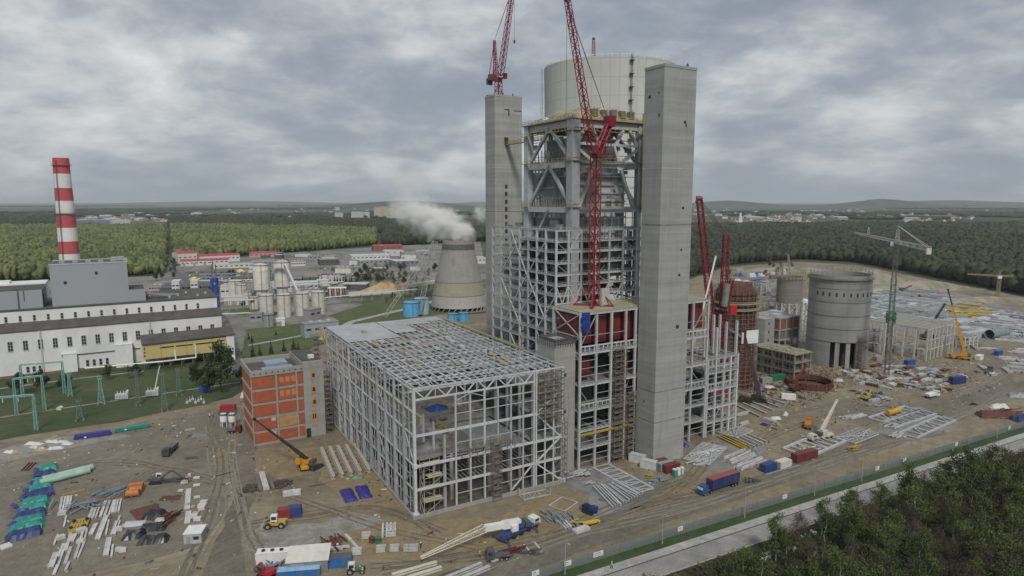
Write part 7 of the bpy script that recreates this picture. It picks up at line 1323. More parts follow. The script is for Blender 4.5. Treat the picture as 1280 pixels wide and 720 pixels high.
for i, (x, y) in enumerate(((448, 626), (466, 622))): tarp('violet_load', ('left', 'right')[i]+' of two deep blue covered loads in front of the precast girders', G(x, y), 2.02-.05*i, 9.4, 4.0, .9, BLUET if 0 else M('deep blue sheet', (.03, .027, .19), .5, .15), 31+i, rough=.12)
tarp('green_net', 'green net heap between blue loads and precast girders', G(436, 600), .2, 5, 1.2, .8, GRN, 19, 'heap', rough=.5)
container('red container joined to a blue one on the sand track', G(347, 650), .22, 3.4, M('container brick', (.23, .04, .04), .5, .1), H_=2.7); container('blue container joined to a red one on the sand track', G(360, 648), .22, 3.6, M('container royal', (.025, .055, .19), .55, .1, dirt=(.10, .09, .08), dirt_amt=.45), H_=2.8)
t = T('wheel_loader', 'yellow wheel loader with white cab on the sand track', 'loader', G(343, 659), .15+math.pi); m = MB(); m.box(-3.2, -1.1, .9, -.4, 1.1, 2.0); m.build('engine_hood', YELLOW, t); m = MB(); m.box(-.4, -.9, .9, 1.4, .9, 1.5); m.build('front_frame', YELLOW, t); c = MB(); c.box(-.9, -.8, 2.0, .8, .8, 3.6); c = c.build('cab', WHITE, t); MB().box(-.7, -.84, 2.5, .6, .84, 3.4).build('window', GLASS, c); wheel_set(t, 5, 2.3, .85, (-2.1, 1.5), .7); m = MB(); m.bar((1, -.5, 1.5), (2.9, -.5, .7), .25); m.bar((1, .5, 1.5), (2.9, .5, .7), .25); m.build('lift_arms', YELLOW, t); m = MB(); m.wedge([(2.6, .1), (4.0, .15), (3.4, .5), (3.1, 1.2), (2.7, 1.2)], -1.4, 1.4); m.build('bucket', SILOG, t)
# bottom left compound
container('white office cabin with roof hatches in the bottom compound', G(320, 707), .12, 8, WHITE, H_=3.0); [MB().cyl((1.6+k*2.2, 1.2, 3.04), (1.6+k*2.2, 1.2, 3.3), .5, n=12).build('roof_hatch', BLACK, bpy.data.objects[[o.name for o in bpy.data.objects if o.get('label', '').startswith('white office cabin')][0]]) for k in range(3)]
t = T('workshop_tent', 'grey workshop shelter with sloping white roof in the bottom compound', 'shelter', (*G(359, 719)[:2], .1), .16); MB().box(0, 0, 0, 9.6, 5.6, 3.0).build('wall', M('shelter grey', (.20, .205, .21)), t); m = MB(); m.add([(-.3, -.3, 3.0), (9.9, -.3, 3.0), (9.9, 5.9, 4.0), (-.3, 5.9, 4.0), (-.3, -.3, 3.25), (9.9, -.3, 3.25), (9.9, 5.9, 4.25), (-.3, 5.9, 4.25)], [(0,3,2,1),(4,5,6,7),(0,1,5,4),(1,2,6,5),(2,3,7,6),(3,0,4,7)]); m.build('roof', SILO, t); MB().box(1, -.06, .1, 4, .05, 2.6).build('door', SILOG, t)
heap_of_beams('long grey and white beams behind the grey workshop shelter', G(352, 696), .2, 15, 2.2, 8, STEEL2, 5, lay=2); container('bright blue open container right of the grey workshop shelter', G(401, 712), .16, 7.4, M('bright blue', (.03, .13, .34), .5, .1, dirt=(.14, .15, .16), dirt_amt=.5), H_=2.5, roofm=M('scrap top', (.10, .095, .09))); container('blue container at the bottom edge under the grey shelter', G(346, 726), .15, 10, M('bright blue', (.03, .13, .34), .5, .1, dirt=(.14, .15, .16), dirt_amt=.5), H_=2.0, roofm=M('pale blue', (.25, .42, .62)))
excavator('small red digger at the bottom edge of the compound', G(333, 721), 2.6, M('digger red', (.40, .015, .03)), DSTEEL, reach=4, up=1.2); steelpile('blue and yellow pipes in front of the white office cabin', G(338, 708), SBL, 12, 14, (3, 1.5), (2, 4)); pile('scrap_pile', 'dark scrap heap between grey shelter and blue container', G(394, 702), (1.6, 3), 2, DSTEEL, 22, 26, sz=(.5, 1.4)); steelpile('rusty bars and earth heap above the bright blue container', G(416, 681), RUST, 13, 18, (3, 3), (2, 5), 2.2)
t = T('tractor', 'green tractor with cream cab near two people at the bottom', 'tractor', G(443, 716), .1); m = MB(); m.box(-.6, -.5, .8, 2.4, .5, 1.7); m.build('bonnet', GRN, t); c = MB(); c.box(-1.4, -.7, 1.0, .2, .7, 2.7); c = c.build('cab', SILO, t); MB().box(-1.2, -.74, 1.6, 0, .74, 2.4).build('window', GLASS, c); wheel_set(t, 3, 1.9, .8, (-.9,), .5); wheel_set(t, 3, 1.7, .6, (2.0,), .4)
beam('white_girder', 'slim white girder lying alone above the tractor', G(432, 670), G(448, 688), .8, .5, WS)
for i, (x, y, l) in enumerate(((440, 695, 'white crate above the tractor'), (470, 692, 'open white crate left of a closed one near the bottom'), (487, 691, 'closed white crate right of an open one near the bottom'), (504, 691, 'narrow upright white crate in the row near the bottom'), (511, 691, 'white crate at the right end of the row near the bottom'), (452, 675, 'grey white crate beside two dark drums'), (482, 665, 'white crate left of the white shutter stack'), (484, 672, 'low pale crate in front of the white shutter stack'))):
    t = T('crate', l, 'crate', (*G(x, y)[:2], .1), .12); s = 1.7 if i != 3 else .8; m = MB(); m.box(0, 0, .1, s+.7, 1.6, .25); [m.box(x_, y_, .25, x_+.12, y_+.12, 1.4) for x_ in (0, s+.58) for y_ in (0, 1.48)]; [m.box(0, y_, z_, s+.7, y_+.1, z_+.35) for y_ in (0, 1.5) for z_ in (.3, .75, 1.1)]; [m.box(x_, .1, z_, x_+.1, 1.5, z_+.35) for x_ in (0, s+.6) for z_ in (.3, .75, 1.1)]; m.build('frame', WS, t); MB().box(.15, .15, .25, s+.5, 1.4, 1.0 if i % 2 else .5).build('contents', SILOG, t)
for i, (x, l) in enumerate(((465, 'left dark drum beside the white crates'), (473, 'right dark green drum beside the white crates'))): o = MB(); o.lathe([(.9, 0), (.9, .1), (.6, .15), (.6, 1.2), (.9, 1.25), (.9, 1.35)], 16); o = o.build('cable_drum', (RUST, GRN)[i]); place(o, (*G(x, 678)[:2], .1)); tag(o, l, 'drum')
t = T('shutter_stack', 'stack of white slotted shutters near the hall corner', 'stack', (*G(495, 671)[:2], .1), 1.75); m = MB(); [m.box(0, k*1.1, 0, 6.4, k*1.1+.5, 1.0) for k in range(4)]; m.build('rails', WS, t); m = MB(); [m.box(x_, 0, .3, x_+.25, 3.8, .7) for x_ in (.4, 2.2, 4.2, 5.9)]; m.build('cross_bars', STEEL, t)
for i, (a, b, l) in enumerate((((490, 722), (546, 706), 'upper long white mast section at the bottom edge'), ((556, 726), (602, 707), 'long pale beam, left of the pair at the bottom edge'), ((572, 728), (612, 711), 'long pale beam, right of the pair at the bottom edge'), ((510, 725), (552, 712), 'lower long white mast section at the bottom edge'))): beam('long_beam', l, G(*a), G(*b), 1.0, .8, CWH if i % 3 == 0 else STEEL2)
truck('dark low loader with a red drawbar near the street fence', G(622, 699), .22+math.pi, DSTEEL, L=6); steelpile('red beams on the ground behind the dark low loader', G(644, 692), OXIDE, 15, 5, (2, .6), (4, 7), .3); beam('white_beam', 'white beam standing out left of the low loader load', G(655, 683), G(664, 694), .5, .5, WS); beam('white_beam', 'white beam standing out right of the low loader load', G(668, 680), G(677, 691), .5, .5, WS); steelpile('dark pallet pile under the two white beams near the fence', G(666, 693), DSTEEL, 16, 14, (2.4, .7), (1, 3), .3); beam('concrete_kerb', 'white kerb block in front of the low loader', G(615, 703), G(631, 696), .7, .5, WS, flange=False, cat='block')
# right of the hall
flat_truss('white rectangular frame on legs before the hall front', G(655, 626), G(688, 619), 3.6, 3, STEEL2, w_=.3, posts=True); flat_truss('white rectangular frame lying flat right of the framed one on legs', G(706, 640), G(722, 629), 5.6, 1, STEEL2, w_=.3)
steelpile('grey and blue steel heap right of the blue and white crane', G(706, 652), SBL, 17, 40, (5, 3.5), (2, 5), 2.0)
for k in range(3): beam('grey_beam', 'grey beam beside the grey steel heap, pointing at the street', G(690+k*5, 648-k), G(708+k*3, 663-k), .6, .6, STEEL2, 'grey beams by the steel heap')
beam('concrete_block', 'white concrete block between steel heap and street', G(718, 667), G(735, 661), 2.0, .8, WS, flange=False, cat='block'); t = T('low_lift', 'yellow low lifting machine at the corner of the sand', 'lift', (*G(728, 657)[:2], .05), .3); m = MB(); m.box(0, -.6, .4, 5.2, .6, .9); m.bar((0, 0, 1.0), (-3.6, .6, 1.3), .25); m.bar((-3.6, .6, 1.3), (-1, .4, 2.0), .25); m.build('body', M('lift yellow', (.52, .36, .02)), t); wheel_set(t, 4, 1.3, .35, (.7, 4.4), .3)
excavator('small dark blue machine on the yellow sand', G(737, 641), 2.4, NAVY, NAVY, reach=3, up=.6)
flat_truss('long white truss lying on the gravel left of the nearest tower foot', G(741, 586), G(797, 618), 6.4, 8, STEEL2, w_=.55)
for k in range(12): a = G(742+k*3.1, 610-k*.4+r.uniform(-2, 2)); b = G(766+k*3.4, 636-k*1.5+r.uniform(-2, 2)); beam('steel_beam', 'grey steel beam in the loose bundle on the gravel below the long truss', a, b, .55, .6, STEEL if k % 3 else STEEL2, 'loose grey beams below the long truss')
steelpile('small white steel heap at the foot of the stair tower', G(722, 594), STEEL2, 18, 30, (4, 2.4), (1.5, 4), .5); steelpile('tiny steel heap between stair tower and the long truss', G(737, 606), STEEL2, 19, 9, (2, 1), (1, 3), .2)
container('white container left of another at the foot of the nearest tower', G(786, 577), -.55, 5.4, M('container grey white', (.46, .47, .48)), H_=2.8); container('white container touching the nearest tower foot', G(800, 585), -.5, 5.4, M('container grey white', (.46, .47, .48)), H_=2.8)
CRD = M('container dark red', (.15, .032, .034), .55, .1, dirt=(.10, .06, .05), dirt_amt=.5)
for i, (x, y, l, mt) in enumerate(((819, 588, 'dark red container nearest the tower foot', CRD), (826, 590.5, 'dark grey container between two dark red ones', SILOG), (833, 593, 'dark red container beside the turquoise toilets', CRD))): container(l, G(x, y), .5, 6, mt)
container('grey container behind the three small containers at the tower foot', G(832, 576), .3, 6, M('container silver', (.33, .34, .34)), H_=4.2)
for i, (x, l, mt) in enumerate(((843, 'turquoise portable toilet', M('toilet turquoise', (.03, .26, .22))), (847.5, 'white portable toilet between two others', WHITE), (852, 'turquoise and white portable toilet at the right', M('toilet pale', (.35, .5, .48))))): t = T('portable_toilet', l+' by the dark red container', 'toilet', (*G(x, 596.5-i*1.2)[:2], .1), .5); MB().box(0, 0, 0, 1.1, 1.1, 2.2).build('wall', mt, t); MB().box(-.05, -.05, 2.2, 1.15, 1.15, 2.4).build('roof', WHITE, t); MB().box(.15, -.04, .1, .95, .03, 2.0).build('door', mt, t)
steelpile('yellow and blue scaffold parts on the ground before the white containers', G(822, 601), SBL, 20, 26, (3, 1.4), (1, 3), .1); steelpile('yellow struts beside the blue scaffold parts', G(813, 598), YELLOW, 21, 8, (1.6, .8), (1, 3)); 
t = T('truck', 'blue truck tractor pulling a long blue container with red roof', 'truck', (*G(882, 617)[:2], .05), RH+.06+math.pi); m = MB(); m.box(-14.5, -.6, .9, 2, .6, 1.2); m.box(-14.5, -1.2, 1.2, -1.4, 1.2, 1.4); m.build('chassis', DSTEEL, t); c = MB(); c.wedge([(.2, .6), (2.6, .6), (2.6, 1.8), (2.2, 2.9), (.2, 3.1)], -1.22, 1.22); c = c.build('cab', M('truck blue', (.03, .08, .24)), t); q = MB(); q.box(2.35, -1.05, 1.85, 2.56, 1.05, 2.5); q.build('windscreen', WHITE, c); wheel_set(t, 4, 2.1, .5, (1.6, -1.2, -11, -12.3, -13.6))
c0 = Vector(G(882, 617)); q = rot2((-1.6, 1.22), RH+.06+math.pi); container('long blue container with a rusty red roof riding on the truck', (c0.x+q[0], c0.y+q[1]), RH+.06, 12.4, M('container navy', (.024, .036, .15), .55, .1, dirt=(.09, .08, .08), dirt_amt=.45), z=1.46, H_=2.9, roofm=M('red roof sheet', (.27, .07, .05)))
steelpile('dark steel scraps behind the blue container truck', G(937, 603), DSTEEL, 22, 12, (3, 1.2), (1, 3))
container('blue container at the left end of the row along the sand track', G(957, 592), RH+.05, 5.6, M('container royal', (.025, .055, .19), .55, .1, dirt=(.10, .09, .08), dirt_amt=.45)); container('cream container between a blue and a dark red one', G(976, 587), RH+.05, 5.6, SILO, H_=2.3); container('dark red long container at the right end of the row along the track', G(996, 580), RH+.02, 11, CRD, H_=3.0); beam('blue_rail', 'long blue rail lying in front of the container row', G(956, 595), G(1000, 583), .8, .4, SBL)
def grid(label, a, rz, L, W_, mat, seed, n=9):
    t = T('steel_grid', label, 'steel grid', (a[0], a[1], .12), rz); m = MB(); [m.bar((0, W_*k/5, .3), (L, W_*k/5, .3), .3) for k in range(6)]; m.build('long_members', mat, t); m = MB(); q = random.Random(seed); [m.bar((L*k/n, 0, .62), (L*k/n, W_, .62), .26) for k in range(n+1)]; [m.bar((q.uniform(0, L), q.uniform(0, W_), .9), (q.uniform(0, L), q.uniform(0, W_), 1.0), .25) for k in range(7)]; m.build('cross_members', mat, t)
grid('large white steel grid stacked on the gravel right of the nearest tower', G(886, 583), .95, 19, 9, STEEL2, 1, 13); grid('white steel grid on blocks near the side bay columns', G(920, 549), .7, 12, 10, STEEL2, 2); grid('white steel grid left of the truss ladder by the cream crane', G(1068, 556), .6, 18, 8, STEEL2, 3, 10)
for k in range(9): beam('white_beam', 'white beam in the loose bundle beside the large white grid', G(903+k*3.2+r.uniform(-3, 3), 573+k*1.9), G(931+k*3.2+r.uniform(-3, 3), 561+k*1.9), .5, .45, WS, 'white beams beside the large white grid')
for k in range(3): beam('yellow_beam', 'long yellow beam beside the side bay columns', G(930+k*4, 563-k), G(896+k*5, 547-k*.8), .6, .7, YELLOW, 'long yellow beams by the side bay')
for k in range(4): beam('white_beam', 'long white beam beyond the yellow beams at the side bay', G(944+k*5, 560-k*2), G(914+k*5, 546-k*1.6), .5, .6, WS, 'white beams beyond the yellow ones')
for k in range(5): beam('grey_rail', 'long grey rail in the group under the black crane', G(921+k*7, 508-k*3.2), G(950+k*8, 522-k*4), .8, .6, STEEL, 'grey rails under the black crane')
flat_truss('white truss ladder behind the long dark red container', G(1012, 573), G(1057, 553), 10, 6, STEEL2, w_=.8)
for k, (a, b) in enumerate((((1105, 529), (1150, 514)), ((1124, 534), (1170, 519)), ((1146, 549), (1194, 527)))): flat_truss(['back', 'middle', 'front'][k]+' one of three white trusses on the far gravel plot', G(*a), G(*b), 6.4, 6, STEEL2, w_=.7)
t = T('tank_trailer', 'yellow tank trailer standing behind the three white trusses', 'trailer', (*G(1109, 521)[:2], .05), head(G(1109, 521), G(1131, 515))); m = MB(); m.cyl((0, 0, 1.6), (8.5, 0, 1.6), 1.1, n=16); m.cyl((4, 0, 2.4), (4, 0, 3.2), .5, n=10); m.build('tank', M('tank yellow', (.50, .29, .02)), t, True); m = MB(); m.box(0, -.9, .4, 9, .9, .7); m.build('frame', RUST, t); wheel_set(t, 8, 1.8, .4, (1, 7.5), .3)
steelpile('yellow steel parts right of the truss ladder', G(1068, 562), YELLOW, 24, 14, (3, 1), (1, 4), .5); steelpile('yellow steel parts in the middle of the far gravel plot', G(1121, 546), YELLOW, 25, 10, (2, 1), (1, 3), .5)
container('dark blue container on the debris field by the dirt crossing', G(1191, 481), .3, 8.5, M('container navy', (.024, .036, .15), .55, .1, dirt=(.09, .08, .08), dirt_amt=.45), H_=3.6)
r = random.Random(51)
for k in range(60):
    x = r.uniform(1048, 1185); y = 462+(x-1048)*.12+r.uniform(-8, 14); i = k % 4; c = (WS, DSTEEL, TIMBER, STEEL)[i]; cn = ('white', 'dark', 'timber', 'grey')[i]; pile('debris_pile', cn+' debris heap on the littered field before the green crane', G(x, y), (r.uniform(1.5, 3.4), r.uniform(.8, 1.8)), r.uniform(.5, 1.3), c, 200+k, 9, 'debris', (.5, 2.2), cn+' debris heaps before the green crane')
for k in range(44):
    x = r.uniform(940, 1010); y = r.uniform(462, 498); i = k % 3; pile('material_pile', ('rusty', 'dark', 'timber')[i]+' material heap around the rusty ring', G(x, y), (r.uniform(1, 2.5), r.uniform(.8, 1.6)), r.uniform(.6, 1.4), (RUST, DSTEEL, TIMBER)[i], 300+k, 9, 'pile', (.4, 2), ('rusty', 'dark', 'timber')[i]+' heaps around the rusty ring') if (x-1016)**2/500+(y-482)**2/120 > 1 else None
container('green container between ochre frame and black crane', G(965, 477), .35, 9, M('container green', (.02, .14, .08)), H_=2.8); container('grey container left of the green one behind the black crane', G(953, 480), .35, 6, SILOG); container('white site cabin before the ring foundation', G(977, 499), -.3, 6, WHITE, H_=2.3); tarp('tarpaulin_load', 'navy covered load beside the black crane', G(938, 488), -.3, 8, 3, 1.4, NAVY, 61); tarp('white_sheet', 'white sheet over stacked material near the navy covered load', G(955, 485), -.3, 5, 2.6, 1.2, WS, 62); tarp('white_sheet', 'white sheet heap beyond the rusty ring', G(1046, 478), .3, 5, 3, 1.5, WS, 63)
for k in range(6): pile('timber_sleepers', 'dark sleeper stack on the bare dirt below the debris field', G(1066+k*7, 489+(k % 3)*3), (2.4, .8), .6, M('sleeper dark', (.05, .045, .04)), 70+k, 8, 'stack', (.5, 2.5), 'sleeper stacks on the bare dirt')
tarp('rusty_stack', 'long dark red plate stack at the right edge by the fence', G(1227, 523), -.12, 15, 6, 2.2, RUST, 71, 'stack', rough=.2); steelpile('dark red pipe pile on top of the plate stack at the right edge', G(1258, 516), RUST, 26, 34, (6, 3), (2, 6), .1); tarp('white_sheet', 'white sheeted load behind the dark red plate stack', G(1240, 511), 0, 8, 3, 2, WS, 72); tarp('blue_load', 'blue sheeted load at the right edge behind the plate stack', G(1262, 497), -.2, 14, 5, 1.6, SBL, 73); tarp('navy_load', 'navy load at the right picture edge beside the fence', G(1274, 529), .2, 8, 5, 2.2, NAVY, 74)
pile('tyre_heap', 'dark round tyre heap by the curve of the dirt road', G(1217, 506), (2, 1.4), .9, BLACK, 75, 16, sz=(.6, 1.2))
for k in range(26):
    x, y = r.uniform(1215, 1290), r.uniform(425, 470); 
    if x < 1235 and y > 440: continue
    heap_of_beams('pale beam stack on the right edge field beyond the dirt road', G(x, y), r.choice((-.25, -.3, 1.2)), r.uniform(9, 16), 2.6, 8, r.choice((STEEL2, WS, STEEL)), 400+k, group='pale beam stacks beyond the dirt road', lay=2)
for k in range(40):
    x, y = r.uniform(900, 985), r.uniform(338, 380); i = k % 4; tarp('stored_material', ('pale', 'grey', 'blue', 'dark')[i]+' covered stack on the far yard behind the red vessel', G(x, y), r.uniform(0, 1), r.uniform(8, 18), r.uniform(4, 8), r.uniform(2, 5), (PALER, GREYR, M('far blue', (.05, .08, .25)), WALLD)[i], 500+k, 'stack', ('pale', 'grey', 'blue', 'dark')[i]+' stacks on the far yard', .2)
# ---- between hall and old plant: sundry stacks
for k in range(14): x, y = r.uniform(402, 426), r.uniform(440, 520); i = k % 3; pile('material_pile', ('rusty', 'blue', 'grey')[i]+' material heap in the gap between brick block and hall', G(x, y), (2.2, 1.6), 1.6, (RUST, BLUES, STEEL)[i], 600+k, 10, 'pile', (.5, 2), ('rusty', 'blue', 'grey')[i]+' heaps behind the brick block')
# ================================================================ switchyard on the lawn
TQ = M('turquoise lattice paint', (.22, .42, .40), .5, .08); TQD = M('grey green lattice', (.15, .20, .175), .5, .1)
def lattice_post(m, p, h, w0=1.0, w1=.7): m.lattice((p[0], p[1], 0), (p[0], p[1], h), w0, w1, max(4, int(h/1.6)), .17, .1)
def portal(label, p, q, h, mat=TQ):
    t = T('switchyard_gantry', label, 'gantry', (p[0], p[1], 0), head(p, q)); L = math.dist(p[:2], q[:2])
    for x in (0, L): m = MB(); m.lattice((x, 0, 0), (x, 0, h), 1.15, .6, max(4, int(h/1.6)), .18, .1); m.build('lattice_post', mat, t)
    m = MB(); m.lattice((0, 0, h), (L, 0, h), .55, .55, max(4, int(L/1.4)), .14, .09); m.build('cross_beam', mat, t)
    m = MB(); [m.cyl((L*f, 0, h-.5), (L*f, 0, h-2.2), .14, n=6) for f in (.25, .5, .75)]; m.build('insulators', WHITE, t); m = MB(); [m.bar((L*f, 0, h-2.2), (L*f, 18, h-3.2), .05) for f in (.25, .5, .75)]; m.build('conductor_wires', DSTEEL, t); return t
portal('tallest turquoise gantry at the left of the lawn', G(21, 518), G(56, 513), 15.5); portal('lower turquoise gantry reaching out of the left picture edge', G(-32, 545), G(46, 538), 14.5); portal('rear turquoise gantry before the bushy trees and the white power hall', G(29, 497), G(81, 492), 15.5)
def pylon(label, p, h, w0, mat, xb=False):
    t = T('lattice_pylon', label, 'pylon', (p[0], p[1], 0), .5); m = MB(); m.lattice((0, 0, 0), (0, 0, h), w0, .7, max(5, int(h/1.5)), .16, .09, xb=xb); m.build('lattice', mat, t); m = MB(); m.bar((-.9, 0, h), (.9, 0, h), .2); [m.cyl((x, 0, h), (x, 0, h+1.1), .12, n=6) for x in (-.8, 0, .8)]; m.build('crossarm', mat, t); m = MB(); [m.cbox((x, y, .2), (.5, .5, .4)) for x in (-w0/2, w0/2) for y in (-w0/2, w0/2)]; m.build('footings', CONC, t); return t
pylon('dense turquoise pylon beside the narrow dark tree', G(88, 495), 10.5, 1.7, TQ, True); pylon('turquoise A shaped pylon standing alone on the lawn', G(127, 505), 11.5, 2.6, TQ); pylon('thin grey green pylon in front of the turquoise A shaped one', G(100, 525), 8.0, 2.6, TQD); pylon('thin grey pylon left of the white armed switch', G(173, 507), 15.5, 1.5, TQD); pylon('tall thin grey pylon right of the white armed switch', G(206, 514), 16.5, 2.4, TQD); pylon('thin grey pylon nearest the yellow building', G(224, 494), 12, 2.2, TQD); pylon('grey green stub pylon left of the tallest gantry', G(44, 518), 6, 1.3, TQD)
def transformer(label, p, arm=False):
    t = T('transformer', label, 'transformer', (p[0], p[1], .05), .3); m = MB(); m.box(-2.6, -1.3, .3, 2.6, 1.3, 2.6); [m.box(-2.5+k*.7, -1.7, .6, -2.2+k*.7, -1.31, 2.3) for k in range(7)]; m.build('tank', PALER, t); m = MB(); [m.cyl((x, 0, 2.6), (x*1.1, 0, 4.0), .2, .12, n=8) for x in (-1.7, -.5, .7)]; m.build('bushings', SILO, t); m = MB(); m.cyl((2.2, -.8, 3.5), (2.2, .8, 3.5), .55, n=12); m.build('conservator', WHITE, t)
    if arm: m = MB(); m.bar((1.0, 0, 2.6), (3.2, 0, 12), .5); m.bar((3.2, 0, 12), (3.9, 0, 14), .4); m.build('busbar_arm', SILO, t)
    return t
transformer('grey transformer with short bushings on the lawn', G(153, 499)); transformer('grey transformer with a long white busbar arm on the lawn', G(191, 495), True)
for k in range(7): o = MB(); o.box(-.5, -.4, 0, .5, .4, .9); o.cyl((0, 0, .9), (0, 0, 2.2), .13, n=8); o = o.build('breaker', PALER); place(o, G(234+k*3.5, 504-(k % 3)*2, .05), .3); tag(o, 'small pale circuit breaker in the cluster on the lawn', 'breaker', 'circuit breakers on the lawn')
o = MB(); o.box(-1, -.8, 0, 1, .8, 1.0); o.wedge([(-1.1, 1.0), (1.1, 1.0), (0, 1.6)], -.9, .9); o = o.build('manhole_cover', SILO); place(o, G(75, 512, .05)); tag(o, 'small white capped manhole on the lawn right of the gantries', 'manhole')
# ================================================================ fence, lamps and boards along the street
NETM = bpy.data.materials.new('fence mesh'); NETM.use_nodes = True; tt = NETM.node_tree; bb = tt.nodes['Principled BSDF']; bb.inputs['Base Color'].default_value = (.20, .235, .22, 1); bb.inputs['Roughness'].default_value = .6; bb.inputs['Alpha'].default_value = .55
FM = M('fence grey green', (.17, .20, .185), .6, .08); t = T('site_fence', 'long grey green mesh fence between the dirt track and the street verge', 'fence', RP(-60, 6.6), RH)
for k in range(87): MB().box(k*5-.05, -.05, 0, k*5+.05, .05, 2.5).build('post', FM, t)
m = MB(); m.add([(0, 0, .06), (430, 0, .06), (430, 0, 2.42), (0, 0, 2.42), (0, .02, .06), (430, .02, .06), (430, .02, 2.42), (0, .02, 2.42)], [(0,1,2,3),(7,6,5,4),(3,2,6,7),(0,4,5,1)]); m.build('mesh_panel', NETM, t); m = MB(); m.bar((0, 0, 2.45), (430, 0, 2.45), .07); m.bar((0, 0, 1.25), (430, 0, 1.25), .05); m.build('rails', FM, t)
strip('path', [RP(s, 0) for s in (-90, 0, 100, 200, 320, 500)], 3.2, PAVE if 0 else LAYD, 0.085, side=8.4)
for i, (x, y, w_) in enumerate(((752, 706, 1.9), (757, 705, 1.9), (712, 714, 2), (667, 722, 2), (984, 629, 2), (1093, 590, 2), (1120, 577, 1.8), (1187, 558, 1.8), (1251, 537, 1.4), (850, 668, 1.8))):
    g_ = G(x, y); s = (g_[0]-K0[0])*RD[0]+(g_[1]-K0[1])*RD[1]; t = T('notice_board', 'small white notice board hanging on the long mesh fence', 'board', RP(s, 6.5, 1.0), RH, 'white boards on the mesh fence'); MB().box(-w_/2, -.05, 0, w_/2, 0, 1.35).build('board', WHITE, t); m = MB(); m.box(-w_*.36, -.06, .75, w_*.1, -.052, 1.05); m.box(-w_*.36, -.06, .3, w_*.3, -.052, .42); m.build('print', SILOG, t)
LAMPG = M('lamp grey', (.33, .34, .34), .5, .05)
for i, s in enumerate((-8, 22.5, 53, 83, 106, 131, 158, 188, 217, 250)):
    t = T('street_lamp', 'slim grey street lamp on the green verge by the fence', 'lamp', RP(s, 5.0, .07), RH, 'street lamps on the verge'); m = MB(); m.cyl((0, 0, 0), (0, 0, 8.2), .11, .06, 8); m.bar((0, 0, 8.15), (0, -1.1, 8.5), .07); m.build('pole', LAMPG, t); m = MB(); m.cbox((0, -1.5, 8.5), (.28, .9, .14)); m.build('lamp_head', LAMPG, t); m = MB(); m.cyl((0, 0, 0), (0, 0, .5), .18, n=8); m.build('base', LAMPG, t)
r = random.Random(88)
for k in range(12):
    x, y = 950+r.uniform(0, 75), 0; y = 704-(x-950)*.5+r.uniform(-6, 8); m = MB(); [m.cbox((r.uniform(-.7, .7), r.uniform(-.5, .5), .25+.2*q), (r.uniform(.5, 1.4), r.uniform(.3, .9), .5), r.uniform(0, 3)) for q in range(4)]
    o = m.build('rubble', WHITE); place(o, G(x, y, .06)); tag(o, 'small white rubble heap in the clearing of the wood', 'rubble', 'white rubble in the wood clearing')
# ================================================================ people
SKIN = M('skin', (.42, .25, .18), .6, .05); HIV = M('hi vis vest', (.50, .62, .05), .6, .06); HIO = M('hi vis orange', (.62, .20, .02), .6, .06); CLO = M('work clothes', (.035, .04, .055), .8, .1); HEL = M('helmet white', (.7, .7, .68), .4, .04)
def body(mode):
    """one continuous skinned figure, 1.76 m, from the pelvis: legs, trunk, neck, head, arms and hands"""
    k = .34 if mode == 'walk' else .06
    v = [(0,0,.96),(0,.02,1.2),(0,.02,1.44),(0,.01,1.54),(0,-.01,1.66),(0,-.01,1.75), (-.10,0,.92),(-.11,-k*.5,.50),(-.11,-k*.55+.2*k,.09),(-.11,-k*.55-.14,.04), (.10,0,.92),(.11,k*.35,.50),(.11,k*1.0,.10),(.11,k*1.0-.15,.04), (-.19,.02,1.42),(-.24,.03+.3*k,1.16),(-.22,-.12+.2*k,.93),(-.22,-.17,.85), (.19,.02,1.42),(.24,.04-.3*k,1.16),(.23,-.10-.3*k,.92),(.23,-.15-.3*k,.84)]
    e = [(0,1),(1,2),(2,3),(3,4),(4,5),(0,6),(6,7),(7,8),(8,9),(0,10),(10,11),(11,12),(12,13),(2,14),(14,15),(15,16),(16,17),(2,18),(18,19),(19,20),(20,21)]
    rd = [.15,.145,.15,.065,.11,.085,.10,.075,.05,.045,.10,.075,.05,.045,.07,.05,.04,.032,.07,.05,.04,.032]
    me = bpy.data.meshes.new('body'); me.from_pydata(v, e, []); o = bpy.data.objects.new('body_source', me); COL.objects.link(o); md = o.modifiers.new('s', 'SKIN')
    for i, s in enumerate(me.skin_vertices[0].data): s.radius = (rd[i], rd[i]*(.72 if i in (0, 1, 2) else 1)); s.use_root = (i == 0)
    o.modifiers.new('d', 'SUBSURF').levels = 2; dg = bpy.context.evaluated_depsgraph_get(); dg.update(); m2 = bpy.data.meshes.new_from_object(o.evaluated_get(dg)); bpy.data.objects.remove(o); m2.name = 'person_body'; return m2
BODY = {k: body(k) for k in ('walk', 'stand')}
for k_ in BODY: BODY[k_].materials.clear(); BODY[k_].materials.append(SKIN)
def shell_from(me, name, zlo, zhi, mat, parent, grow=.016, arms=True):
    """clothing: the body's own faces between two heights, pushed out a little"""
    import bmesh
    bm = bmesh.new(); bm.from_mesh(me); bm.normal_update(); dl = [f for f in bm.faces if not (zlo < f.calc_center_median().z < zhi) or (not arms and abs(f.calc_center_median().x) > .2 and f.calc_center_median().z > .8)]; bmesh.ops.delete(bm, geom=dl, context='FACES')
    for q in bm.verts: q.co += q.normal*grow
    m3 = bpy.data.meshes.new(name); bm.to_mesh(m3); bm.free(); m3.materials.clear(); m3.materials.append(mat); o = bpy.data.objects.new(name, m3); COL.objects.link(o); o.parent = parent
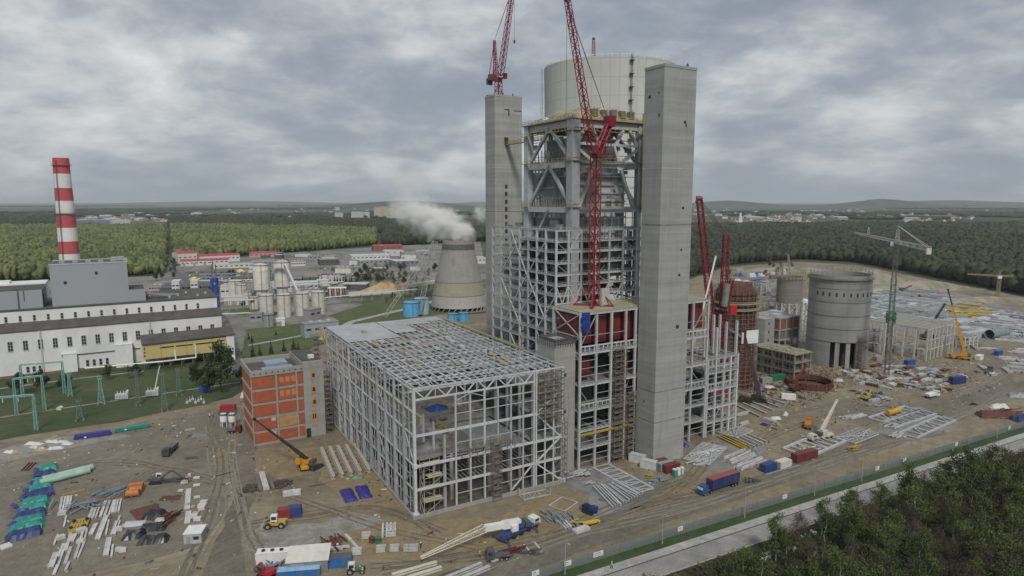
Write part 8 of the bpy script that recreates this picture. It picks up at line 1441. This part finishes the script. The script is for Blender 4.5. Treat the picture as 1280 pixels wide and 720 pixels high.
def person(label, loc, rz, vest, mode, helmet=True):
    t = T('person', label, 'person', (loc[0], loc[1], loc[2] if len(loc) > 2 else .1), rz); o = bpy.data.objects.new('body', BODY[mode]); COL.objects.link(o); o.parent = t
    shell_from(BODY[mode], 'trousers', .10, 1.0, CLO, t, arms=False); shell_from(BODY[mode], 'boots', -.1, .13, BLACK, t, .012); shell_from(BODY[mode], 'jacket', .94, 1.49, vest, t, .022)
    if helmet: m = MB(); m.lathe([(.155, 1.70), (.15, 1.76), (.11, 1.83), (.02, 1.86)], 12); m.build('helmet', HEL, t, True)
    m = MB(); m.cbox((-.04, -.115, 1.69), (.025, .02, .015)); m.cbox((.04, -.115, 1.69), (.025, .02, .015)); m.wedge([(-.012, 1.64), (.012, 1.64), (0, 1.68)], -.14, -.11); m.cbox((0, -.11, 1.61), (.05, .015, .012)); m.build('face', M('face features', (.18, .09, .07)), t)
person('person in a yellow green jacket walking on the street pavement', RP(3.5, 1.6, .14), 2.2, HIV, 'walk'); person('person with arms low walking on the sand below the blue and white crane', G(600, 697), 1.2, HIO, 'walk'); person('person in dark work clothes right of the white crates near the hall', G(526, 686), .4, CLO, 'walk'); person('left of two people beside the green tractor', G(450, 716), .3, HIV, 'stand'); person('right of two people beside the green tractor', G(453, 718), 3.0, HIV, 'stand'); person('person in orange jacket behind the orange crane at the brick block', G(361, 565), .8, HIO, 'stand'); person('person in dark clothes standing before the lower brick block corner', G(317, 576), 2.8, CLO, 'stand'); person('person in a pale helmet on the bare dirt beside the tyre heap', G(1211, 495), 1.0, CLO, 'stand')
for i, (x, y, l) in enumerate(((262, 522, 'left of two people at the lawn corner below the red container'), (266, 521, 'right of two people at the lawn corner below the red container'), (1044, 491, 'person in white beside the rusty ring'))): person(l, G(x, y), i*1.3, (HIV, HIO, WS)[i], 'stand')
# ================================================================ far towns: every house a thing
def house_mesh(wall, roof, w_, d, h, rise):
    m = MB(); m.wedge([(-d/2, 0), (d/2, 0), (d/2, h), (0, h+rise), (-d/2, h)], -w_/2, w_/2); m.v = [(y, x, z) for x, y, z in m.v]; n = len(m.f); ov = .5
    for s in (-1, 1): m.add([(-w_/2-ov, s*(d/2+ov), h-.4), (w_/2+ov, s*(d/2+ov), h-.4), (w_/2+ov, 0, h+rise+.25), (-w_/2-ov, 0, h+rise+.25), (-w_/2-ov, s*(d/2+ov), h-.1), (w_/2+ov, s*(d/2+ov), h-.1), (w_/2+ov, 0, h+rise+.55), (-w_/2-ov, 0, h+rise+.55)], [(0,3,2,1),(4,5,6,7),(0,1,5,4),(1,2,6,5),(2,3,7,6),(3,0,4,7)])
    k = len(m.f); [m.cbox((w_*(.12+.76*(i % 4)/3)-w_/2, -d/2, h*(.3 if i < 4 else .72)), (1.2, .16, 1.3)) for i in range(8)]
    me = bpy.data.meshes.new('house'); me.from_pydata(m.v, [], m.f); [me.materials.append(x) for x in (wall, roof, GLASS)]; me.polygons.foreach_set('material_index', [0]*n+[1]*(k-n)+[2]*(len(m.f)-k)); me.update(); return me
HW, HC, HR, HG = M('house white', (.55, .54, .51)), M('house cream', (.42, .38, .31)), M('house red tile', (.17, .085, .07)), M('house grey tile', (.14, .14, .145))
HM = [('white house with red roof', house_mesh(HW, HR, 14, 11, 6, 4)), ('white house with grey roof', house_mesh(HW, HG, 16, 11, 6.5, 3.5)), ('cream house with red roof', house_mesh(HC, HR, 13, 11, 6, 4)), ('large white flat roofed house', house_mesh(HW, PALER, 30, 16, 9, 1)), ('pale grey long shed', house_mesh(WALLG, PALER, 46, 22, 8, 2))]
rs = random.Random(77); TOWNS = [((120, 330), (262, 277), 75, 'in the town beyond the birch forest'), ((330, 610), (259, 275), 46, 'below the far apartment blocks'), ((885, 1060), (262, 283), 135, 'in the town around the white spire'), ((1060, 1290), (262, 280), 50, 'in the villages at the right horizon')]
for xr, yr, n, wh in TOWNS:
    cl = [(rs.uniform(*xr), rs.uniform(*yr)) for _ in range(max(4, n//9))]
    for k in range(n):
        c = rs.choice(cl); x, y = c[0]+rs.gauss(0, 22), min(yr[1], max(yr[0], c[1]+rs.gauss(0, 2.4))); i = rs.choice((0, 0, 1, 1, 2, 2, 3)) if rs.random() < .88 else 4; p = G(x, y); o = bpy.data.objects.new('house', HM[i][1]); COL.objects.link(o); s = rs.uniform(1.0, 1.7); place(o, p, rs.uniform(0, 3.1)); o.scale = (s, s, s); tag(o, 'tiny '+HM[i][0]+' '+wh, 'house', HM[i][0]+'s '+wh)
AP = M('apartment cream', (.52, .46, .34), .7, .04); AW = M('apartment white', (.58, .57, .54), .7, .04)
for i, (x, y, w_, h_, c, l) in enumerate(((424, 274, 40, 26, AW, 'white apartment slab at the left end of the far housing estate'), (447, 274, 60, 30, AW, 'wide white apartment slab in the middle of the far estate'), (458, 273, 34, 27, AW, 'narrow white apartment slab right of the wide one'), (472, 273, 34, 46, AP, 'left cream apartment tower of the far housing estate'), (480, 273, 40, 50, AP, 'tallest cream apartment tower of the far housing estate'), (488, 273.5, 36, 44, AP, 'cream apartment tower right of the tallest one'), (495, 274, 44, 36, AW, 'white apartment block at the foot of the steam'), (531, 273, 40, 40, AP, 'cream apartment tower behind the steam'), (503, 275, 50, 24, AW, 'low white apartment slab behind the steam'), (597, 268, 30, 36, AW, 'white apartment tower left of the concrete tower'), (422, 263, 40, 26, AW, 'white block on the far rise above the housing estate'))):
    p = G(x, y); t = T('apartment_block', l, 'apartment block', (p[0], p[1], 0), rs.uniform(-.3, .3)); h_ *= 1.3; MB().box(-w_/2, -8, 0, w_/2, 8, h_).build('wall', c, t); MB().box(-w_/2-.3, -8.3, h_, w_/2+.3, 8.3, h_+1.2).build('roof', ROOFD, t); m = MB(); [m.box(-w_/2+1.5, -8.15, z, w_/2-1.5, -7.9, z+1.5) for z in np.arange(2, h_-2, 3.0)]; m.build('window_band', SILOG, t)
p = G(925, 279.5); t = T('church', 'white church with a tapering spire standing out of the far town', 'church', (p[0], p[1], 0)); m = MB(); m.add([(-9, -8, 0), (9, -8, 0), (9, 8, 0), (-9, 8, 0), (-2, -2, 44), (3, -2, 44), (3, 2, 44), (-2, 2, 44)], [(0,3,2,1),(4,5,6,7),(0,1,5,4),(1,2,6,5),(2,3,7,6),(3,0,4,7)]); m.build('spire', HW, t); MB().box(-22, 4, 0, -9.2, 30, 13).build('nave', HW, t); m = MB(); m.wedge([(3.6, 13), (30.4, 13), (17, 19)], -22.4, -9); m.v = [(y, x, z) for x, y, z in m.v]; m.build('roof', HG, t)
for (x, y, w_, h_, l) in ((1273, 318, 20, 14, 'small white house at the right picture edge in the forest'), (1212, 316, 24, 9, 'small white building in a forest clearing at the right'), (953, 288, 60, 14, 'long white hall above the town at the right of the spire')): shed('white_building', l, G(x-3, y), G(x+3, y), 12, h_, HW, PALER, wins=3)
for k in range(3): shed('long_store', ('longest blue grey store', 'middle blue grey store', 'shorter pale store')[k]+' beyond the birch forest right of the chimney', G((97, 118, 141)[k], 283.5), G((117, 139, 163)[k], 283), 40, 24, (M('store blue', (.17, .22, .33)), M('store blue', (.17, .22, .33)), PALER)[k], PALER, wins=7)
shed('long_store', 'small white store left of the chimney beyond the birch forest', G(33, 284), G(52, 283.6), 30, 18, HW, PALER, wins=4)
# ================================================================ wheel ruts, puddles and litter on the bare ground
RUTD = dirt_mat('rut dark', [(.34, (.112, .098, .076)), (.5, (.135, .118, .092)), (.66, (.175, .153, .118))], .2, .8); RUTL = dirt_mat('rut pale', [(.34, (.205, .182, .142)), (.5, (.235, .208, .163)), (.66, (.18, .158, .123))], .2, .8)
r = random.Random(101)
ROUTES = [[(232, 722), (262, 640), (275, 580), (262, 522), (290, 503)], [(320, 700), (300, 640), (285, 570), (296, 515)], [(560, 722), (700, 676), (800, 650), (900, 622), (1010, 585), (1090, 556), (1180, 530), (1262, 492)], [(480, 712), (620, 690), (730, 660), (830, 628), (930, 606), (1030, 570), (1100, 552)], [(1050, 520), (1130, 505), (1210, 486), (1275, 455)], [(1262, 470), (1232, 444), (1206, 424), (1190, 420)], [(930, 560), (980, 535), (1040, 520), (1120, 508)], [(960, 520), (1010, 512), (1080, 500)], [(330, 612), (420, 640), (500, 660), (600, 680)], [(300, 655), (400, 640), (470, 640), (560, 668)], [(150, 600), (210, 590), (260, 600)], [(20, 600), (120, 575), (220, 585), (262, 600)], [(860, 600), (760, 640), (690, 672)], [(900, 560), (870, 590), (840, 612), (760, 630)]]
for ri, rt in enumerate(ROUTES):
    for q in range(3 if ri < 6 else 2):
        pts_ = [G(x+r.gauss(0, 7), y+r.gauss(0, 3.2)) for x, y in rt]; L = []
        for i in range(len(pts_)-1):
            p0, p1, p2, p3 = [Vector(pts_[min(len(pts_)-1, max(0, j))]) for j in (i-1, i, i+1, i+2)]
            for k in range(10): s = k/10; L.append(.5*((2*p1)+(p2-p0)*s+(2*p0-5*p1+4*p2-p3)*s*s+(3*p1-p0-3*p2+p3)*s*s*s))
        m = MB(); z = .095+.002*((ri*5+q) % 9)
        for off in (-1.0, 1.0):
            A = []
            for i, p in enumerate(L):
                d = (L[min(i+1, len(L)-1)]-L[max(i-1, 0)]); d.z = 0; d.normalize(); n = Vector((-d.y, d.x, 0)); w_ = .28*r.uniform(.5, 1.3); c = p+n*(off+r.uniform(-.06, .06)); A += [(c.x-n.x*w_, c.y-n.y*w_, z), (c.x+n.x*w_, c.y+n.y*w_, z)]
            m.add(A, [(2*i, 2*i+2, 2*i+3, 2*i+1) for i in range(len(L)-1)])
        o = m.build('tyre_track', RUTD if r.random() < .55 else RUTL); o['kind'] = 'structure'
PUD = M('puddle water', (.085, .078, .066), .08, .1, .3)
for i in range(7):
    x, y = r.choice(((270, 600), (300, 560), (640, 700), (820, 640), (1100, 545), (1200, 495), (980, 560), (420, 600), (560, 700)))
    c = G(x+r.gauss(0, 22), y+r.gauss(0, 9)); a, b, th = r.uniform(2.0, 4.5), r.uniform(.3, .7), RH+r.uniform(-.2, .2); sheet('puddle', [(c[0]+a*math.cos(t_)*r.uniform(.7, 1.2)*math.cos(th)-b*math.sin(t_)*math.sin(th), c[1]+a*math.cos(t_)*math.sin(th)+b*math.sin(t_)*r.uniform(.7, 1.2)*math.cos(th)) for t_ in np.linspace(0, 6.28, 15)[:-1]], PUD, .118)
def litter(name, n, mats, polyp, seed, sz):
    """loose small rubbish, stones and offcuts nobody could count"""
    rs_ = np.random.RandomState(seed); po = [G(*q) for q in polyp]; P_ = np.array([q[:2] for q in po]); lo, hi = P_.min(0), P_.max(0)
    for mi, mt in enumerate(mats):
        x = rs_.uniform(lo[0], hi[0], n*3); y = rs_.uniform(lo[1], hi[1], n*3); cl = np.sin(x*.13+mi)*np.sin(y*.11+2*mi)+.7*np.sin(x*.37)*np.sin(y*.31+mi)
        ok = inpoly(x, y, po) & (rs_.rand(n*3) < .12+.6*np.clip(cl, 0, 1)); x, y = x[ok], y[ok]; k = len(x); a = rs_.uniform(0, 3.14, k); L = rs_.uniform(*sz, k)*rs_.choice((1, 1, 2.4), k); W_ = rs_.uniform(.15, .5, k); H_ = rs_.uniform(.1, .4, k)
        V = np.zeros((k, 8, 3), np.float32)
        for j, (sx, sy, sz_) in enumerate(((-1, -1, 0), (1, -1, 0), (1, 1, 0), (-1, 1, 0), (-1, -1, 1), (1, -1, 1), (1, 1, 1), (-1, 1, 1))):
            V[:, j, 0] = x+sx*L*.5*np.cos(a)-sy*W_*.5*np.sin(a); V[:, j, 1] = y+sx*L*.5*np.sin(a)+sy*W_*.5*np.cos(a); V[:, j, 2] = .07+sz_*H_
        F = np.array([(4, 5, 6, 7), (0, 1, 5, 4), (1, 2, 6, 5), (2, 3, 7, 6), (3, 0, 4, 7)]); o = np_mesh(name, V.reshape(-1, 3), (F[None]+(np.arange(k)*8)[:, None, None]).reshape(-1, 4), mt, None, 4); o['kind'] = 'stuff'
LM = [WS, TIMBER, DSTEEL, M('stone grey', (.26, .25, .23), .9, .2), RUST]
litter('litter', 170, LM, ((-20, 560), (290, 500), (420, 520), (520, 660), (640, 650), (700, 690), (560, 722), (-20, 722)), 1, (.25, .9))
litter('litter', 330, LM, ((700, 600), (870, 560), (960, 500), (1060, 440), (1240, 440), (1260, 480), (1180, 520), (1000, 580), (760, 650)), 2, (.25, 1.1))
litter('rubble', 300, [DSTEEL, TIMBER, STEEL, LM[3]], ((1030, 452), (1110, 448), (1200, 452), (1225, 480), (1180, 492), (1100, 486), (1040, 470)), 3, (.4, 1.8))
litter('rubble', 500, [RUST, DSTEEL, TIMBER, RUST], ((930, 460), (1000, 452), (1060, 462), (1055, 485), (1010, 505), (960, 510), (930, 490)), 4, (.4, 1.6))
litter('litter', 700, [STEEL2, DSTEEL, TIMBER, RUST], ((890, 345), (1000, 332), (1085, 350), (1085, 400), (1010, 420), (900, 380)), 5, (.6, 2.6))
for k in range(46):       # further small stacks over the right half of the yard
    x, y = r.choice(((930, 535), (985, 525), (1045, 535), (1090, 500), (1150, 470), (1210, 460), (1075, 470), (1140, 545), (1020, 560), (880, 570)))
    x, y = x+r.gauss(0, 20), y+r.gauss(0, 8); i = k % 4
    if i == 0: steelpile('grey steel offcut pile among the goods of the right yard', G(x, y), STEEL2, 700+k, 12, (3, 1.6), (1.5, 5), r.choice((.5, 2.1)))
    elif i == 1: heap_of_beams('low pale beam stack among the goods of the right yard', G(x, y), r.choice((.5, .6, 2.1)), r.uniform(5, 11), 2.0, 6, STEEL2, 800+k, group='low pale beam stacks in the right yard', lay=2)
    elif i == 2: pile('timber_pile', 'small brown timber pile among the goods of the right yard', G(x, y), (2, 1), .8, TIMBER, 900+k, 12, 'pile', (.5, 2), 'small brown timber piles in the right yard')
    else: tarp('tarpaulin_load', 'small sheeted load among the goods of the right yard', G(x, y), r.uniform(0, 3), r.uniform(2.5, 5), 2, 1.2, (NAVY, PALER, WS)[k % 3], 950+k, 'covered load', 'small sheeted loads in the right yard', .3)
for o in [q for q in COL.objects if q.get('label', '').startswith('grey steel offcut pile')]: o['group'] = 'grey offcut piles in the right yard'
# ---- green scraps and bushes of the estate and the old plant
r = random.Random(131)
for k in range(15):
    x, y = r.uniform(230, 500), r.uniform(335, 392); c = G(x, y); a, b = r.uniform(12, 40), r.uniform(5, 14); sheet('lawn', [(c[0]+a*math.cos(q)*r.uniform(.7, 1.2), c[1]+b*math.sin(q)*r.uniform(.7, 1.2)) for q in np.linspace(0, 6.28, 12)[:-1]], (GRASS, LIME)[k % 2], .06+.003*k)
for k in range(60):
    x, y = r.uniform(205, 520), r.uniform(322, 385)
    if 308 < x < 410 and y > 372: continue
    tree(('bare0', 'broad1', 'birch2', 'spruce0', 'broad0')[k % 5], G(x, y), ('leafless', 'dark leafy', 'light green', 'spruce', 'bushy')[k % 5]+' tree scattered among the sheds of the far estate', ('leafless', 'dark leafy', 'light green', 'spruce', 'bushy')[k % 5]+' trees of the far estate', r.uniform(.35, .7))
r = random.Random(151)
for k in range(36):
    row, c = k//9, k % 9; x, y = 1062+c*14.5+r.uniform(-3, 3)+row*4, 458+row*8.0+c*.9+r.uniform(-1, 1)
    heap_of_beams(('pale', 'grey', 'rusty')[k % 3]+' beam stack in the rows on the debris field before the green crane', G(x, y), (.5, .55, 2.1)[k % 3 if row % 2 else 0]+r.uniform(-.1, .1), r.uniform(5, 10), 2.4, 10, (STEEL2, STEEL, RUST)[k % 3], 1000+k, group=('pale', 'grey', 'rusty')[k % 3]+' beam stacks in rows before the green crane', lay=2)
hall_frame('shed_frame', 'small pale shed frame right of the pale column frame', G(1205, 436), .4, 12, 10, 7, 3, 2, PALEB); hall_frame('shed_frame', 'low pale shed frame between small round silo and brick block', G(968, 392), .5, 16, 12, 10, 3, 2, PALEB); hall_frame('shed_frame', 'pale two bay frame on the far yard left of the small round silo', G(930, 366), .3, 26, 14, 9, 4, 2, STEEL)
for i, (x, y, L_, l, mt) in enumerate(((1070, 447, 6, 'white cabin at the foot of the big concrete silo', WHITE), (1135, 457, 6, 'blue cabin below the pale column frame', BLUES), (1096, 452, 6, 'grey cabin beside the green crane foot', SILOG), (1248, 445, 6, 'blue cabin on the right edge field', BLUES), (1225, 451, 6, 'white cabin beside the dirt road curve', WHITE), (985, 452, 6, 'cream cabin beside the ochre frame', SILO))): container(l, G(x, y), .3+.1*i, L_, mt)
for i, (x, y, l, c_) in enumerate(((1165, 497, 'white truck driving on the dirt crossing', WHITE), (1236, 466, 'dark truck at the bend of the dirt road', DSTEEL), (1010, 534, 'orange truck parked left of the cream crane', M('truck orange', (.38, .16, .03))), (905, 532, 'white truck beside the side bay columns', WHITE))): truck(l, G(x, y), RH+.3*i, c_, L=8, bed=('tip', 'flat')[i % 2])
excavator('yellow excavator on the dirt before the debris field', G(1082, 500), .6, YELLOW, DSTEEL); excavator('orange excavator on the far yard before the spoil bank', G(1150, 372), 2.6, M('digger orange', (.45, .2, .03)), DSTEEL)
